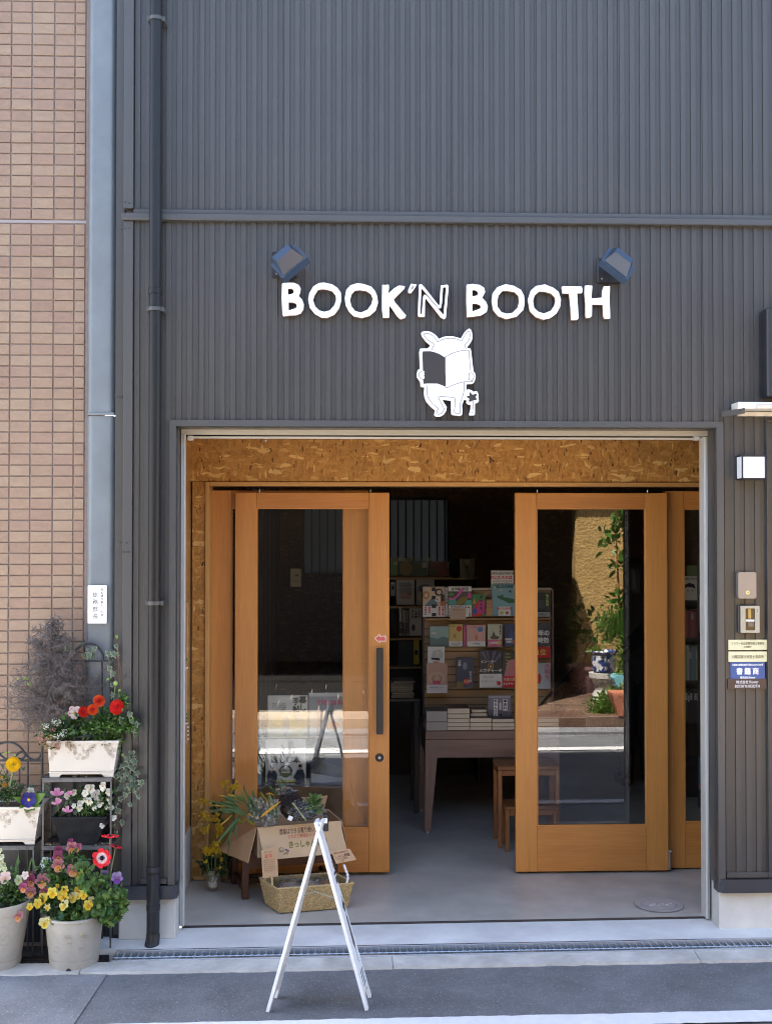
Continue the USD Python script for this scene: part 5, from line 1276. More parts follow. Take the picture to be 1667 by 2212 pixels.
for k, (pts, wd, ca, cbl) in enumerate(ONI):
    n = len(pts); P = []
    for i, q in enumerate(pts):
        P.append(at(*c7(*q), YG - 0.05 * (i / (n - 1)) - 0.04 * rng.random() - (0.02 if q[1] > 800 else 0)))
    P = curve(P, 6); m = len(P); tt = np.linspace(0, 1, m); w = wd / 4.02 / 1.85 / 430 / 2 * (0.55 + 0.45 * np.sin(np.pi * np.clip(tt * 0.8 + 0.2, 0, 1))) * np.clip((1.02 - tt) * 4, 0.05, 1)
    tg = np.gradient(P, axis=0); sd = np.cross(tg, [0, -1.0, 0.25]); sd /= np.linalg.norm(sd, axis=1, keepdims=True) + 1e-9
    nn = np.cross(sd, tg); nn /= np.linalg.norm(nn, axis=1, keepdims=True) + 1e-9
    v = np.concatenate([P - sd * w[:, None] , P + nn * w[:, None] * 0.45 , P + sd * w[:, None]]).reshape(3, m, 3).transpose(1, 0, 2).reshape(-1, 3)
    q = [[3 * i + j, 3 * i + j + 1, 3 * i + j + 4, 3 * i + j + 3] for i in range(m - 1) for j in (0, 1)]
    col = np.asarray(ca) * (1 - tt[:, None] ** 2) + np.asarray(cbl) * tt[:, None] ** 2
    on.part('onion_leaf', quads(v, q), LEAF, col=np.repeat(col * rng.uniform(0.85, 1.15), 3, axis=0), smooth=True)
pp = [at(*c7(*q), 0.36) for q in ((1012, 682), (1180, 545), (1338, 428))]
P = curve(pp, 6); w = np.array([0.2, .7, .9, 1, 1, 1, 1, .95, .85, .7, .55, .35, 0.1])[:len(P)] * 0.0062
o = cat([quads(np.concatenate([P + [0, 0, 0] - np.array([0.5, 0, 0.85]) * 0 + np.outer(w, [-0.55, 0, 0.83]), P - np.outer(w, [-0.55, 0, 0.83])]), [[i, i + 1, i + 1 + len(P), i + len(P)] for i in range(len(P) - 1)])])
on.part('onion_leaf', o, LEAF, col=np.tile((0.68, 0.36, 0.04), (len(o[0]), 1)), label='single orange leaf lying over the plastic bags')

def crumple(c, r, seed, amp=0.35, freq=2.2, sub=4, sharp=True):
    m = trimesh.creation.icosphere(subdivisions=sub); v = np.array(m.vertices)
    a = meshkit.noise(v * freq + seed, seed); b = meshkit.noise(v * freq * 2.7 + seed * 2, seed + 5)
    h = (np.abs(a - 0.5) * 2 if sharp else a) * amp + np.abs(b - 0.5) * amp * 0.8
    return v * (1 + h - amp * 0.5)[:, None] * np.asarray(r) + np.asarray(c), np.array(m.faces)
KALE = pm('dark_kale', (0.020, 0.012, 0.011), 0.75, 0.6, 60.0, bump=0.004, bscale=120)
a, b = at(*c6b(590, 250), 0.52), at(*c6b(790, 340), 0.45)
s = 1 / 3.70444 / 1.85123 / 430
k1 = Thing('kale_bunch', 'dark purple crumpled bunch of leaves standing at the back of the box', 'vegetables', a)
k1.part('leaves', crumple(a, (175 * s, 0.06, 190 * s), 3, 0.30, 3.0), KALE, kind='stuff')
top = at(*c6b(520, 50), 0.52)
k1.part('plastic_bag', crumple(top, (0.05, 0.03, 0.022), 8, 0.8, 2.0, 3), PLASTIC)
k2 = Thing('bagged_greens', 'clear bag of dark leaves and green stalks at the right of the box', 'vegetables', b)
k2.part('dark_leaves', crumple(b - [0.012, 0, 0.005], (240 * s, 0.05, 140 * s), 5, 0.25, 2.5), KALE, kind='stuff')
k2.part('plastic_bag', crumple(b + [0.008, -0.012, 0.004], (300 * s, 0.06, 170 * s), 6, 0.28, 2.2), PLASTIC)
g = leaf_cloud(rng, at(*c6b(940, 270), 0.43), (0.035, 0.03, 0.035), 90, 0.035, [(0.12, 0.22, 0.05), (0.09, 0.18, 0.05)], 0.2)
g.to(k2, 'green_leaves', LEAF, kind='stuff')
p0, p1 = at(*c6b(630, 230), 0.395), at(*c6b(830, 490), 0.385)
k2.part('stalk', tube(curve([p0, (p0 + p1) / 2 + [0.004, 0, -0.006], p1], 5), 0.004, 6), pm('stalk_green', (0.30, 0.34, 0.14), 0.5))
p0 = at(*c6b(595, 458), 0.385)
k2.part('price_tag', turn(cbox(p0[0] - 0.011, p0[0] + 0.011, 0.384, 0.386, p0[2] - 0.011, p0[2] + 0.011, 0.001), 25, [0, 1, 0], p0), WHITE)
k3 = Thing('bagged_onions', 'crumpled clear plastic bag over green stalks in the middle of the box', 'vegetables', at(*c6b(230, 380), 0.45))
for cx, cy, rx, rz, sd in ((120, 330, 150, 190, 11), (300, 370, 170, 190, 12), (230, 490, 190, 80, 13)):
    k3.part('plastic_bag', crumple(at(*c6b(cx, cy), 0.43), (rx * s, 0.045, rz * s), sd, 0.5, 2.4, 3), PLASTIC)
g = Col()
for i in range(70):
    q = np.array([rng.uniform(20, 430), rng.uniform(330, 540)]); p0 = at(*c6b(*q), rng.uniform(0.43, 0.5)); d = unit([rng.normal(-0.35, 0.3), rng.normal(0, 0.2), 1])
    g.add(leaf(p0, d, [0, -1, 0.2], rng.uniform(0.05, 0.11), 0.009, rng.uniform(-0.2, 0.3), 3), np.array([(0.10, 0.19, 0.08), (0.16, 0.24, 0.08), (0.30, 0.36, 0.18), (0.07, 0.14, 0.05)])[rng.integers(4)])
g.to(k3, 'stalks', LEAF, kind='stuff')

# woven basket
wo = atz(604, 1974.5, 0.0)
TH2 = math.radians(12); EX, EY = np.array([math.cos(TH2), math.sin(TH2), 0]), np.array([-0.47, 0.883, 0])
KW, KD, KH = 0.335, 0.165, 0.125; OUT = 0.022
wb = Thing('woven_basket', 'rectangular woven seagrass basket on the entrance floor', 'basket', loc(wo, KW / 2, KD / 2, 0))
corners = [(0, 0), (KW, 0), (KW, KD), (0, KD)]
def wpt(side, u, h):
    a, b = corners[side], corners[(side + 1) % 4]
    k = OUT * h / KH
    ex = [(-k, -k), (k, -k), (k, k), (-k, k)]
    ea, eb = ex[side], ex[(side + 1) % 4]
    return loc(wo, (a[0] + ea[0]) * (1 - u) + (b[0] + eb[0]) * u, (a[1] + ea[1]) * (1 - u) + (b[1] + eb[1]) * u, h + 0.002)
rng = np.random.default_rng(51)
for side in range(4):
    L = (KW, KD)[side % 2]; o = Col()
    nrm = (-EY, EX, EY, -EX)[side]
    c = 0.0115; n = int(L / c); rows_ = int(KH / c)
    for i in range(-1, n + 1):
        for j in range(rows_ + 1):
            for ph in (0, 1):
                cu, cv = (i + 0.5 * ph + 0.25) * c, (j + 0.5 * ph) * c
                if not (0.001 < cu < L - 0.001 and 0.0 < cv < KH - 0.002):
                    continue
                ang = math.radians(45 if (i + j + ph) % 2 else -45)
                lg, wd = c * 0.72, c * 0.30
                pts = [(math.cos(ang) * lg, math.sin(ang) * lg), (-math.sin(ang) * wd, math.cos(ang) * wd), (-math.cos(ang) * lg, -math.sin(ang) * lg), (math.sin(ang) * wd, -math.cos(ang) * wd)]
                v = [wpt(side, np.clip((cu + a) / L, 0, 1), np.clip(cv + b, 0, KH)) + nrm * 0.0005 for a, b in pts] + [wpt(side, cu / L, cv) + nrm * 0.0038]
                base = np.array((0.50, 0.36, 0.165)) if rng.random() < 0.75 else np.array((0.42, 0.33, 0.17))
                o.add((np.array(v), np.array([[4, 0, 1], [4, 1, 2], [4, 2, 3], [4, 3, 0]])), np.clip(base * rng.uniform(0.72, 1.25), 0, 1))
    wall = quads([wpt(side, 0, 0), wpt(side, 1, 0), wpt(side, 1, KH), wpt(side, 0, KH)] + [wpt(side, 0, 0) - nrm * 0.006, wpt(side, 1, 0) - nrm * 0.006, wpt(side, 1, KH) - nrm * 0.006, wpt(side, 0, KH) - nrm * 0.006], [[0, 1, 2, 3], [5, 4, 7, 6], [3, 2, 6, 7]])
    o.add(wall, (0.30, 0.21, 0.095))
    wb.part('woven_side', o.mesh(), INK, col=o.col())
    t_ = np.linspace(0, 1, 40)
    rim = np.array([wpt(side, u, KH) for u in t_]) + np.array([0, 0, 1])[None] * (0.0015 * np.sin(t_ * 2 * np.pi * L / 0.014))[:, None]
    wb.part('rim', tube(rim, 0.0045, 6), pm(f'seagrass_{side}', (0.50, 0.38, 0.19), 0.8, 0.25, 150.0))
wb.part('bottom', lbox(wo, 0.003, KW - 0.003, 0.003, KD - 0.003, 0.001, 0.005), pm('seagrass_base', (0.35, 0.25, 0.12), 0.85))
hz = [loc(wo, -OUT + 0.002, KD * q, KH - 0.01 + dz) for q, dz in ((0.22, 0), (0.28, 0.05), (0.5, 0.078), (0.72, 0.05), (0.78, 0))]
wb.part('handle', tube(curve(hz, 6), 0.0055, 6), pm('seagrass_handle', (0.50, 0.38, 0.2), 0.8, 0.25, 150.0))
hz = [at(*c3(*q), 0.36) for q in ((1180, 895), (1186, 840), (1168, 790), (1158, 758))]
cv = curve(hz, 8)
wb.part('rope_handle', tube(cv, 0.006 + 0.0015 * np.sin(np.arange(len(cv)) * 1.6), 7), WHITE)
k4 = Thing('bagged_roots', 'clear plastic bags of roots lying in the woven basket', 'vegetables', loc(wo, 0.1, 0.1, 0.08))
for a, b, r, sd in ((0.09, 0.10, 0.075, 21), (0.20, 0.10, 0.07, 22), (0.28, 0.10, 0.06, 23)):
    k4.part('plastic_bag', crumple(loc(wo, a, b, 0.105), (r, 0.07, 0.035), sd, 0.5, 2.3, 4), PLASTIC)
    k4.part('roots', crumple(loc(wo, a, b, 0.085), (r * 0.8, 0.06, 0.028), sd + 3, 0.4, 2.8, 3, False), pm(f'roots_{sd}', (0.42, 0.30, 0.22) if sd != 23 else (0.42, 0.20, 0.09), 0.7, 0.3, 40.0))

# hand-written cards
def card(label, quad, Yq, rows, mat=KRAFT, cols=()):
    P = [at(*q, y) for q, y in zip(quad, Yq)]                 # bottom left, bottom right, top right, top left
    t = Thing('written_card', label, 'card', (P[0] + P[1]) / 2)
    n = unit(np.cross(P[1] - P[0], P[3] - P[0])); n = n if n[1] < 0 else -n
    cpath = t.part('card', hull(P + [q - n * 0.0015 for q in P]), mat)
    U, V = unit(P[1] - P[0]), unit(P[3] - P[0]); W, H = np.linalg.norm(P[1] - P[0]), np.linalg.norm(P[3] - P[0])
    for text, x, y, h, fit, ink in rows:
        g = line_text(text, x * W, y * H, h * H, align='l', fit=fit * W)
        t.part('lettering', prism(g, P[0] + n * 0.0003, U, V, 0.0005), ink, parent=cpath)
    return t, P, U, V, n, W, H
card('tall kraft card with orange characters standing at the left of the basket', [c3(*q) for q in ((556, 860), (672, 845), (660, 622), (545, 652))], (0.33, 0.33, 0.34, 0.34),
     [('きくいも', 0.16, 0.88, 0.07, 0.5, PENB), ('菊芋', 0.18, 0.70, 0.16, 0.52, PENR)] + [('のみやすくてからだにおいしい' [k:k + 9], 0.12, 0.60 - 0.075 * k, 0.055, 0.74 - 0.03 * (k % 3), PENB) for k in range(6)])
card('small kraft card hanging from the right end of the vegetable box', [c3(*q) for q in ((1100, 752), (1250, 722), (1200, 640), (1062, 660))], (0.36, 0.36, 0.38, 0.38),
     [('農薬はできる限り使いません', 0.08, 0.74, 0.14, 0.7, PENB), ('しゃん農園', 0.05, 0.42, 0.26, 0.75, PENB), ('とれたて野菜を', 0.12, 0.24, 0.14, 0.55, PENB), ('いかが', 0.2, 0.07, 0.13, 0.25, PENG)])

# glass jars of yellow field flowers
def jar_flowers(label, px, py, r, h, heads, stones, seed, leaves):
    c = atz(px, py, 0.0); c[2] = 0.003; c[1] += r
    rg = np.random.default_rng(seed)
    j = Thing('flower_jar', label, 'vase', c)
    j.part('jar', lathe([(0.0, 0), (r * 0.8, 0), (r * 0.92, 0.006), (r, h * 0.5), (r * 1.03, h), (r * 1.0, h), (r * 0.95, h * 0.5), (r * 0.86, 0.01), (0, 0.009)], c, 28), GLASSJ, smooth=50)
    if stones:
        for k, (dx, dz, rr) in enumerate(((0.0, 0.03, 0.023), (0.004, 0.062, 0.020), (-0.006, 0.088, 0.019))):
            j.part('pebble', crumple(c + [dx, 0.0, dz], (rr, rr, rr * 0.9), seed + k, 0.25, 1.6, 3, False), pm(f'pebble_{seed}_{k}', (0.60, 0.58, 0.53), 0.7, 0.1, 30.0), smooth=True)
    else:
        j.part('water', lathe([(0, 0.010), (r * 0.84, 0.011), (r * 0.9, h * 0.6), (0, h * 0.6)], c, 20), pane_mat(f'jar_water_{seed}', 0.03, (0.8, 0.75, 0.6)))
    st_, fo, le = [], Col(), Col()
    for (x, y, wd, ht, n, Yh) in heads:
        hc = at(*c7(x, y), Yh); s7 = 1 / 4.02308 / 1.85123 / 425
        st_.append(stem(c + [rg.normal(0, r * 0.3), rg.normal(0, r * 0.3), h * 0.3], hc - [0, 0, 0.01], 0.0014, 0.0, 6))
        for k in range(n):
            q = hc + rg.normal(size=3) * np.array([wd * s7, 0.014, ht * s7]) * 0.55
            nrm = unit([rg.normal(0, 0.6), -1, rg.normal(0.5, 0.5)])
            u, w, nn = basis(nrm); sz = rg.uniform(0.005, 0.008); a0 = rg.uniform(0, 1.5)
            col = np.array((0.68, 0.47, 0.02)) * rg.uniform(0.75, 1.2)
            for a in range(4):
                d = u * math.cos(a0 + a * 1.571) + w * math.sin(a0 + a * 1.571); sd = np.cross(nn, d)
                fo.add((np.array([q, q + d * sz * 0.6 + sd * sz * 0.42, q + d * sz + nn * 0.001, q + d * sz * 0.6 - sd * sz * 0.42]), np.array([[0, 1, 2], [0, 2, 3]])), np.clip(col, 0, 1))
    for (x, y, rx, rz, n) in leaves:
        hc = at(*c7(x, y), c[1]); s7 = 1 / 4.02308 / 1.85123 / 425
        q = leaf_cloud(rg, hc, (rx * s7, 0.03, rz * s7), n, 0.035, GREEN_D, 0.2, 0.3, 0.55); le.add(q.mesh(), q.col())
    j.part('stem', cat(st_), pm(f'flower_stem_{seed}', (0.16, 0.22, 0.06), 0.5))
    fo.to(j, 'blossom', PETAL, kind='stuff')
    le.to(j, 'leaves', LEAF, kind='stuff')
jar_flowers('small glass jar of yellow field flowers weighted with white pebbles', 457.5, 1929, 0.034, 0.105, [(150, 1210, 70, 60, 40, 0.57), (230, 1200, 80, 50, 46, 0.56), (310, 1225, 70, 50, 36, 0.57), (300, 1120, 60, 40, 26, 0.55), (110, 1240, 40, 40, 14, 0.58), (130, 1400, 22, 20, 6, 0.56), (390, 1355, 16, 16, 4, 0.56), (370, 1495, 16, 14, 4, 0.56)],
            True, 61, [(230, 1400, 160, 120, 70), (150, 1500, 90, 70, 26), (330, 1560, 60, 70, 18)])
jar_flowers('glass jar of tall yellow field flowers behind the jar with pebbles', 487, 1909, 0.036, 0.13, [(430, 130, 60, 60, 26, 0.66), (600, 190, 70, 60, 44, 0.66), (510, 240, 50, 60, 12, 0.66), (120, 440, 100, 60, 40, 0.68), (100, 650, 70, 70, 36, 0.68), (120, 880, 60, 70, 30, 0.68), (350, 860, 60, 110, 40, 0.67), (320, 680, 50, 90, 22, 0.67), (560, 1280, 40, 40, 10, 0.66), (330, 960, 40, 50, 14, 0.67), (180, 700, 40, 50, 12, 0.68)],
            False, 62, [(480, 1390, 120, 110, 60), (330, 560, 60, 120, 16), (350, 760, 50, 120, 14)])

# string of beads beside the left shutter guide
bd = Thing('bead_string', 'thin string of green and white beads hanging beside the left shutter guide', 'bead string', at(404.5, 1620, 0.24))
def c1(x, y): return ((x / 2.08375) / 1.85123, (2300 + y / 2.08375) / 1.85123)
a, b = at(404.6, 1296, 0.24), at(404.6, 1608, 0.24)
bd.part('thread', tube([[a[0], 0.24, a[2]], [a[0], 0.24, b[2]]], 0.0007, 4), ZINC)
WB = pm('bead_white', (0.75, 0.73, 0.70), 0.35); GB = pm('bead_green', (0.03, 0.13, 0.06), 0.35)
for (x, y, m_, r_) in ((1562, 220, GB, 0.005), (1556, 705, GB, 0.005), (1560, 775, WB, 0.0048), (1548, 778, WB, 0.0048), (1540, 795, WB, 0.0048), (1558, 1160, GB, 0.005), (1560, 1193, GB, 0.005), (1560, 1222, GB, 0.004), (1558, 1238, WB, 0.0048), (1546, 1240, WB, 0.0045), (1536, 1270, WB, 0.005), (1565, 1268, WB, 0.0048), (1565, 1300, WB, 0.0048), (1565, 1335, WB, 0.0048), (1565, 1370, WB, 0.0048)):
    q = at(*c1(x, y), 0.24); bd.part('bead', ball(q, r_, 2), m_, smooth=True)
# ------------------------------------------------------------------ inside the shop
def art(P0, W, H, spec, y, step=0.0005):
    """Cover print in layers on an upright rectangle (P0 = lower left corner, x and z) at depth y; returns a Col."""
    o = Col(); k = 0
    for it in spec:
        kind, col = it[0], it[-1]; k += 1
        if kind == 'r': g = sbox(it[1] * W, it[2] * H, it[3] * W, it[4] * H)
        elif kind == 'e': g = affinity.scale(Point(0, 0).buffer(1, quad_segs=5), it[3] * W, it[4] * H); g = affinity.translate(g, it[1] * W, it[2] * H)
        elif kind == 'p': g = Polygon([(a * W, b * H) for a, b in it[1]]).buffer(0)
        elif kind == 't': g = line_text(it[1], it[2] * W, it[3] * H, it[4] * H, it[5], align='c', size=28)
        elif kind == 'v': g = column_text(it[1], it[2] * W, it[3] * H, it[4] * H, 1.05, it[5], size=28)
        g = g.intersection(sbox(0.0005, 0.0005, W - 0.0005, H - 0.0005))
        if g.is_empty: continue
        g = unary_union([q for q in getattr(g, 'geoms', [g]) if q.geom_type == 'Polygon'])
        o.add(front(affinity.translate(g, P0[0], P0[1]), y - step * (k - 1) - 0.0001, step * 0.9), col)
    return o

ORDS = 'first second third fourth fifth sixth seventh eighth ninth tenth eleventh twelfth thirteenth fourteenth fifteenth sixteenth'.split()
_covers = {}
def colm(c, gloss=0.4):
    key = tuple(round(float(x), 3) for x in c)
    if key not in _covers:
        _covers[key] = pm(f'cover_{len(_covers)}', c, gloss, 0.02, 3.0)
    return _covers[key]

def book(label, r, Y, base, spec, th=0.018, group=None, cat_='book'):
    """Book standing face out; r = (x0, y0, x1, y1) in the photograph."""
    k = 2.0 if Y > 3.1 else 1.7 if Y > 2.2 else 1.0            # colours of the far covers were read in the dim of the room
    base = np.minimum(np.asarray(base, float) * k, 0.75)
    spec = [(*q[:-1], tuple(np.minimum(np.asarray(q[-1], float) * k, 0.75))) for q in spec] if spec else spec
    a, b = at(r[0], r[3], Y), at(r[2], r[1], Y)
    t = Thing('book', label, cat_, ((a[0] + b[0]) / 2, Y + th / 2, a[2]), group)
    x0, x1, z0, z1 = a[0], b[0], a[2], b[2]
    t.part('cover', cat([box(x0, x1, Y, Y + 0.0015, z0, z1), box(x0, x1, Y + th - 0.0015, Y + th, z0, z1), box(x0, x0 + 0.0015, Y + 0.0016, Y + th - 0.0016, z0, z1)]), colm(base))
    t.part('pages', box(x0 + 0.0016, x1 - 0.002, Y + 0.0016, Y + th - 0.0016, z0 + 0.002, z1 - 0.002), PAGES)
    if spec:
        o = art((x0, z0), x1 - x0, z1 - z0, spec, Y)
        t.part('cover_print', o.mesh(), INK, col=o.col())
    return t

# table
YTB = 1.79
tb = Thing('display_table', 'brown wooden table with tapered legs carrying stacked books', 'table', (0.95, 2.1, 0))
tx0, tx1 = X(918.5, YTB), X(1207, YTB); tz1, tz0 = Z(1580, YTB), Z(1598.5, YTB)
TD = 0.62
tb.part('table_top', cbox(tx0, tx1, YTB, YTB + TD, tz0, tz1, 0.003), TABLEW)
za = Z(1638.5, YTB)
tb.part('apron', cbox(tx0 + 0.072, tx1 - 0.072, YTB + 0.006, YTB + 0.026, za, tz0 - 0.003, 0.001), TABLEW)
tb.part('apron', cbox(tx0 + 0.072, tx1 - 0.072, YTB + TD - 0.026, YTB + TD - 0.006, za, tz0 - 0.003, 0.001), TABLEW)
for s, x in ((1, tx0 + 0.001), (-1, tx1 - 0.001)):
    tb.part('apron', cbox(x + s * 0.006, x + s * 0.026, YTB + 0.08, YTB + TD - 0.08, za, tz0 - 0.003, 0.001), TABLEW)
    for y0, sy in ((YTB + 0.002, 1), (YTB + TD - 0.002, -1)):
        lg = tb.part('leg', hull([[x + s * a - s * d, y0 + sy * b, z] for z, wd, d in ((tz0 - 0.003, 0.076, 0.0), (za, 0.073, 0.001), (0.012, 0.036, 0.006)) for a in (0, wd) for b in (0, wd)]), TABLEW_V)
        tb.part('foot', tube([[x + s * 0.014, y0 + sy * 0.018, 0.001], [x + s * 0.014, y0 + sy * 0.018, 0.012]], 0.012, 12), WHITE, parent=lg)

# stools
def stool(label, r, Yfr, dep, z_seat, legs, thk):
    x0, x1 = X(r[0], Yfr), X(r[1], Yfr)
    t = Thing('stool', label, 'stool', ((x0 + x1) / 2, Yfr + dep / 2, 0), 'two nested wooden stools')
    t.part('seat', cbox(x0, x1, Yfr, Yfr + dep, z_seat - thk, z_seat, 0.006), CHAIRW_H)
    for a in (x0 + 0.004, x1 - 0.027):
        for b in (Yfr + 0.004, Yfr + dep - 0.027):
            t.part('leg', cbox(a, a + 0.023, b, b + 0.023, 0.001, z_seat - thk, 0.002), CHAIRW)
    for b in (Yfr + 0.007, Yfr + dep - 0.024):
        t.part('rail', cbox(x0 + 0.028, x1 - 0.028, b, b + 0.017, z_seat - thk - 0.032, z_seat - thk - 0.001, 0.002), CHAIRW_H)
    for a in (x0 + 0.007, x1 - 0.024):
        t.part('rail', cbox(a, a + 0.017, Yfr + 0.028, Yfr + dep - 0.028, z_seat - thk - 0.032, z_seat - thk - 0.001, 0.002), CHAIRW_H)
    return t
stool('taller wooden stool standing over the small one beside the right door', (1074, 1209), 1.425, 0.24, Z(1657, 1.425), None, 0.028)
stool('small low wooden stool tucked under the taller stool', (1090, 1205), 1.345, 0.21, Z(1746, 1.345), None, 0.02)

# book display: slatted board with ledges, standing on the table
YD = 2.19
ds = Thing('book_display', 'tan slatted display board on the table with face-out books on its ledges', 'display stand', (0.95, YD, tz1))
dx0, dx1 = X(916, YD), X(1190, YD)
zt = Z(1276, YD)
n = 17; ph = (zt - tz1 - 0.002) / n
for i in range(n):
    ds.part('slat', cbox(dx0, dx1, YD, YD + 0.016, tz1 + 0.002 + ph * i + 0.0022, tz1 + 0.002 + ph * (i + 1) - 0.0022, 0.0015), SLATW)
ds.part('backing', box(dx0, dx1, YD + 0.017, YD + 0.03, tz1 + 0.002, zt), SHELFDARK)
for x in (dx0 - 0.013, dx1 + 0.001):
    ds.part('side_panel', cbox(x, x + 0.012, YD - 0.03, YD + 0.05, tz1 + 0.002, zt + 0.005, 0.001), SHELFDARK if x < dx0 else TABLEW_V)
ds.part('top_cap', cbox(dx0, dx1, YD - 0.02, YD + 0.04, zt + 0.001, zt + 0.016, 0.002), pm('cap_cream', (0.55, 0.48, 0.36), 0.5))
YB1 = YD - 0.085
LEDGE = pane_mat('ledge_acrylic', 0.06, (0.85, 0.92, 0.88), 0.05)
for py, (xa, xb) in ((1336, (920, 1190)), (1397.5, (925, 1190)), (1487.5, (920, 1190))):
    z = Z(py, YB1)
    ds.part('ledge', cat([cbox(X(xa, YB1), X(xb, YB1), YB1 - 0.012, YD - 0.0005, z - 0.005, z - 0.0004, 0.001)]), SLATW if py < 1390 else LEDGE)
R_, K_, W_, C_ = (0.55, 0.03, 0.03), (0.012, 0.012, 0.014), (0.68, 0.66, 0.62), (0.60, 0.45, 0.28)
GR1 = 'face-out books on the slatted display'
book('cream book with swirling bird drawing and white band with red characters', (913, 1268, 960.5, 1333), YB1, (0.55, 0.42, 0.28), [('e', .15, .72, .16, .14, (0.45, 0.2, 0.1)), ('e', .15, .72, .08, .07, C_), ('e', .72, .82, .18, .12, K_), ('e', .74, .82, .11, .07, C_), ('p', [(.05, .35), (.4, .62), (.65, .5), (.7, .33), (.05, .3)], (0.13, 0.19, 0.22)), ('e', .66, .58, .13, .08, W_), ('e', .66, .58, .06, .04, (0.5, 0.25, 0.1)), ('r', .82, .5, .97, .75, K_), ('r', .80, .37, .98, .52, (0.5, 0.13, 0.06)), ('r', 0, 0, 1, .36, W_), ('v', '見事な本', .12, .34, .07, True, R_), ('v', '発売中', .30, .34, .075, True, R_), ('v', '重版出来', .75, .34, .07, True, R_), ('v', '必読の書', .91, .34, .07, True, R_), ('r', .4, .86, .58, .98, K_), ('r', .4, .58, .58, .70, K_), ('r', .4, .30, .6, .42, K_), ('r', .4, .02, .6, .13, K_)], 0.025)
book('slim white spine standing between the bird book and the pink flower book', (961.5, 1270, 967, 1332), YB1 + 0.01, (0.5, 0.46, 0.40), [('v', '太平記解義', .5, .95, .10, False, K_)], 0.05)
book('book with vivid pink and green camouflage cover and black and white lettering', (968, 1267, 1018, 1333), YB1 + 0.002, (0.06, 0.05, 0.05), [('r', 0, .84, 1, 1, W_), ('t', '太平記 新田', .5, .87, .11, True, K_), ('p', [(0, .4), (0, .62), (.3, .6), (.4, .4)], (0.08, 0.32, 0.26)), ('p', [(.3, .4), (.5, .62), (.9, .7), (.8, .5), (.55, .4)], (0.22, 0.18, 0.03)), ('p', [(.65, .38), (1, .38), (1, .55), (.8, .55)], (0.08, 0.35, 0.28)), ('p', [(0, .64), (.2, .62), (.35, .7), (.58, .95), (.68, .93), (.5, .72), (.28, .58), (.05, .56)], (0.65, 0.10, 0.33)), ('p', [(.8, .65), (1, .60), (1, .78), (.88, .8)], (0.55, 0.06, 0.30)), ('e', .12, .74, .13, .06, (0.10, 0.22, 0.05)), ('r', 0, 0, 1, .38, W_), ('t', 'アフロディズム', .5, .29, .09, True, K_), ('v', 'リーダー論', .06, .3, .055, True, K_), ('v', 'シリーズ新刊', .92, .34, .055, True, K_)], 0.022)
book('book with red blue and green pattern beside the orange note card', (1019, 1284, 1047, 1332), YB1 + 0.008, (0.04, 0.20, 0.06), [('p', [(0, 0), (0, .3), (.5, .75), (.8, 0)], (0.55, 0.04, 0.05)), ('p', [(.3, .2), (.7, .8), (1, .6), (1, .1)], (0.5, 0.05, 0.22)), ('p', [(0, .2), (.25, .45), (.4, .2), (.1, .05)], (0.03, 0.10, 0.40)), ('p', [(0, .55), (.2, .8), (.3, .6)], (0.5, 0.25, 0.05)), ('v', 'ギケイキ', .72, .95, .16, True, K_)], 0.02)
book('teal picture book with a green crocodile and starry dots', (1062.5, 1263, 1111, 1331), YB1 + 0.004, (0.16, 0.33, 0.37), [('p', [(.22, .62), (.3, .66), (.5, .60), (.9, .55), (1, .52), (1, .42), (.75, .40), (.5, .50), (.3, .55)], (0.04, 0.14, 0.07)), ('e', .45, .63, .06, .05, (0.04, 0.14, 0.07)), ('e', .12, .9, .04, .03, (.5, .5, .3)), ('e', .4, .83, .05, .04, (.55, .5, .2)), ('e', .8, .78, .06, .04, (.1, .08, .06)), ('e', .25, .77, .04, .03, (.55, .3, .2)), ('t', 'おにたろかば', .55, .90, .09, True, K_), ('r', .28, .0, .82, .30, W_), ('t', 'あにたろかば', .55, .21, .08, True, R_), ('e', .42, .1, .09, .06, (.45, .5, .15)), ('e', .66, .1, .08, .05, (.5, .12, .1))], 0.016)
book('white hand-written sign with red and black lettering behind the crocodile book', (1060.5, 1233, 1109, 1275), YB1 + 0.03, W_, [('t', "BOOK'N BOOTHさまへ", .5, .80, .15, True, K_), ('t', 'おにたろかば', .45, .58, .19, True, R_), ('t', 'ありがとうございます', .5, .42, .10, False, K_), ('t', 'たくさんよんでね', .45, .30, .10, False, K_), ('e', .15, .12, .1, .1, (.65, .4, .05)), ('e', .42, .1, .1, .09, (.55, .55, .2)), ('e', .7, .12, .12, .1, (.3, .25, .2)), ('r', .9, .05, .99, .2, R_)], 0.003, cat_='sign')
cdx = [at(1051, 1332, YB1 - 0.02), at(1062, 1296, YB1 - 0.02)]
book('small orange note card before the crocodile book', (1050, 1297, 1063, 1331), YB1 - 0.018, (0.42, 0.22, 0.09), [('t', '店主より', .5, .75, .12, False, (0.2, .08, .03)), ('t', 'おすすめ', .5, .5, .1, False, (0.25, .1, .04))], 0.002, cat_='card')
book('pinkish note card hanging before the camouflage book', (972, 1314, 1006, 1338), YB1 - 0.022, (0.50, 0.36, 0.26), [('t', '会えない人へ', .5, .78, .16, True, (0.25, .08, .05))] + [('r', .1, .62 - .13 * i, .85, .65 - .13 * i, (.42, .28, .2)) for i in range(4)], 0.002, cat_='card')
book('pale teal book with a misty landscape on its lower half', (928, 1354, 968.5, 1397), YB1, (0.27, 0.40, 0.35), [('p', [(0, 0), (1, 0), (1, .42), (.7, .5), (.4, .38), (0, .48)], (0.12, 0.19, 0.18)), ('r', .1, .62, .35, .72, (.5, .52, .45)), ('r', .1, .9, .4, .92, (.4, .5, .45))], 0.016)
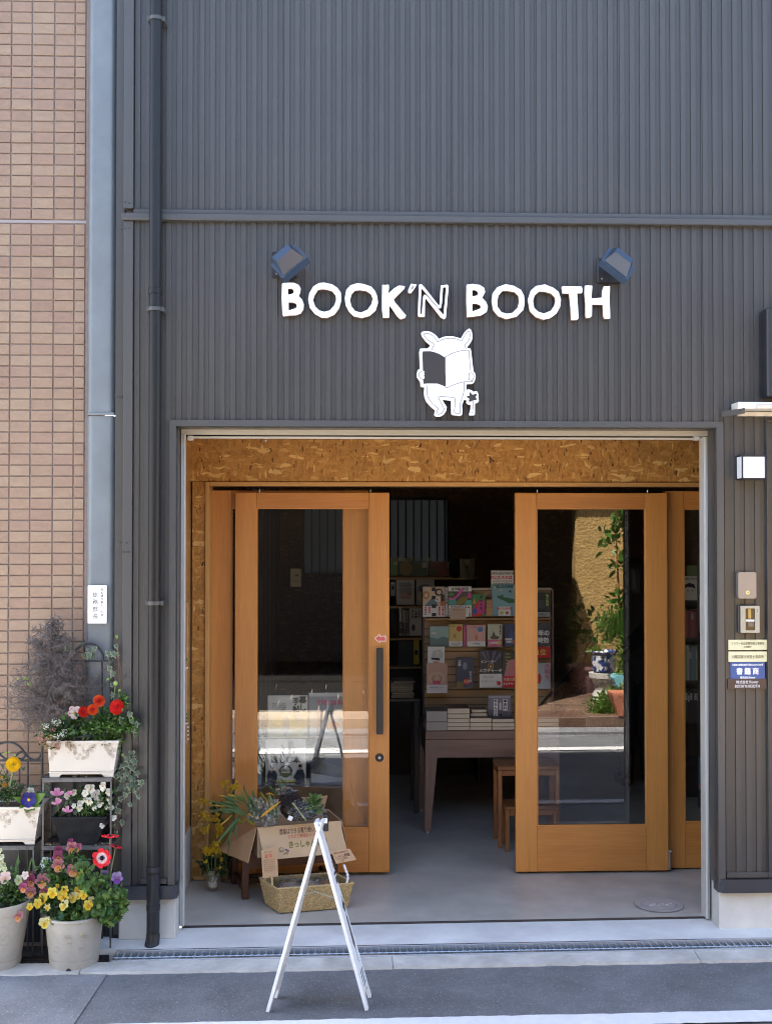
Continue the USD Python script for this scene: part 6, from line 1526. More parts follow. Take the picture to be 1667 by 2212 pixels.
book('yellow book with red round sticker and white band', (969.5, 1349, 999, 1397), YB1 + 0.003, (0.58, 0.42, 0.12), [('r', 0, 0, 1, .24, W_), ('e', .74, .80, .19, .13, R_), ('t', '文庫', .3, .88, .07, False, K_), ('e', .42, .47, .1, .1, (0.45, .22, .05)), ('t', 'あたらしい物語', .5, .13, .06, False, K_), ('t', '好評発売中', .5, .05, .06, False, K_)], 0.02)
book('magenta spine between the yellow book and the pink book', (1000, 1350, 1007, 1397), YB1 + 0.012, (0.40, 0.06, 0.17), None, 0.04)
book('soft pink book with blue round sticker and white band', (1008, 1351, 1048, 1397), YB1, (0.62, 0.33, 0.28), [('r', 0, 0, 1, .24, W_), ('e', .72, .80, .15, .12, (0.06, .22, .42)), ('t', 'こころの本', .3, .88, .07, False, K_), ('e', .52, .42, .08, .13, (0.6, .2, .1)), ('t', '名作短編', .5, .10, .08, False, K_)], 0.018)
book('cream and green book with a ship drawing and pink band', (1053, 1349, 1084, 1398), YB1 + 0.002, (0.48, 0.48, 0.33), [('r', 0, 0, 1, .32, (0.6, .14, .25)), ('p', [(.15, .42), (.3, .34), (.7, .34), (.85, .45), (.55, .5), (.4, .72), (.3, .5)], (0.12, .1, .08)), ('v', 'あります', .88, .95, .10, True, K_), ('e', .8, .18, .16, .1, (.55, .45, .1)), ('t', '大賞受賞', .4, .14, .10, True, W_)], 0.02)
book('dark blue book with starry city picture', (1090, 1348, 1112, 1397), YB1, (0.025, 0.035, 0.10), [('p', [(.3, .2), (.5, .5), (.6, .8), (.9, .6), (1, .3)], (0.06, 0.08, 0.2)), ('t', '映画化', .4, .28, .11, True, W_), ('t', '決定!', .4, .16, .11, True, W_), ('e', .8, .2, .15, .1, (.3, .16, .1))], 0.02)
book('white memo card with a drawing of a box', (923.5, 1397.5, 960, 1434), YB1 - 0.03, W_, [('p', [(.2, .35), (.3, .75), (.75, .85), (.95, .55), (.85, .3)], (.50, .50, .46)), ('p', [(.2, .35), (.7, .32), (.72, .18), (.22, .24)], K_), ('p', [(.42, .65), (.6, .78), (.72, .62), (.6, .45)], (.6, .58, .4)), ('e', .5, .08, .2, .06, (.6, .25, .18))], 0.004, cat_='card')
book('peach notebook with an arch drawing and white label in a plastic sleeve', (921, 1433, 966, 1498), YB1 - 0.035, (0.46, 0.27, 0.19), [('e', .5, .5, .4, .22, (.55, .36, .27)), ('e', .5, .48, .28, .15, (.42, .24, .17)), ('p', [(.35, .4), (.45, .7), (.62, .55), (.65, .42)], (.5, .38, .2)), ('r', .3, .30, .66, .42, (.5, .06, .13)), ('r', -.05, 0, 1.05, .28, (.60, .57, .56)), ('t', 'ゆめのあるノート', .5, .17, .06, False, K_), ('r', .05, .02, .7, .05, (.8, .8, .8))], 0.014)
book('navy book with a lamp and gold spine lettering', (986, 1421, 1022, 1486), YB1, (0.018, 0.03, 0.08), [('e', .5, .72, .13, .13, (.22, .25, .3)), ('v', '正欲', .18, .92, .10, True, W_), ('e', .6, .2, .2, .1, R_), ('t', '50万', .6, .17, .09, True, C_), ('v', '朝井文庫', .83, .55, .09, False, W_), ('p', [(0, 0), (0, .22), (.4, .18), (.4, 0)], (.18, .14, .05))], 0.018)
book('black book with golden starburst, white title and white band', (1035, 1405, 1084, 1486), YB1 - 0.004, (0.022, 0.018, 0.025), [('p', [(.5, .57), (.05, .95), (.2, .97)], (.12, .11, .16)), ('p', [(.5, .57), (.6, .97), (.75, .97)], (.14, .12, .18)), ('p', [(.5, .57), (.9, .95), (.97, .85)], (.12, .11, .17)), ('p', [(.5, .57), (.3, .97), (.4, .97)], (.13, .11, .17)), ('e', .5, .57, .14, .09, (.35, .2, .04)), ('e', .5, .57, .09, .055, K_), ('e', .5, .57, .05, .03, C_), ('t', 'イン・ザ・', .42, .66, .09, True, W_), ('t', 'メガチャーチ', .5, .42, .105, True, W_), ('r', 0, 0, 1, .37, W_), ('t', '朝井文庫', .4, .26, .07, False, (.35, .33, .3)), ('t', '必ず読むべき一冊', .42, .15, .06, False, (.35, .33, .3)), ('e', .85, .12, .09, .06, R_)], 0.024)
book('book with pink figure and olive title over a red band', (1085, 1408, 1114, 1486), YB1, (0.03, 0.03, 0.02), [('p', [(.1, .3), (.4, .75), (1, .8), (1, .3)], (.55, .2, .22)), ('v', 'ニンプ', .4, .97, .16, True, (.35, .32, .05)), ('r', 0, 0, 1, .32, (.60, .02, .03)), ('t', '本屋大賞', .5, .2, .08, True, C_), ('t', 'ミステリー', .5, .08, .07, True, W_)], 0.024)
book('grey violet book with two white title strips lying tilted on the stacks', (1054, 1503, 1103, 1554), YTB + 0.10, (0.17, 0.15, 0.19), [('p', [(0, 0), (1, 0), (1, .3), (0, .42)], (.10, .09, .12)), ('p', [(0, .9), (1, .9), (1, 1), (0, 1)], (.3, .28, .32)), ('r', .24, .12, .42, .85, W_), ('v', '知らんけど', .33, .84, .14, True, K_), ('r', .66, .36, .84, .85, W_), ('v', '幸あれ', .75, .84, .14, True, K_), ('r', .49, .4, .58, .7, (.5, .5, .5)), ('e', .55, .18, .05, .06, K_)], 0.02)
GR2 = 'books on the display board seen through the right door'
book('dark book with green lettering on the top ledge behind the door glass', (1158, 1281, 1188, 1333), YB1, (0.015, 0.016, 0.016), [('v', '私の物語', .8, .95, .12, True, (.35, .45, .1)), ('r', .1, .35, .6, .7, (.06, .06, .06)), ('r', 0, 0, 1, .2, (.3, .3, .3)), ('t', 'ぺたい', .5, .06, .1, True, K_)], 0.02)
book('charcoal book with large white title and red band behind the door glass', (1158, 1347, 1188, 1422), YB1, (0.045, 0.045, 0.05), [('t', '年の', .55, .66, .17, True, W_), ('t', '時効', .5, .45, .17, True, W_), ('r', 0, 0, 1, .33, (.55, .02, .02)), ('t', '1位', .35, .1, .18, True, (.6, .45, .05))], 0.022)
book('white book with red brush title behind the door glass', (1158, 1433, 1188, 1489), YB1, (0.42, 0.42, 0.45), [('v', '月明り', .78, .98, .2, True, (.45, .12, .15)), ('v', 'ントレス', .4, .85, .2, True, (.5, .5, .55)), ('e', .2, .4, .15, .2, (.5, .05, .05))], 0.02)

# stacks of books lying on the table
def stack(label, xs, levels, Y, dep, pages, seed, cov=(0.10, 0.09, 0.085)):
    rg = np.random.default_rng(seed); z = tz1 + 0.0005
    for k, (py1) in enumerate(levels):
        zt_ = Z(py1, Y)
        if zt_ - z < 0.004: continue
        a, b = X(xs[0] + rg.uniform(-0.6, 0.6), Y), X(xs[1] + rg.uniform(-0.6, 0.6), Y); yy = Y + rg.uniform(-0.006, 0.006)
        lab = label.replace('book', ('lowest', 'second', 'third', 'fourth', 'topmost')[k if k < len(levels) - 1 else 4] + ' book', 1)
        t = Thing('book', lab, 'book', ((a + b) / 2, yy + dep / 2, z), 'books stacked on the display table')
        t.part('pages', cbox(a + 0.001, b - 0.002, yy + 0.001, yy + dep - 0.003, z + 0.0018, zt_ - 0.0022, 0.001), pages)
        t.part('cover', cat([box(a, b, yy, yy + dep, z, z + 0.0016), box(a, b, yy, yy + dep, zt_ - 0.002, zt_ - 0.0004), box(b - 0.0015, b, yy, yy + dep, z + 0.0017, zt_ - 0.0021)]), colm(cov))
        z = zt_ - 0.0003
YS = YTB + 0.012
stack('thick grey-edged book at the left end of the table', (920, 966), (1560, 1537), YS, 0.19, PAGESG, 1, (0.12, 0.12, 0.12))
stack('cream-edged book of the tallest stack on the table', (966.5, 1014), (1571, 1561.5, 1552.5, 1543, 1531), YS, 0.19, PAGES, 2, (0.14, 0.09, 0.08))
stack('cream-edged book in the low stack before the thin dark books', (1014.5, 1062), (1571.5, 1562, 1552.5), YS, 0.19, PAGES, 3)
stack('cream-edged book in the low stack under the grey violet book', (1062.5, 1111), (1572, 1563, 1554.5), YS, 0.19, PAGES, 4)
stack('cream-edged book in the stack seen through the right door', (1159, 1207), (1571.5, 1563, 1553.5), YS, 0.19, PAGES, 5)
for a, b, z0_, z1_, c in ((1016, 1052, 1549, 1542, (0.10, 0.06, 0.05)), (1018, 1050, 1540.5, 1534, (0.2, 0.16, 0.12))):
    x0, x1 = X(a, YS + 0.07), X(b, YS + 0.07)
    t = Thing('book', ('lower' if z0_ > 1545 else 'upper') + ' thin dark book lying at the back between the middle stacks', 'book', ((x0 + x1) / 2, YS + 0.12, Z(z0_, YS + 0.07)), 'thin dark books behind the middle stacks')
    t.part('pages', box(x0 + 0.001, x1 - 0.002, YS + 0.071, YS + 0.19, Z(z0_, YS + 0.07) + 0.0015, Z(z1_, YS + 0.07) - 0.0015), PAGES)
    t.part('cover', cat([box(x0, x1, YS + 0.07, YS + 0.195, Z(z0_, YS + 0.07), Z(z0_, YS + 0.07) + 0.0014), box(x0, x1, YS + 0.07, YS + 0.195, Z(z1_, YS + 0.07) - 0.0014, Z(z1_, YS + 0.07))]), colm(c))
tbs = solo('book_support', box(X(1016, YS + 0.075), X(1060, YS + 0.075), YS + 0.075, YS + 0.18, Z(1552.3, YS), Z(1549.2, YS + 0.075)), SHELFDARK, 'flat dark book under the thin books between the middle stacks', 'book')

# second display, further back on the left
YH = 3.3
sh = Thing('back_display', 'darker display shelf at the back left with rows of face-out books', 'display stand', (0.55, YH + 0.2, 0))
sx0, sx1 = X(800, YH), X(1030, YH)
sh.part('upright', box(sx0 - 0.02, sx0, YH, YH + 0.3, 0, Z(1246, YH)), SHELFDARK)
sh.part('upright', box(sx1, sx1 + 0.02, YH, YH + 0.3, 0, Z(1246, YH)), SHELFDARK)
for py in (1247, 1309, 1378, 1440):
    z = Z(py, YH); sh.part('shelf', cbox(sx0, sx1, YH - 0.01, YH + 0.28, z - 0.018, z, 0.002), SLATW)
sh.part('back_panel', box(sx0, sx1, YH + 0.281, YH + 0.3, 0, Z(1246, YH)), SHELFDARK)
GR3 = 'books on the back display shelf'
book('green book at the left end of the back display top', (842, 1213, 859, 1244), YH, (0.05, 0.10, 0.03), [('r', .5, .75, .95, .95, (.15, .15, .1))], 0.03)
book('dark forest picture book on the back display top', (864, 1213, 923, 1244), YH + 0.002, (0.018, 0.035, 0.022), [('e', .2, .5, .25, .5, (.10, .07, .03)), ('r', .8, .55, .98, .95, (.16, .16, .15))], 0.03)
book('dull red wide book on the back display top', (928, 1213, 974, 1244), YH + 0.001, (0.10, 0.03, 0.025), [('e', .2, .3, .2, .2, (.05, .05, .03)), ('r', .8, .5, .97, .95, (.13, .10, .08))], 0.03)
for i in range(16):
    x = 843 + i * 5.6
    if 893 < x < 921: continue
    book(f'{ORDS[i]} thin pale book from the left on top of the back display', (x, 1204 + (i * 7 % 5), x + 4.6, 1213), YH + 0.12, (0.26, 0.27, 0.22) if i % 3 else (0.2, 0.25, 0.16), None, 0.02, 'thin books along the back display top')
tob = Thing('tote_bag', 'pale cloth tote bag with a dark print hanging at the end of the back display', 'bag', at(1008, 1250, YH - 0.02))
q = crumple((0, 0, 0), (1, 1, 1), 33, 0.12, 1.6, 4, False)[0]
a, b = at(992, 1251, YH - 0.03), at(1025, 1206, YH - 0.03)
gx = np.linspace(0, 1, 12); V_ = []
for j in range(12):
    for i in range(12):
        V_.append([a[0] + (b[0] - a[0]) * (gx[i] * (0.92 + 0.08 * gx[j]) + 0.04 * (1 - gx[j])), YH - 0.035 - 0.03 * math.sin(math.pi * gx[i]) * (1 - 0.5 * gx[j]) + 0.006 * math.sin(9 * gx[i] + 5 * gx[j]), a[2] + (b[2] - a[2]) * gx[j] - 0.008 * math.sin(math.pi * gx[i]) * gx[j]])
tob.part('cloth', quads(V_, [[12 * j + i, 12 * j + i + 1, 12 * j + 13 + i, 12 * j + 12 + i] for j in range(11) for i in range(11)]), pm('cotton', (0.30, 0.27, 0.20), 0.9), smooth=True)
cx = (a[0] + b[0]) / 2; cz = (a[2] + b[2]) / 2 + 0.01
tob.part('print', front(affinity.translate(Point(0, 0).buffer(0.012, quad_segs=3), cx - 0.005, cz), YH - 0.066, 0.001), SIGNBLACK)
ts = solo('black_shirt', crumple(at(983, 1228, YH - 0.01), (0.045, 0.03, 0.075), 35, 0.2, 1.6, 3, False), pm('black_cloth', (0.010, 0.010, 0.011), 0.9), 'black cloth shirt hanging beside the pale tote bag', 'shirt', smooth=True)
book('grey beige book with tree drawing and red characters on the back display', (856, 1253, 895, 1307), YH - 0.02, (0.24, 0.22, 0.20), [('e', .35, .8, .22, .1, (.13, .14, .14)), ('e', .65, .8, .22, .1, (.12, .13, .13)), ('r', .15, .48, .85, .68, (.14, .15, .15)), ('t', 'じぶん時間', .5, .38, .10, True, (.3, .06, .05)), ('t', 'を生きる', .5, .26, .10, True, (.3, .06, .05))], 0.02)
book('grey book with dark fan and yellow dot on the back display', (899, 1251, 938, 1307), YH - 0.015, (0.21, 0.20, 0.18), [('e', .5, .62, .42, .18, (.09, .09, .11)), ('r', 0, .3, 1, .5, (.21, .20, .18)), ('e', .28, .22, .11, .08, (.35, .25, .03))], 0.02)
book('white book with rows of black characters on the second shelf of the back display', (884, 1315, 913, 1374), YH - 0.02, (0.32, 0.30, 0.27), [('v', '子にな', .25, .95, .1, True, K_), ('v', 'と世教', .5, .95, .1, True, K_), ('v', 'も生え', .75, .95, .1, True, K_), ('e', .3, .3, .14, .13, (.05, .05, .06))], 0.02)
for x0, x1, y0, c in ((862, 867, 1312, (.30, .28, .25)), (868.5, 875, 1318, (.2, .19, .18)), (876, 882, 1319, (.12, .10, .07))):
    book({862: 'tall pale spine on the second shelf of the back display', 868.5: 'grey spine lettered in black on the second shelf of the back display', 876: 'brown spine on the second shelf of the back display'}[x0], (x0, y0, x1, 1374), YH - 0.02, c, [('v', '教育論集', .5, .5, .1, True, K_)], 0.08)
book('dark teal bag leaning on the third shelf of the back display', (860, 1386, 892, 1440), YH - 0.02, (0.02, 0.032, 0.034), None, 0.04, cat_='bag')
book('yellow folder on the third shelf of the back display', (893, 1384, 905, 1436), YH - 0.01, (0.30, 0.25, 0.02), [('r', .2, .4, .8, .6, K_)], 0.02, cat_='folder')
book('plastic sleeved card at the left edge of the back display', (844, 1258, 853, 1288), YH - 0.03, (0.16, 0.15, 0.14), [('e', .5, .6, .3, .15, K_), ('r', .1, .9, .9, .98, (.6, .6, .6))], 0.004, cat_='card')
# low dark table with papers
pt_ = Thing('paper_table', 'low dark table with a pile of papers left of the display table', 'table', (0.42, 2.3, 0))
xa, xb = X(846, 2.3), X(908, 2.3); zt2 = Z(1510, 2.3)
pt_.part('top', cbox(xa - 0.2, xb, 2.3, 2.75, zt2 - 0.02, zt2, 0.002), SHELFDARK)
for x in (xa - 0.19, xb - 0.04):
    for y in (2.32, 2.7):
        pt_.part('leg', box(x, x + 0.03, y, y + 0.03, 0, zt2 - 0.021), SHELFDARK)
rng = np.random.default_rng(71)
for i in range(9):
    z = zt2 + 0.0006 + i * 0.0125; dxx, dyy = rng.uniform(-0.01, 0.01, 2)
    x0, x1 = X(846, 2.34), X(894, 2.34)
    solo('paper_bundle', cbox(x0 + dxx, x1 + dxx, 2.34 + dyy, 2.55 + dyy, z, z + 0.0115, 0.002), pm(f'paper_{i}', np.array((0.24, 0.20, 0.14)) * rng.uniform(0.7, 1.1), 0.8), f"buff paper bundle, {['lowest', 'second', 'third', 'fourth', 'fifth', 'sixth', 'seventh', 'eighth', 'topmost'][i]} of the pile on the low dark table", 'papers', 'paper bundles on the low table')

# magazines behind the left door glass
YM = 1.13
mr = Thing('magazine_rack', 'low brown board rack holding magazines behind the left door', 'rack', (-0.2, YM + 0.05, 0))
mr.part('front_board', cbox(X(545, YM), X(742, YM), YM, YM + 0.012, Z(1790, YM), Z(1698, YM), 0.002), pm('rack_board', (0.20, 0.12, 0.065), 0.6))
mr.part('base', cbox(X(545, YM), X(742, YM), YM + 0.013, YM + 0.12, 0.001, Z(1699, YM) - 0.03, 0.002), SHELFDARK)
mr.part('back_board', cbox(X(545, YM), X(742, YM), YM + 0.08, YM + 0.09, Z(1698, YM), Z(1600, YM), 0.002), SHELFDARK)
def cM(x, y): return ((1000 + x / 3.969) / 1.85123, (2700 + y / 3.969) / 1.85123)
def cr(x0, y0, x1, y1): return (*cM(x0, y0), *cM(x1, y1))
MW = (0.62, 0.61, 0.58)
book('white magazine with black brush title and soft yellow picture', cr(280, 325, 912, 1010), YM + 0.06, MW, [('r', 0, 0, 1, .62, (.55, .50, .28)), ('e', .3, .4, .2, .15, (.55, .45, .12)), ('e', .7, .35, .22, .2, (.6, .48, .15)), ('e', .45, .3, .1, .25, (.35, .32, .25)), ('e', .8, .5, .12, .1, (.45, .42, .35)), ('v', '暮し', .88, .98, .17, True, K_), ('v', '手帖', .72, .95, .17, True, K_)] + [('t', 'あたらしい日々の暮らし'[i:i + 7], .28, .80 - .048 * i, .045, False, K_) for i in range(4)], 0.008, cat_='magazine')
book('magazine with pink title over a grey picture with a white plate', cr(932, 282, 1560, 1010), YM + 0.062, (0.30, 0.31, 0.33), [('r', 0, .92, 1, 1, MW), ('t', 'Hanako', .58, .74, .17, True, (.55, .07, .14)), ('r', 0, .0, .3, .6, (.25, .16, .13)), ('r', .03, .05, .2, .62, (.45, .47, .46)), ('e', .62, .28, .3, .18, MW), ('e', .6, .28, .18, .09, (.5, .15, .08)), ('v', '東京', .52, .6, .1, True, K_)], 0.008, cat_='magazine')
nv, sk, cap = (0.03, 0.035, 0.06), (0.42, 0.26, 0.18), (0.2, 0.24, 0.26)
book('white magazine with two men in dark jackets and a green round logo', cr(245, 1020, 885, 1745), YM + 0.02, MW, [('t', 'オリックス', .5, .86, .13, True, (.62, .58, .45)), ('t', 'バファローズを', .5, .70, .11, True, (.62, .58, .45)), ('t', '楽しむ本', .5, .49, .16, True, K_), ('e', .5, .30, .16, .14, (.10, .11, .10)), ('e', .5, .30, .11, .10, MW), ('t', 'Buffaloes', .5, .29, .075, True, (.10, .10, .08)), ('p', [(.33, .2), (.67, .2), (.62, .26), (.38, .26)], (.14, .17, .07)), ('r', 0, .05, 1, .10, (.45, .40, .08)), ('r', 0, .03, 1, .055, K_),
      ('e', .16, .39, .05, .055, sk), ('e', .16, .42, .053, .035, cap), ('p', [(.03, .2), (.08, .32), (.24, .32), (.30, .22), (.28, .12), (.24, .0), (.06, .0), (.05, .12)], nv), ('e', .86, .39, .045, .055, sk), ('e', .86, .42, .048, .032, K_), ('p', [(.69, .16), (.80, .33), (.93, .34), (.98, .2), (.96, .0), (.74, .0), (.76, .12)], nv)], 0.008, cat_='magazine')
book('magazine with dark city picture and pale curve lower right of the rack', cr(965, 1330, 1560, 1745), YM + 0.022, (0.10, 0.10, 0.11), [('p', [(0, .1), (0, .45), (.3, .38), (.7, .28), (1, .25), (1, .0)], (.38, .40, .42)), ('p', [(.1, .5), (.3, .9), (.35, .9), (.9, .6), (1, .5), (1, .4)], (.19, .18, .16)), ('p', [(0, 0), (1, 0), (1, .12), (.5, .1)], (.12, .14, .2))], 0.008, cat_='magazine')
book('narrow pale blue booklet left of the magazine with two men', cr(70, 1330, 175, 1745), YM + 0.03, (0.20, 0.27, 0.28), None, 0.008, cat_='booklet')

# slotted shelf uprights and shelves along the left wall
wr = Thing('wall_shelving', 'tall shelving with slotted metal uprights along the left inner wall', 'shelving', (-0.6, 3.0, 0))
XW_ = -0.55
SLOT = pm('slot_strip', (0.16, 0.13, 0.08), 0.5)
for k in range(7):
    y = 1.75 + 0.50 * k
    wr.part('upright', box(XW_ - 0.03, XW_, y, y + 0.035, 0, 2.6), SHELFDARK)
    wr.part('slot_row', cat([box(XW_ + 0.0005, XW_ + 0.002, y + 0.006, y + 0.028, z, z + 0.018) for z in np.arange(0.7, 2.5, 0.03)]), SLOT, kind='stuff')
for z in (0.35, 0.85, 1.35, 1.95):
    wr.part('shelf', box(RX0 + 0.002, XW_ - 0.031, 1.75, 4.9, z, z + 0.02), SHELFDARK)
book('buff paper sheet pinned to the left wall shelving', (627, 1229, 650, 1268), 2.6, (0.17, 0.15, 0.10), [('t', '営業', .6, .6, .1, True, K_), ('r', .1, .3, .9, .34, (.1, .09, .06))], 0.002, cat_='paper')

# bookcase on the right, behind the rear leaf
YBC = 2.45
bc = Thing('bookcase', 'dark bookcase with rows of spines behind the rear right door leaf', 'bookcase', (2.5, YBC + 0.15, 0))
bx0, bx1 = X(1455, YBC), X(1600, YBC)
for py in (1300, 1378, 1471, 1560, 1650):
    z = Z(py, YBC, 1500); bc.part('shelf', box(bx0, bx1, YBC, YBC + 0.28, z - 0.02, z), SHELFDARK)
bc.part('side', box(bx0 - 0.02, bx0 - 0.001, YBC, YBC + 0.28, 0, Z(1296, YBC, 1500)), SHELFDARK)
bc.part('back', box(bx0, bx1, YBC + 0.281, YBC + 0.29, 0, Z(1296, YBC, 1500)), SHELFDARK)
bc.part('post', box(X(1509, YBC - 0.04), X(1517, YBC - 0.04), YBC - 0.04, YBC - 0.005, 0, 2.5), SHELFDARK)
rng = np.random.default_rng(81)
book('white picture book with a simple round child face on the right bookcase', (1476, 1245, 1508, 1297), YBC + 0.01, (0.34, 0.34, 0.32), [('e', .42, .38, .36, .30, K_), ('e', .42, .37, .345, .285, (.33, .33, .31)), ('p', [(.05, .5), (.1, .66), (.4, .72), (.72, .66), (.8, .48), (.66, .52), (.3, .55)], K_), ('e', .28, .40, .04, .03, K_), ('e', .58, .40, .04, .03, K_), ('r', .36, .24, .5, .255, K_), ('t', 'わたごさんの', .5, .86, .09, True, K_)], 0.012)
book('dull green book behind the child face book', (1484, 1222, 1508, 1245), YBC + 0.03, (0.09, 0.12, 0.05), None, 0.02)
for row, (y0, y1, cols_, nm) in enumerate(((1320, 1378, ((.16, .05, .04), (.2, .07, .06), (.13, .04, .05)), 'reddish'), (1398, 1471, ((.25, .24, .2), (.28, .05, .06), (.12, .2, .14), (.3, .27, .1), (.10, .14, .2)), 'many-coloured'), (1495, 1560, ((.03, .04, .03), (.04, .03, .03)), 'dark'))):
    x = 1480
    nn_ = 0
    while x < 1522:
        nn_ += 1
        w = rng.uniform(3.2, 5.0); yy = y0 + rng.uniform(-4, 6)
        book(f'{ORDS[nn_ - 1]} {nm} spine from the left in the {("upper", "middle", "lower")[row]} row of the right bookcase', (x, yy, x + w, y1), YBC + 0.02, np.array(cols_[rng.integers(len(cols_))]) * rng.uniform(0.7, 1.2), [('v', '物語集', .5, .9, .07, True, (.3, .3, .28))] if w > 4.2 else None, 0.12, f'{nm} spines in one row of the right bookcase')
        x += w + 0.5
book('white poster sheet with green marks hung on the bookcase post', (1510, 1284, 1524, 1367), YBC - 0.05, (0.32, 0.31, 0.28), [('e', .5, .55, .3, .06, (.08, .16, .08)), ('e', .6, .1, .3, .05, (.2, .05, .05)), ('e', .6, .85, .2, .05, (.1, .15, .1))], 0.002, cat_='poster')
book('bright blue and yellow picture book low beside the bookcase', (1510, 1637, 1530, 1706), YBC - 0.05, (0.05, 0.16, 0.22), [('r', .2, .4, .9, .9, (.08, .22, .3)), ('e', .6, .35, .3, .12, (.4, .25, .05)), ('r', 0, 0, 1, .18, (.35, .05, .1))], 0.02)

# person standing inside, seen from behind
def body(bones, spheres=(), edge=0.02, it=8):
    """One smooth skin over joints: bones = ((joint, radius), (joint, radius))."""
    M_ = manifold3d.Manifold()
    def sph(c, r): return manifold3d.Manifold.sphere(r, 20).translate(list(map(float, c)))
    for (a, ra), (b, rb) in bones:
        M_ += manifold3d.Manifold.batch_hull([sph(a, ra), sph(b, rb)])
    for c, r, s in spheres:
        M_ += manifold3d.Manifold.sphere(1.0, 24).scale([r * s[0], r * s[1], r * s[2]]).translate(list(map(float, c)))
    m = M_.refine_to_length(edge).to_mesh()
    tm = trimesh.Trimesh(np.array(m.vert_properties[:, :3]), np.array(m.tri_verts))
    trimesh.smoothing.filter_taubin(tm, lamb=0.5, nu=0.53, iterations=it)
    return np.array(tm.vertices), np.array(tm.faces)
YPp = 3.1; pc = X(1374, YPp)
def J(x, y, z): return np.array([pc + x, YPp + y, z])
pe = Thing('person', 'person with short black hair in a charcoal jumper seen from behind inside the shop', 'person', J(0, 0, 0))
SKIN = pm('skin', (0.42, 0.25, 0.17), 0.5, 0.05)
bones = [((J(0, 0, 0.92), 0.12), (J(0, 0.01, 1.12), 0.115)), ((J(0, 0.01, 1.12), 0.115), (J(0, 0, 1.30), 0.13)), ((J(-0.10, 0, 1.34), 0.075), (J(0.10, 0, 1.34), 0.075)), ((J(0, 0.01, 1.36), 0.055), (J(0, 0.02, 1.45), 0.048)), ((J(0, 0.03, 1.53), 0.075), (J(0, 0.02, 1.58), 0.085)), ((J(-0.06, 0.0, 0.90), 0.105), (J(0.06, 0, 0.90), 0.105))]
for s in (-1, 1):
    bones += [((J(s * 0.08, 0, 0.88), 0.095), (J(s * 0.09, 0.01, 0.48), 0.058)), ((J(s * 0.09, 0.01, 0.48), 0.058), (J(s * 0.09, 0.0, 0.09), 0.038)), ((J(s * 0.09, -0.02, 0.05), 0.035), (J(s * 0.10, 0.14, 0.035), 0.03)),
              ((J(s * 0.17, 0, 1.34), 0.055), (J(s * 0.22, 0.02, 1.10), 0.043)), ((J(s * 0.22, 0.02, 1.10), 0.043), (J(s * 0.10, 0.20, 1.06), 0.033)), ((J(s * 0.10, 0.20, 1.06), 0.03), (J(s * 0.05, 0.24, 1.08), 0.026))]
    for k in range(4):
        bones.append(((J(s * 0.05, 0.24, 1.095 - 0.018 * k), 0.009), (J(s * 0.0, 0.285 - 0.006 * abs(k - 1.5), 1.09 - 0.02 * k), 0.007)))
    bones.append(((J(s * 0.06, 0.24, 1.10), 0.010), (J(s * 0.045, 0.275, 1.125), 0.008)))
pe.part('body', body(bones, [(J(0, 0.10, 1.515), 0.016, (0.7, 1.0, 1.3))], 0.016, 6), SKIN, smooth=True)
KNIT = pm('charcoal_knit', (0.022, 0.022, 0.024), 0.95, 0.3, 90.0, bump=0.003, bscale=220)
sw = [((J(0, 0, 0.88), 0.150), (J(0, 0.01, 1.12), 0.140)), ((J(0, 0.01, 1.12), 0.140), (J(0, 0, 1.30), 0.150)), ((J(-0.11, 0, 1.335), 0.088), (J(0.11, 0, 1.335), 0.088))]
for s in (-1, 1):
    sw += [((J(s * 0.17, 0, 1.335), 0.072), (J(s * 0.225, 0.02, 1.09), 0.058)), ((J(s * 0.225, 0.02, 1.09), 0.058), (J(s * 0.12, 0.18, 1.055), 0.045))]
pe.part('jumper', body(sw, (), 0.02, 5), KNIT, smooth=True)
tr = []
for s in (-1, 1):
    tr += [((J(s * 0.075, 0, 0.90), 0.118), (J(s * 0.09, 0.01, 0.48), 0.080)), ((J(s * 0.09, 0.01, 0.48), 0.080), (J(s * 0.09, 0.0, 0.12), 0.062))]
pe.part('trousers', body(tr, (), 0.02, 4), pm('black_trousers', (0.010, 0.010, 0.012), 0.9), smooth=True)
for s in (-1, 1):
    pe.part('shoe', body([((J(s * 0.09, -0.03, 0.045), 0.042), (J(s * 0.10, 0.15, 0.038), 0.036))], (), 0.012, 3), pm(f'red_shoe_{s + 1}', (0.10, 0.015, 0.015), 0.5), smooth=True)
hair = body([((J(0, 0.005, 1.56), 0.112), (J(0, -0.02, 1.46), 0.095)), ((J(-0.06, 0.02, 1.50), 0.062), (J(-0.055, 0.03, 1.42), 0.05)), ((J(0.06, 0.02, 1.50), 0.062), (J(0.055, 0.03, 1.42), 0.05)), ((J(0, -0.03, 1.44), 0.075), (J(0, -0.035, 1.42), 0.07))], (), 0.014, 5)
pe.part('hair', hair, pm('black_hair', (0.008, 0.007, 0.007), 0.5, 0.5, 60.0, (1, 1, 0.1), bump=0.004, bscale=150), smooth=True)
# ------------------------------------------------------------------ flower stand at the left
def crop(x0, y0, s): return lambda x, y: ((x0 + x / s) / 1.85123, (y0 + y / s) / 1.85123)
q1, q2 = crop(0, 2300, 2.08375), crop(0, 3000, 2.01875)
p1, p2, p3, p4, p5 = crop(100, 2700, 3.334), crop(0, 2980, 4.763), crop(160, 3100, 4.1675), crop(100, 3300, 3.7886), crop(0, 3380, 4.255)
def mlen(px, s, V=5.4): return px / s / 1.85123 / 2558.0 * V       # length in metres of px in a crop of scale s
FR, BK = -0.105, 0.045
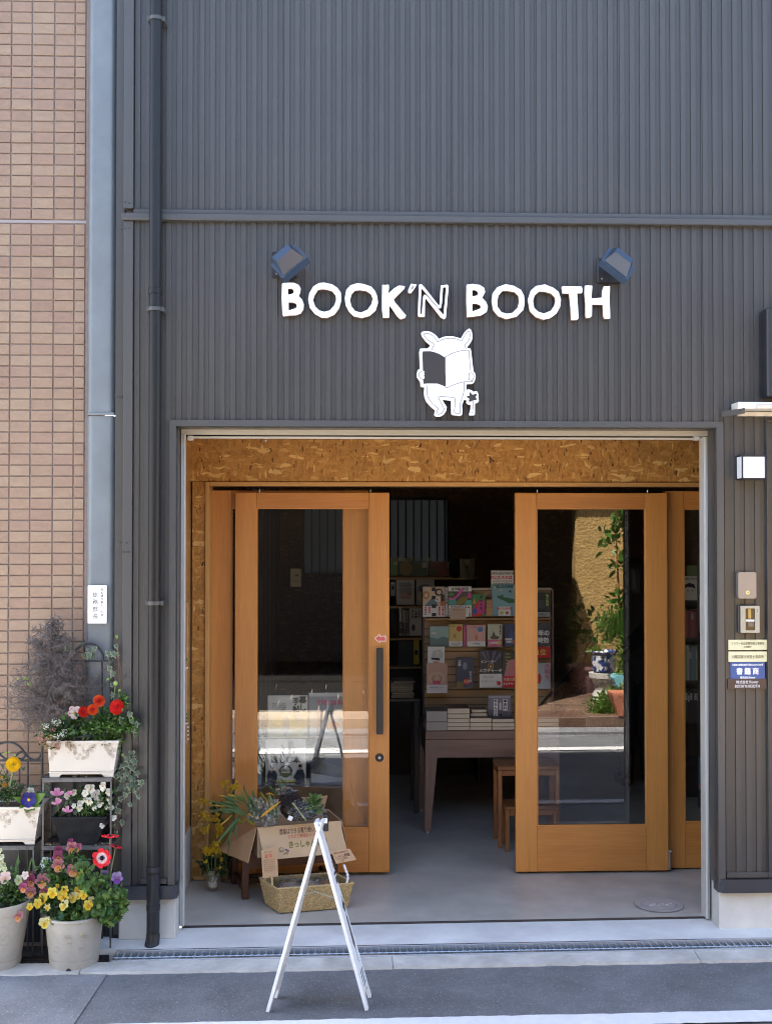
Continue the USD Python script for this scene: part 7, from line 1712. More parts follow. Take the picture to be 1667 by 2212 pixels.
# black steel racks
def rack(label, xl, xr, shelf_py, base):
    t = Thing('plant_rack', label, 'plant rack', base, 'steel plant racks before the brick wall')
    x0, x1 = (X(p, FR, 1750) for p in (xl, xr))
    zt = Z(shelf_py[0], FR, 150)
    for x in (x0, x1 - 0.007):
        for y in (FR, BK - 0.007):
            t.part('post', box(x, x + 0.007, y, y + 0.007, -0.05, zt - 0.0185), RACKM)
    for py in shelf_py:
        z = Z(py, FR, 150)
        t.part('shelf', cat([box(x0 - 0.001, x1 + 0.001, FR - 0.002, BK + 0.002, z - 0.004, z), box(x0, x1, FR - 0.003, FR - 0.0005, z - 0.018, z - 0.0045), box(x0, x1, BK - 0.003, BK, z - 0.018, z - 0.0045)]), RACKM)
    t.part('back_panel', box(x0, x1, BK + 0.003, BK + 0.006, -0.04, zt - 0.02), BLACKP)  # black sheet added in place of the shade behind the rack
    return t
rack('taller dark steel rack carrying the upper cream planter and the black planter', 91, 241, (1681, 1828), at(166, 2060, FR))
rack('lower dark steel rack carrying the cream planter cut by the left edge', -60, 74, (1827,), at(20, 2060, FR))
rng = np.random.default_rng(101)
crumbs = Col()
for py, xa, xb, k in ((1680, 150, 225, 26), (1827, 95, 128, 30), (1827, 205, 236, 30)):
    for i in range(k):
        c = np.array([X(rng.uniform(xa, xb), FR, py), FR + rng.uniform(0.002, 0.04), Z(py, FR, 150) + 0.002]); crumbs.add(ball(c, rng.uniform(0.0015, 0.0035), 0), np.array((0.30, 0.20, 0.10)) * rng.uniform(0.4, 1.3))
solo('soil_crumbs', crumbs.mesh(), INK, 'spilled soil crumbs lying on the steel rack shelves', 'soil', kind='stuff', col=crumbs.col())
# iron fence and arch
YI_ = 0.025
fe = Thing('iron_fence', 'low black wrought iron fence with scrolls before the brick wall', 'fence', at(45, 2060, YI_))
def tb_(pts, to, r=0.0052, Y=YI_): return tube(curve([at(*to(a, b), Y) for a, b in pts], 6), r, 7)
fe.part('post', tube([at(91, 1612, YI_), at(91, 2050, YI_)], 0.0062, 8), IRON)
fe.part('rail', tube([at(-80, 1643.5, YI_), at(91, 1643.5, YI_)], 0.005, 8), IRON)
for px in (-50, 42, 60):
    fe.part('bar', tube([at(px, 1644, YI_), at(px, 2055, YI_)], 0.004, 6), IRON)
fe.part('arch', tb_([(-150, 1540), (-60, 1440), (20, 1402), (75, 1396), (130, 1410), (180, 1450), (225, 1510), (275, 1540), (320, 1530), (345, 1480)], q1), IRON)
fe.part('scroll', tb_([(-30, 1470), (20, 1515), (60, 1540), (110, 1530), (150, 1490), (180, 1474), (203, 1490), (205, 1515), (180, 1535), (150, 1530)], q1), IRON)
ar = Thing('iron_trellis', 'small black iron arch trellis entwined with ivy behind the dry bush', 'trellis', at(205, 2050, 0.03))
ar.part('arch', tb_([(600, 720), (610, 660), (660, 600), (730, 572), (800, 590), (850, 650), (860, 720)], q1, 0.006, 0.025), IRON)
ar.part('rail', tube([at(*q1(580, 718), 0.025), at(*q1(1000, 718), 0.025)], 0.0045, 7), IRON)
ar.part('rail', tube([at(*q1(700, 545), 0.024), at(*q1(705, 720), 0.024)], 0.004, 7), IRON)
for x in (612, 850, 990):
    ar.part('post', tube([at(*q1(x, 640 if x > 900 else 720), 0.025), at(*q1(x, 3200), 0.025)], 0.0048, 7), IRON)

solo('dark_board', cat([cbox(X(238, 0.03, 1500), X(262, 0.03, 1500), 0.028, 0.036, -0.04, Z(1412, 0.03, 250), 0.002)]), BLACKP, 'narrow dark board added to darken the gap behind the ivy', 'board')  # black board added to darken the gap behind the ivy

# planters
def planter(label, cx, top, bot, ptop, pbot, pfoot, mat, scroll=True, yc=-0.02, d0=0.175, d1=0.15):
    yf0, yf1 = yc - d0 / 2, yc - d1 / 2
    a0, a1 = at(top[0], ptop, yf0), at(top[1], ptop, yf0); b0, b1 = at(bot[0], pbot, yf1), at(bot[1], pbot, yf1)
    zf = Z(pfoot, FR, cx); zt, zb = a0[2], b0[2]
    t = Thing('planter', label, 'planter', ((a0[0] + a1[0]) / 2, yc, zf + 0.0005))
    def ringp(x0, x1, d, z): return [[x0, yc - d / 2, z], [x1, yc - d / 2, z], [x1, yc + d / 2, z], [x0, yc + d / 2, z]]
    w = 0.006
    rings = [ringp(b0[0], b1[0], d1, zb), ringp(a0[0], a1[0], d0, zt - 0.012), ringp(a0[0] - 0.004, a1[0] + 0.004, d0 + 0.008, zt - 0.011), ringp(a0[0] - 0.004, a1[0] + 0.004, d0 + 0.008, zt), ringp(a0[0] + w, a1[0] - w, d0 - 2 * w, zt), ringp(a0[0] + w, a1[0] - w, d0 - 2 * w, zt - 0.03)]
    v = np.vstack(rings); q = [[4 * i + j, 4 * i + (j + 1) % 4, 4 * i + 4 + (j + 1) % 4, 4 * i + 4 + j] for i in range(len(rings) - 1) for j in range(4)] + [[3, 2, 1, 0]]
    body = t.part('body', quads(v, q), mat)
    t.part('soil', box(a0[0] + w, a1[0] - w, yc - d0 / 2 + w, yc + d0 / 2 - w, zt - 0.05, zt - 0.014), SOIL)
    if scroll:
        t.part('foot_lip', cbox(b0[0] - 0.003, b1[0] + 0.003, yc - d1 / 2 - 0.004, yc + d1 / 2 + 0.004, zb - 0.008, zb - 0.0005, 0.002), mat)
        W = b1[0] - b0[0]; hh = zb - 0.0085 - zf
        g = sbox(b0[0] + 0.001, zf + 0.0006, b1[0] - 0.001, zf + hh).difference(Polygon([(b0[0] + W * 0.13, zf - 0.01), (b0[0] + W * 0.17, zf + hh * 0.55), (b0[0] + W * 0.20, zf + hh * 0.72), (b1[0] - W * 0.20, zf + hh * 0.72), (b1[0] - W * 0.17, zf + hh * 0.55), (b1[0] - W * 0.13, zf - 0.01)]))
        t.part('foot', front(g, yc - d1 / 2 + 0.010, 0.011), mat)
        t.part('foot', front(g, yc + d1 / 2, 0.011), mat)
        def onface(u, h): # point on the sloping front
            k = h; x0 = b0[0] + (a0[0] - b0[0]) * k; x1 = b1[0] + (a1[0] - b1[0]) * k
            return np.array([x0 + (x1 - x0) * u, yc - d1 / 2 - (d0 - d1) / 2 * k - 0.0006, zb + (zt - 0.012 - zb) * k])
        ms = []
        rg = np.random.default_rng(int(abs(cx)) + 7)
        for cu, wu, hd in ((0.03, 0.16, 0.55), (0.5, 0.20, 0.62), (0.97, 0.16, 0.55)):
            for k in range(46):
                du = rg.uniform(-1, 1); top_ = 0.96; low_ = top_ - hd * (1 - abs(du) ** 1.3)
                h = rg.uniform(low_, top_); u0 = cu + du * wu; R_ = rg.uniform(0.006, 0.0115); turns = rg.choice([-1.5, 1.5])
                if not 0.02 < u0 < 0.98: continue
                th = rg.uniform(0, 6) + np.linspace(0, 2 * math.pi * 1.4, 12); rr = R_ * (1 - np.linspace(0, 0.8, 12))
                ms.append(tube([onface(np.clip(u0 + r / 0.30 * math.cos(a), 0.01, 0.99), np.clip(h + r / 0.13 * math.sin(a) * np.sign(turns), 0.05, 0.97)) for a, r in zip(th, rr)], 0.0005, 3, False))
        t.part('scroll_relief', cat(ms), pm(f'scroll_brown_{int(cx)}', (0.34, 0.28, 0.22), 0.7), parent=body)
    return t, zt
pl1, zt1 = planter('cream planter with scroll relief on the upper rack shelf', 180, (103, 254.8), (106.8, 245.5), 1601.5, 1667, 1680.8, CREAMPOT)
pl2, zt2_ = planter('cream planter with scroll relief cut by the left edge of the picture', 10, (-72, 85.6), (-62, 75.5), 1745, 1814, 1826.8, CREAMPOT)
pl3, zt3 = planter('black slate planter on the lower shelf of the taller rack', 170, (113.5, 229), (131, 208.5), 1766, 1826.5, 1828, BLACKPOT, False)
def round_pot(label, cx, rb, rt, pyb, pyt, yc, lip):
    zb = -0.043; y_front = at(cx, pyb, 0)[1]
    c = at(cx, pyb - 12, yc); c[2] = zb
    R0, R1 = mlen(rb, 1 / 1.85123, 5.3), mlen(rt, 1 / 1.85123, 5.3); zt = Z(pyt, yc, cx) - zb
    t = Thing('round_pot', label, 'flower pot', c, None)
    pr = [(0, 0.0), (R0 * 0.98, 0), (R0, 0.004), (R0 * 1.035, 0.036), (R0 * 1.015, 0.038), (R0 * 1.03, 0.041)] + ([(R1 * 0.90, zt - 0.045), (R1 * 0.94, zt - 0.043), (R1, zt - 0.006), (R1, zt)] if lip else [(R1, zt - 0.012), (R1 * 1.03, zt - 0.010), (R1 * 1.03, zt)]) + [(R1 * 0.94, zt), (R1 * 0.90, zt - 0.03), (0, zt - 0.03)]
    body = t.part('body', lathe(pr, c, 44), STONEPOT, smooth=30)
    t.part('soil', lathe([(0, zt - 0.026), (R1 * 0.9, zt - 0.028)], c, 30), SOIL)
    n = [0, -1.0, 0]
    t.part('drain_notch', tube([[c[0], c[1] - R0 - 0.004, c[2] + 0.002], [c[0], c[1] - R0 + 0.01, c[2] + 0.002]], 0.0105, 12), SIGNBLACK, parent=body)
    ms = []
    rg = np.random.default_rng(int(cx) + 500)
    for k in range(9):
        a0 = rg.uniform(-2.3, -0.8); z0_ = rg.uniform(0.05, zt - 0.04); th = a0 + np.linspace(0, rg.uniform(0.15, 0.3), 7)
        z = z0_ + 0.006 * np.sin(np.linspace(0, 3.1, 7)) * rg.choice([-1, 1]); rr = R0 * 1.03 + (R1 * (0.9 if lip else 1.0) - R0 * 1.03) * (z - 0.041) / (zt - 0.08) + 0.0004
        ms.append(tube(np.stack([c[0] + rr * np.cos(th), c[1] + rr * np.sin(th), c[2] + z], 1), 0.0013, 4))
    t.part('relief', cat(ms), STONEPOT, parent=body)
    return t, c, zt, R1
rp1, rc1, rz1, rr1 = round_pot('round cream stone-effect pot with pansies and yellow violas on the kerb', 160, 50.5, 61, 2082, 1972, -0.212, False)
rp2, rc2, rz2, rr2 = round_pot('round cream pot with a wide lip cut by the left edge of the picture', -8, 50.5, 76, 2085, 1942, -0.215, True)

# ---- flowers and leaves
rng = np.random.default_rng(111)
def facing(sp=0.25, up=0.25): return unit([rng.normal(0, sp), -1, up + rng.normal(0, sp)])
def fcol(c, v=0.12): return np.clip(np.asarray(c) * rng.uniform(1 - v, 1 + v) + rng.normal(0, 0.01, 3), 0.003, 0.95)
STEMM = pm('plant_stem', (0.11, 0.17, 0.05), 0.5)

def cloud(t, to, s, Y, items, size, cols, width=0.5, name='foliage', dep=0.05, facing_=(0, -0.3, 0)):
    o = Col()
    for (x, y, rx, ry, n) in items:
        q = leaf_cloud(rng, at(*to(x, y), Y), (mlen(rx, s), dep, mlen(ry, s)), n, size, cols, 0.35, 0.35, width, facing=facing_)
        o.add(q.mesh(), q.col())
    o.to(t, name, LEAF, kind='stuff')

def violas(t, to, s, Y, items, pal, root, stems=True, sz=1.0):
    ms = []
    for it in items:
        x, y, d = it[:3]; p = at(*to(x, y), Y + rng.uniform(-0.02, 0.015) + (it[4] if len(it) > 4 else 0))
        cs = [fcol(c) for c in (it[3] if len(it) > 3 and it[3] else pal)]
        o = viola(p, facing(0.22, 0.2), mlen(d, s) * sz, *cs, rng=rng)
        t.part('flower', o.mesh(), PETAL, col=o.col(), smooth=True)
        if stems:
            ms.append(stem(p + [0, 0.006, 0], np.asarray(root) + [(p[0] - root[0]) * 0.55, rng.normal(0, 0.015), 0], 0.0012, 0.015, 5))
    if ms:
        t.part('stem', cat(ms), STEMM)

# dry twiggy bush
sb = Thing('dry_bush', 'grey leafless twiggy bush standing behind the upper cream planter', 'bush', at(110, 1640, 0.0))
tw = []; fl_ = Col()
def zig(p, d, L, r, lvl):
    n = 5; pts = [np.asarray(p, float)]; d = unit(d)
    for k in range(n):
        d = unit(d + rng.normal(0, 0.28, 3) * [1, 0.55, 1] + [0, 0, 0.05]); q = pts[-1] + d * L / n
        q[1] = np.clip(q[1], -0.09, 0.085); pts.append(q)
    tw.append(tube(pts, np.linspace(r, r * 0.4, n + 1), 3, False))
    if lvl < 2:
        for k in range(1, n + 1):
            for m in range(2 if lvl == 0 else 1):
                dd = unit(d * 0.55 + rng.normal(0, 0.75, 3) * [1, 0.5, 1]); zig(pts[k], dd, L * rng.uniform(0.32, 0.62), r * 0.62, lvl + 1)
    else:
        for q in pts[2:]:
            fl_.add(ball(q + rng.normal(0, 0.002, 3), rng.uniform(0.0012, 0.0024), 0), np.array((0.12, 0.105, 0.10)) * rng.uniform(0.6, 1.4))
basep = at(*q1(450, 1290), 0.0)
trunkp = curve([basep, at(*q1(440, 1000), 0.0), at(*q1(430, 700), 0.0), at(*q1(432, 420), 0.0)], 8)
sb.part('trunk', tube(trunkp, np.linspace(0.007, 0.0015, len(trunkp)), 7), pm('bush_bark', (0.10, 0.08, 0.07), 0.8))
for k in range(58):
    u = rng.random() ** 1.2; p = trunkp[int(u * (len(trunkp) - 1))]
    a = rng.choice([-1, 1]); zig(p, [a * rng.uniform(0.3, 1.1) * (1 - 0.55 * u), rng.normal(0, 0.4), rng.uniform(0.05, 0.9)], 0.145 * (1.15 - u) + 0.035, 0.0023, 0)
for k in range(46):
    q = at(*q1(rng.uniform(300, 640), rng.uniform(900, 1290)), rng.uniform(-0.05, 0.06)); zig(q, [rng.normal(0.15, 0.6), rng.normal(0, 0.3), rng.uniform(0.1, 1)], rng.uniform(0.07, 0.14), 0.0019, 1)
for x, y in ((800, 980), (830, 760), (640, 820), (700, 900)):
    zig(at(*q1(x - 60, y + 200), 0.0), [0.25, 0, 1], 0.20, 0.0016, 0)
for x, y in ((300, 1190), (250, 1100)):
    zig(at(*q1(x, y), -0.01), [-1, 0, 0.18], 0.13, 0.0014, 0)
sb.part('twigs', cat(tw), pm('grey_twig', (0.115, 0.095, 0.09), 0.8, 0.35, 60.0), kind='stuff')
sb.part('dry_leaves', fl_.mesh(), INK, col=fl_.col(), kind='stuff')

# ivy
def ivy(label, leaves, vines, Y, base):
    t = Thing('ivy', label, 'ivy', base)
    for v in vines:
        t.part('vine', tube(curve([at(*a, y) for a, y in v], 5), 0.0013, 5), pm(f'vine_{len(_used)}', (0.13, 0.07, 0.04), 0.8))
    for (pxy, d, y, kind) in leaves:
        p = at(*pxy, y)
        g, e = {'v': ((0.095, 0.145, 0.10), (0.46, 0.50, 0.37)), 'd': ((0.05, 0.085, 0.06), (0.14, 0.19, 0.13)), 'l': ((0.22, 0.36, 0.05), (0.30, 0.42, 0.10))}[kind]
        m, c = ivy_leaf(p, unit([rng.normal(0.1, 0.35), -1, rng.normal(0.35, 0.3)]), unit([rng.normal(0, 0.5), 0, -1]), d, rng, np.asarray(g) * rng.uniform(0.8, 1.25), np.asarray(e) * rng.uniform(0.8, 1.15))
        t.part('leaf', m, LEAF, col=c, smooth=True)
    return t
L1 = []
for (x, y, d, k) in ((975, 505, 30, 'l'), (965, 582, 50, 'v'), (935, 645, 60, 'v'), (968, 650, 52, 'v'), (915, 693, 60, 'd'), (912, 770, 56, 'v'), (945, 812, 56, 'v'), (905, 860, 30, 'l'), (898, 640, 56, 'v'),
                     (1080, 1150, 62, 'v'), (1095, 1205, 50, 'v'), (1128, 1235, 50, 'v'), (1015, 1190, 52, 'v'), (1125, 1335, 40, 'v'), (1110, 1290, 46, 'v'), (938, 985, 56, 'v'), (935, 905, 42, 'v')):
    L1.append((q1(x, y), mlen(d, 2.08) * 0.95, -0.03 - 0.06 * (y > 1000), k))
for (x, y, d, k) in ((1095, 1480, 70, 'v'), (1062, 1520, 62, 'v'), (1112, 1545, 62, 'v'), (1045, 1575, 70, 'v'), (1095, 1590, 66, 'v'), (1140, 1640, 54, 'v'), (1065, 1640, 66, 'v'), (1000, 1650, 54, 'v'), (955, 1658, 54, 'v'), (915, 1660, 44, 'v'), (1030, 1700, 66, 'v'), (1105, 1690, 62, 'v'), (1170, 1718, 62, 'v'), (1148, 1765, 50, 'v'),
                     (1060, 1780, 66, 'v'), (1012, 1765, 54, 'd'), (1105, 1790, 50, 'v'), (1040, 1825, 50, 'v'), (1075, 1740, 54, 'v'), (1000, 1855, 46, 'v'), (965, 1905, 54, 'v'), (1080, 1905, 40, 'v'), (985, 1955, 56, 'v'), (1150, 1840, 40, 'v'), (1020, 1495, 26, 'l'), (1018, 2050, 44, 'v'), (960, 2000, 40, 'd'), (950, 1790, 52, 'd'), (930, 1850, 50, 'd'),
                     (1120, 1740, 52, 'd'), (1020, 1600, 50, 'd'), (1080, 1680, 50, 'd')):
    L1.append((q1(x, y), mlen(d, 2.08), -0.06 + rng.uniform(-0.02, 0.015), k))
for (x, y, d, k) in ((990, 580, 40, 'v'), (908, 615, 50, 'v'), (932, 665, 50, 'v'), (958, 480, 30, 'l')):
    L1.append((q2(x, y), mlen(d, 2.02), -0.06, k))
ivy('variegated ivy climbing the corner trim and trailing beside the racks', L1, [[(q1(985, 600), -0.03), (q1(1000, 900), -0.05), (q1(1095, 1380), -0.06), (q1(1080, 1600), -0.05), (q1(1060, 1820), -0.05), (q1(1030, 1920), -0.055), (q2(960, 560), -0.055), (q2(935, 650), -0.055)], [(q1(960, 660), -0.02), (q1(1000, 760), -0.03), (q1(1002, 900), -0.04)], [(q1(970, 510), -0.02), (q1(995, 545), -0.02), (q1(985, 600), -0.03)]], -0.05, at(*q1(1080, 2700), -0.05))
L2 = []
for (x, y, d, k) in ((530, 602, 52, 'v'), (575, 598, 62, 'v'), (610, 632, 52, 'v'), (745, 612, 62, 'v'), (790, 600, 46, 'v'), (700, 662, 62, 'v'), (735, 668, 46, 'v'), (690, 560, 40, 'd'), (780, 660, 50, 'd'), (312, 772, 58, 'v'), (222, 857, 46, 'l'), (240, 900, 40, 'l'), (155, 855, 26, 'l'), (600, 650, 40, 'd'), (510, 1195, 34, 'd')):
    L2.append((q1(x, y), mlen(d, 2.08), 0.0 + rng.uniform(-0.02, 0.01), k))
ivy('sparse variegated ivy wound over the iron arch behind the dry bush', L2, [[(q1(520, 620), 0.01), (q1(620, 625), 0.0), (q1(720, 650), 0.0), (q1(800, 610), 0.0)], [(q1(330, 800), 0.02), (q1(230, 870), 0.02), (q1(150, 850), 0.03)]], 0.0, at(*q1(650, 1300), 0.02))
L3 = []
for (x, y, d, k) in ((440, 435, 120, 'd'), (415, 760, 190, 'd'), (600, 775, 170, 'd'), (725, 890, 130, 'd'), (885, 760, 120, 'd'), (900, 925, 130, 'd'), (270, 680, 120, 'd'), (60, 400, 90, 'd'), (20, 1210, 120, 'v'), (120, 140, 56, 'l'), (180, 130, 50, 'l'), (275, 185, 56, 'l'), (90, 160, 50, 'l')):
    L3.append((p2(x, y), mlen(d, 4.763) * 0.8, -0.03, k))
ivy('dark ivy growing up behind the yellow flower and the blue primrose', L3, [[(p2(140, 240), 0.02), (p2(150, 180), 0.02), (p2(180, 130), 0.02)], [(p2(270, 680), 0.0), (p2(400, 720), 0.0), (p2(600, 800), 0.0), (p2(850, 850), 0.0)]], -0.02, at(*p2(300, 1150), -0.02))

# upper planter: buttercups, pale pansy, stonecrop
YU = -0.075
bt = Thing('red_buttercups', 'leafy plant with four round orange red flowers in the upper cream planter', 'flowers', at(180, 1606, YU))
rt = at(185, 1606, -0.03)
stems_ = []
for (x, y, d, inn, out) in ((990, 345, 165, (.55, .02, .01), (.75, .17, .05)), (785, 492, 150, (.5, .015, .01), (.62, .04, .015)), (905, 462, 150, (.6, .03, .01), (.78, .16, .04)), (1228, 430, 205, (.70, .015, .02), (.70, .05, .02))):
    p = at(*p1(x, y), YU - 0.02); o = ranunculus(p, facing(0.15, 0.15), mlen(d, 3.334), inn, out, rng)
    bt.part('flower', o.mesh(), PETAL, col=o.col(), smooth=True); stems_.append(stem(p + [0, 0.01, 0], rt + [(p[0] - rt[0]) * 0.6, 0, 0], 0.0022, 0.0, 5))
for (x, y, r) in ((1210, 110, 30), (1260, 205, 18), (548, 515, 16)):
    p = at(*p1(x, y), YU); bt.part('bud', ball(p, mlen(r, 3.334), 2, (1, 1, 1.1)), pm(f'bud_green_{x}', (0.20, 0.30, 0.07), 0.5), smooth=True); stems_.append(stem(p, rt + [(p[0] - rt[0]) * 0.7, 0, 0], 0.002, 0.0, 5))
bt.part('stem', cat(stems_), STEMM)
cloud(bt, p1, 3.334, YU + 0.01, [(1080, 650, 230, 200, 420), (900, 700, 220, 170, 260), (1330, 700, 170, 150, 260), (1300, 380, 90, 170, 90), (1050, 880, 180, 110, 170), (1180, 900, 110, 110, 90), (1400, 680, 100, 90, 90)], 0.022, GREEN + GREEN_Y[:2], 0.42)
pp_ = Thing('pale_pansy', 'pale pink pansy with broad leaves left of the red flowers', 'flowers', at(150, 1606, YU))
violas(pp_, p1, 3.334, YU - 0.02, [(660, 502, 165)], [(.80, .66, .66), (.80, .62, .64), (.78, .58, .60), (.78, .66, .50)], at(150, 1606, YU))
cloud(pp_, p1, 3.334, YU, [(650, 720, 170, 160, 170), (560, 760, 120, 120, 80)], 0.028, GREEN_D + GREEN[:2], 0.6)
sc = Thing('stonecrop', 'low cushion plant with tiny white and pinkish blossoms spilling over the planter', 'flowers', at(115, 1606, YU))
cloud(sc, p1, 3.334, YU, [(330, 770, 170, 130, 190), (450, 780, 120, 130, 110), (400, 930, 200, 60, 80)], 0.018, GREEN_D + GREEN, 0.5)
o = Col()
for (x, y, n, c) in ((280, 690, 34, (.62, .66, .56)), (390, 630, 26, (.6, .66, .56)), (450, 640, 18, (.55, .62, .5)), (500, 800, 34, (.66, .7, .62)), (440, 830, 22, (.6, .66, .56)), (530, 740, 16, (.5, .56, .46)), (200, 860, 44, (.52, .30, .24)), (260, 870, 44, (.50, .27, .22)), (370, 920, 40, (.50, .32, .2)), (440, 920, 44, (.52, .30, .22)), (580, 920, 44, (.52, .38, .22)), (300, 945, 22, (.55, .36, .2)), (370, 730, 20, (.45, .25, .22)), (340, 830, 20, (.55, .50, .22)), (590, 970, 20, (.5, .38, .2)), (420, 990, 18, (.48, .22, .1)), (230, 790, 20, (.5, .32, .28))):
    for k in range(n):
        q = at(*p1(x + rng.normal(0, 24), y + rng.normal(0, 24)), YU - 0.05 + rng.uniform(-0.01, 0.02)); o.add(ball(q, rng.uniform(0.0016, 0.0032), 0), fcol(c, 0.25))
o.to(sc, 'blossom', PETAL, kind='stuff')

# left planter: yellow buttercup, blue primrose
yb = Thing('yellow_buttercup', 'large round yellow flower on a thick stem in the left cream planter', 'flowers', at(28, 1748, YU))
p = at(*p2(258, 368), YU - 0.02); o = ranunculus(p, unit([0, -1, 0.1]), mlen(285, 4.763), (.80, .58, .02), (.82, .55, .01), rng)
yb.part('flower', o.mesh(), PETAL, col=o.col(), smooth=True)
yb.part('stem', tube(curve([p + [0, 0.008, -0.01], at(*p2(225, 620), YU), at(*p2(180, 850), YU + 0.01), at(*p2(160, 1150), YU + 0.02)], 5), 0.0042, 8), STEMM)
for (x, y, c) in ((18, 630, (.62, .36, .02)), (85, 760, (.60, .30, .02))):
    o = viola(at(*p2(x, y), YU), facing(0.5), mlen(95, 4.763), c, c, c, (.4, .12, .02), rng=rng); yb.part('flower', o.mesh(), PETAL, col=o.col(), smooth=True, label='small orange flower at the left edge')
cloud(yb, p2, 4.763, YU + 0.015, [(120, 900, 260, 260, 330), (60, 1000, 200, 200, 200), (300, 1000, 180, 160, 130), (40, 600, 100, 200, 60)], 0.014, GREEN_D + GREEN[:1], 0.45)
pr = Thing('blue_primrose', 'deep blue primrose with yellow eye and broad green leaves', 'flowers', at(62, 1746, YU))
p = at(*p2(552, 1045), YU - 0.035); u, w, n = basis(unit([0.05, -1, 0.25])); o = Col()
for k in range(5):
    a = 2 * math.pi * k / 5 + 0.9; L = mlen(150, 4.763)
    o.add(*petal(p + n * 0.0006 * k, u, w, n, a, L, L * 0.98, (.05, .06, .30) if k > 1 else (.03, .02, .12), fcol((.022, .03, .20)), 0.10, 0, 0.76))
o.add(disc(p - [0, 0.0035, 0], mlen(30, 4.763), 0.002, 12), (.75, .45, .02)); pr.part('flower', o.mesh(), PETAL, col=o.col(), smooth=True)
for (a, b, wd) in (((470, 1100), (260, 990), 110), ((650, 1090), (830, 930), 190), ((470, 1150), (370, 1200), 90), ((560, 1150), (500, 1290), 170), ((640, 1140), (760, 1165), 90), ((560, 1180), (660, 1240), 90)):
    A, B = at(*p2(*a), YU - 0.02), at(*p2(*b), YU - 0.05); m = leaf(A, B - A, [0, -1, 0.6], np.linalg.norm(B - A), mlen(wd, 4.763), 0.15, 5, 0.18)
    pr.part('leaf', m, LEAF, col=np.tile(fcol((.11, .22, .04)), (len(m[0]), 1)), smooth=True)
o = viola(at(*p2(580, 890), YU - 0.01), facing(0.3, 0.5), mlen(140, 4.763), (.6, .68, .66), (.6, .68, .62), (.62, .68, .58), (.5, .6, .4), rng=rng); pr.part('flower', o.mesh(), PETAL, col=o.col(), smooth=True, label='small pale greenish white flower')

# black planter: cyclamen and white violas
YK = -0.075
cy = Thing('cyclamen', 'small cyclamen with four pink upswept flowers in the black planter', 'flowers', at(135, 1766, YK))
for (x, y, d) in ((278, 285, 140), (290, 440, 115), (455, 575, 115), (497, 300, 80)):
    p = at(*p3(x, y), YK - 0.02); o = Col(); s_ = mlen(d, 4.1675); u, w, n = basis(unit([rng.normal(0, 0.2), -1, 0.3]))
    for a in (70, 110, 150, 30, 90):
        o.add(*petal(p - w * s_ * 0.4, u, w, n, math.radians(a + rng.normal(0, 8)), s_ * 0.9, s_ * 0.42, (.55, .12, .32), fcol((.72, .40, .58)), rng.uniform(-0.1, 0.25), 0, 0.72))
    cy.part('flower', o.mesh(), PETAL, col=o.col(), smooth=True)
    cy.part('stem', stem(p - [0, 0, s_ * 0.4], at(*p3(330, 690), YK + 0.02), 0.0014, 0.0, 5), STEMM)
for (x, y, d) in ((210, 430, 130), (130, 180, 110), (120, 290, 130), (290, 540, 130), (430, 460, 130), (535, 440, 120), (370, 590, 110), (570, 610, 110), (480, 670, 100), (320, 670, 90), (430, 240, 110), (210, 330, 90), (60, 250, 80)):
    m, c = ivy_leaf(at(*p3(x, y), YK + rng.uniform(-0.01, 0.03)), unit([rng.normal(0, 0.3), -1, 0.4]), unit([rng.normal(0, 0.4), 0, -1]), mlen(d, 4.1675) * 0.75, rng, (.055, .10, .065), (.11, .17, .11), 0.8)
    cy.part('leaf', m, LEAF, col=c, smooth=True)
wv = Thing('white_violas', 'bushy white violas filling the right of the black planter', 'flowers', at(195, 1766, YK))
WP = [(.82, .82, .80), (.82, .82, .79), (.82, .82, .76), (.82, .80, .60)]
PG = [(.62, .68, .48), (.66, .7, .52), (.7, .72, .5), (.68, .70, .40)]
violas(wv, p3, 4.1675, YK - 0.015, [(850, 240, 150), (925, 335, 165), (820, 440, 145), (1050, 190, 135), (1150, 285, 115), (1145, 385, 100), (1000, 478, 125), (660, 550, 115), (670, 475, 100), (755, 310, 115), (570, 298, 100, PG), (445, 358, 105), (565, 520, 78), (725, 430, 70), (905, 555, 80), (1115, 540, 80), (1190, 552, 90), (1230, 722, 95), (1030, 850, 85, None, -0.03), (1165, 465, 60, PG), (790, 210, 90), (1060, 240, 80, PG)], WP, at(195, 1768, YK + 0.02))
cloud(wv, p3, 4.1675, YK + 0.015, [(850, 480, 260, 220, 330), (1050, 480, 190, 210, 230), (950, 640, 220, 80, 130), (640, 360, 120, 110, 70), (930, 740, 60, 60, 20), (1230, 290, 50, 80, 14)], 0.018, GREEN_D + GREEN, 0.5)

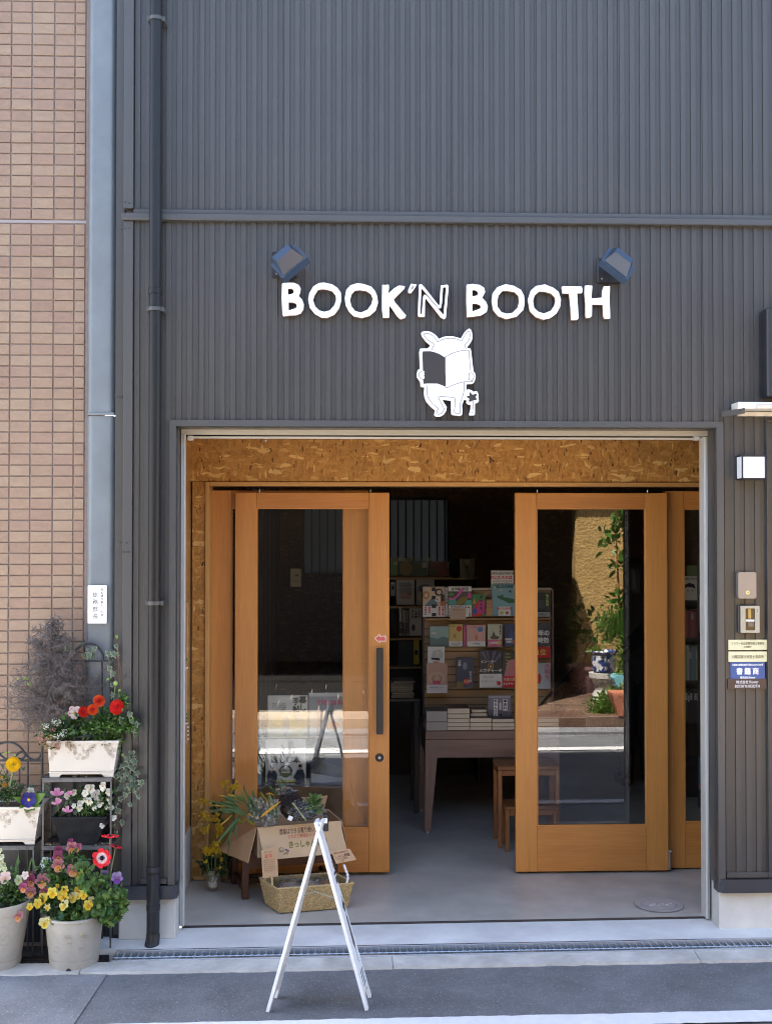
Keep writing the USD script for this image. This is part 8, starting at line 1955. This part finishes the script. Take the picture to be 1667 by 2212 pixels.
# round pot: purple pansies, yellow violas, anemones, lilac violas
YR_ = -0.30
PU = [(.36, .085, .18), (.42, .13, .22), (.56, .26, .20), (.16, .015, .07), (.75, .26, .03)]; PUL = [(.52, .22, .27), (.58, .27, .30), (.66, .36, .24), (.20, .02, .10), (.80, .36, .04)]; PUD = [(.22, .03, .10), (.24, .04, .12), (.30, .08, .12), (.12, .01, .05), (.55, .20, .03)]
root1 = rc1 + [0, 0, rz1 - 0.03]
pa_ = Thing('purple_pansies', 'tall purple pink pansies with orange hearts in the round pot', 'flowers', root1)
violas(pa_, p4, 3.7886, YR_ + 0.06, [(505, 395, 135, PUD, 0.02), (500, 485, 170, PU, 0.01), (505, 612, 180, PUL), (710, 348, 165, PUL), (805, 348, 125, PU, 0.01), (690, 262, 95, PUD, 0.02), (718, 692, 170, PUL), (265, 852, 200, PUL), (85, 850, 160, PU), (285, 1010, 125, PU), (90, 1025, 150, PUL), (0, 880, 130, PUL), (680, 600, 60, PUD, 0.02), (490, 710, 60, PUD, 0.03), (90, 735, 70, PUD, 0.02), (620, 870, 110, [(.6, .45, .42)] * 4, 0.01)], PU, root1)
yv = Thing('yellow_violas', 'spreading lemon yellow violas along the front of the round pot', 'flowers', root1)
YE = [(.80, .69, .15), (.80, .67, .10), (.81, .62, .03), (.80, .58, .03), (.78, .42, .01)]; YPl = [(.80, .77, .42), (.80, .76, .36), (.80, .72, .18), (.80, .66, .10), (.80, .48, .02)]
violas(yv, p4, 3.7886, YR_ + 0.01, [(815, 772, 130, YE, 0.05), (415, 1028, 145), (580, 1090, 160), (725, 1102, 150, YPl), (885, 1058, 130), (595, 1218, 150, YPl), (955, 1215, 135), (1000, 1145, 105, YPl, 0.01), (278, 1115, 150), (190, 1192, 125), (790, 990, 95, YE, 0.015), (605, 985, 110, YE, 0.015), (340, 1248, 100, YPl), (70, 1238, 95), (290, 1490, 150, YPl, -0.02), (545, 848, 62, YE, 0.03), (490, 935, 70, YE, 0.02), (520, 1050, 100, YPl, 0.015), (340, 1440, 90, YPl, -0.015), (800, 1080, 90, YPl, 0.012)], YE, root1)
violas(yv, q2, 2.01875, YR_ - 0.02, [(642, 1455, 82, YPl)], YPl, root1)
cloud(yv, p4, 3.7886, YR_ + 0.055, [(560, 850, 260, 230, 330), (420, 1150, 260, 170, 230), (700, 1200, 250, 180, 230), (560, 1350, 230, 100, 120), (330, 640, 130, 110, 70), (720, 500, 130, 120, 70), (850, 1330, 160, 120, 110)], 0.021, GREEN_D + GREEN, 0.5, dep=0.06)
an_ = Thing('anemones', 'red anemones with white ring and dark heart above ferny leaves', 'flowers', root1)
p = at(*p4(1168, 502), YR_ + 0.02); o = anemone(p, unit([-0.12, -1, 0.12]), mlen(290, 3.7886), rng); an_.part('flower', o.mesh(), PETAL, col=o.col(), smooth=True, label='large anemone seen full face')
sm = [tube(curve([p + [0, 0.01, 0], at(*p4(1150, 720), YR_ + 0.05), at(*p4(1090, 980), YR_ + 0.07)], 5), 0.0024, 6)]
p = at(*p4(1285, 200), YR_ + 0.06); o = anemone(p, unit([0.05, 0.12, 1.0]), mlen(270, 3.7886), rng); an_.part('flower', o.mesh(), PETAL, col=o.col(), smooth=True)
sm.append(tube(curve([p, at(*p4(1275, 500), YR_ + 0.07), at(*p4(1240, 800), YR_ + 0.08)], 5), 0.0022, 6))
p = at(*p4(1372, 350), YR_ + 0.05); o = anemone(p, unit([0.3, 0.12, 1.0]), mlen(190, 3.7886), rng); an_.part('flower', o.mesh(), PETAL, col=o.col(), smooth=True)
sm.append(tube(curve([p, at(*p4(1330, 560), YR_ + 0.05), at(*p4(1290, 740), YR_ + 0.05), at(*p4(1180, 850), YR_ + 0.05), at(*p4(1080, 960), YR_ + 0.07)], 5), 0.0026, 6))
an_.part('stem', cat(sm), pm('anemone_stem', (0.17, 0.16, 0.07), 0.6))
def fern(to, s, items, cols, t, Y):
    """Finely cut leaves: fans of narrow leaflets."""
    o = Col()
    for (x, y, rx, ry, n) in items:
        for k in range(n):
            a = rng.uniform(0, 2 * math.pi); r = math.sqrt(rng.random()); c = at(*to(x + rx * r * math.cos(a), y + ry * r * math.sin(a)), Y + rng.uniform(-0.05, 0.05))
            dirn = unit([rng.normal(0.1, 0.7), -0.6, rng.normal(0.3, 0.6)]); nn = unit([rng.normal(0, 0.4), -0.7, 0.7]); sd = unit(np.cross(dirn, nn)); L = rng.uniform(0.018, 0.034)
            col = fcol(np.asarray(cols[rng.integers(len(cols))]), 0.25)
            for f_ in (-1.0, -0.5, 0, 0.5, 1.0):
                o.add(leaf(c, dirn + sd * f_ * 0.95, nn, L * (1 - 0.18 * abs(f_)), L * 0.30, 0.25, 2), col)
    o.to(t, 'foliage', LEAF, kind='stuff')
fern(p4, 3.7886, [(1350, 1200, 210, 220, 130), (1200, 1100, 150, 120, 60), (950, 880, 170, 170, 70), (1280, 1380, 170, 110, 55), (1080, 1350, 150, 120, 50), (900, 620, 120, 110, 30), (700, 1390, 230, 80, 40), (1440, 1050, 80, 110, 26), (1180, 830, 130, 100, 24), (520, 1420, 120, 70, 16)], GREEN_Y + GREEN, an_, YR_ + 0.03)
lv = Thing('lilac_violas', 'two lilac violas at the right side of the round pot', 'flowers', root1 + [0.05, 0, 0])
LI = [(.42, .34, .62), (.38, .28, .60), (.24, .10, .50), (.12, .03, .28)]
violas(lv, p4, 3.7886, YR_ + 0.05, [(1395, 805, 160), (1205, 752, 140, None, 0.03)], LI, root1 + [0.03, 0.03, 0])
pb_ = Thing('pale_blue_flower', 'pale blue white flower cluster at the left back of the round pot', 'flowers', root1 + [-0.08, 0.05, 0])
violas(pb_, p4, 3.7886, YR_ + 0.10, [(310, 560, 130), (280, 600, 100), (360, 540, 80)], [(.66, .74, .80), (.62, .72, .78), (.66, .76, .76), (.6, .7, .7)], root1 + [-0.05, 0.05, 0])

# left pot
root2 = rc2 + [0, 0, rz2 - 0.03]
lp = Thing('pink_stock', 'pale pink and greenish white flowers in the pot at the left edge', 'flowers', root2)
violas(lp, p5, 4.255, YR_ + 0.03, [(85, 565, 190, [(.76, .60, .60), (.74, .58, .58), (.72, .5, .5), (.6, .4, .3)]), (430, 520, 120, [(.74, .66, .66)] * 4), (315, 1215, 165, PUL, -0.03), (400, 730, 150, PU, -0.01), (30, 210, 90, [(.6, .66, .5)] * 4), (20, 290, 90, [(.62, .68, .5)] * 4), (60, 350, 80, [(.5, .6, .3)] * 4), (10, 390, 90, [(.6, .66, .48)] * 4), (80, 420, 80, [(.55, .64, .4)] * 4), (5, 100, 70, [(.6, .66, .5)] * 4), (320, 600, 150, [(.45, .56, .36), (.42, .55, .32), (.45, .56, .35), (.3, .42, .2)], 0.02)], PU, root2)
cloud(lp, p5, 4.255, YR_ + 0.07, [(120, 900, 230, 210, 260), (250, 800, 180, 180, 130), (330, 900, 120, 110, 60), (40, 700, 130, 200, 90), (200, 520, 90, 120, 30)], 0.024, GREEN_D + GREEN, 0.5, dep=0.06)
bl = Thing('bulb_leaves', 'upright green bulb leaves at the back of the left pot', 'plant', root2 + [0.05, 0.05, 0])
for pts, wd in (([(255, 560), (285, 330), (322, 165)], 44), ([(600, 500), (575, 330), (538, 218)], 40), ([(480, 490), (505, 350), (535, 222)], 26), ([(390, 470), (410, 430), (437, 400)], 14), ([(310, 330), (325, 290), (335, 265)], 20)):
    P = curve([at(*p5(*q), YR_ + 0.10) for q in pts], 5); m = len(P); w = mlen(wd, 4.255) / 2 * np.clip((1.03 - np.linspace(0, 1, m)) * 3, 0.05, 1)
    v = np.concatenate([P - np.outer(w, [1, 0.2, 0]), P + np.outer(w, [0, 0.4, 0]), P + np.outer(w, [1, 0.2, 0])]).reshape(3, m, 3).transpose(1, 0, 2).reshape(-1, 3)
    q = [[3 * i + j, 3 * i + j + 1, 3 * i + j + 4, 3 * i + j + 3] for i in range(m - 1) for j in (0, 1)]
    bl.part('leaf', quads(v, q), LEAF, col=np.tile((.10, .19, .07), (3 * m, 1)), smooth=True)
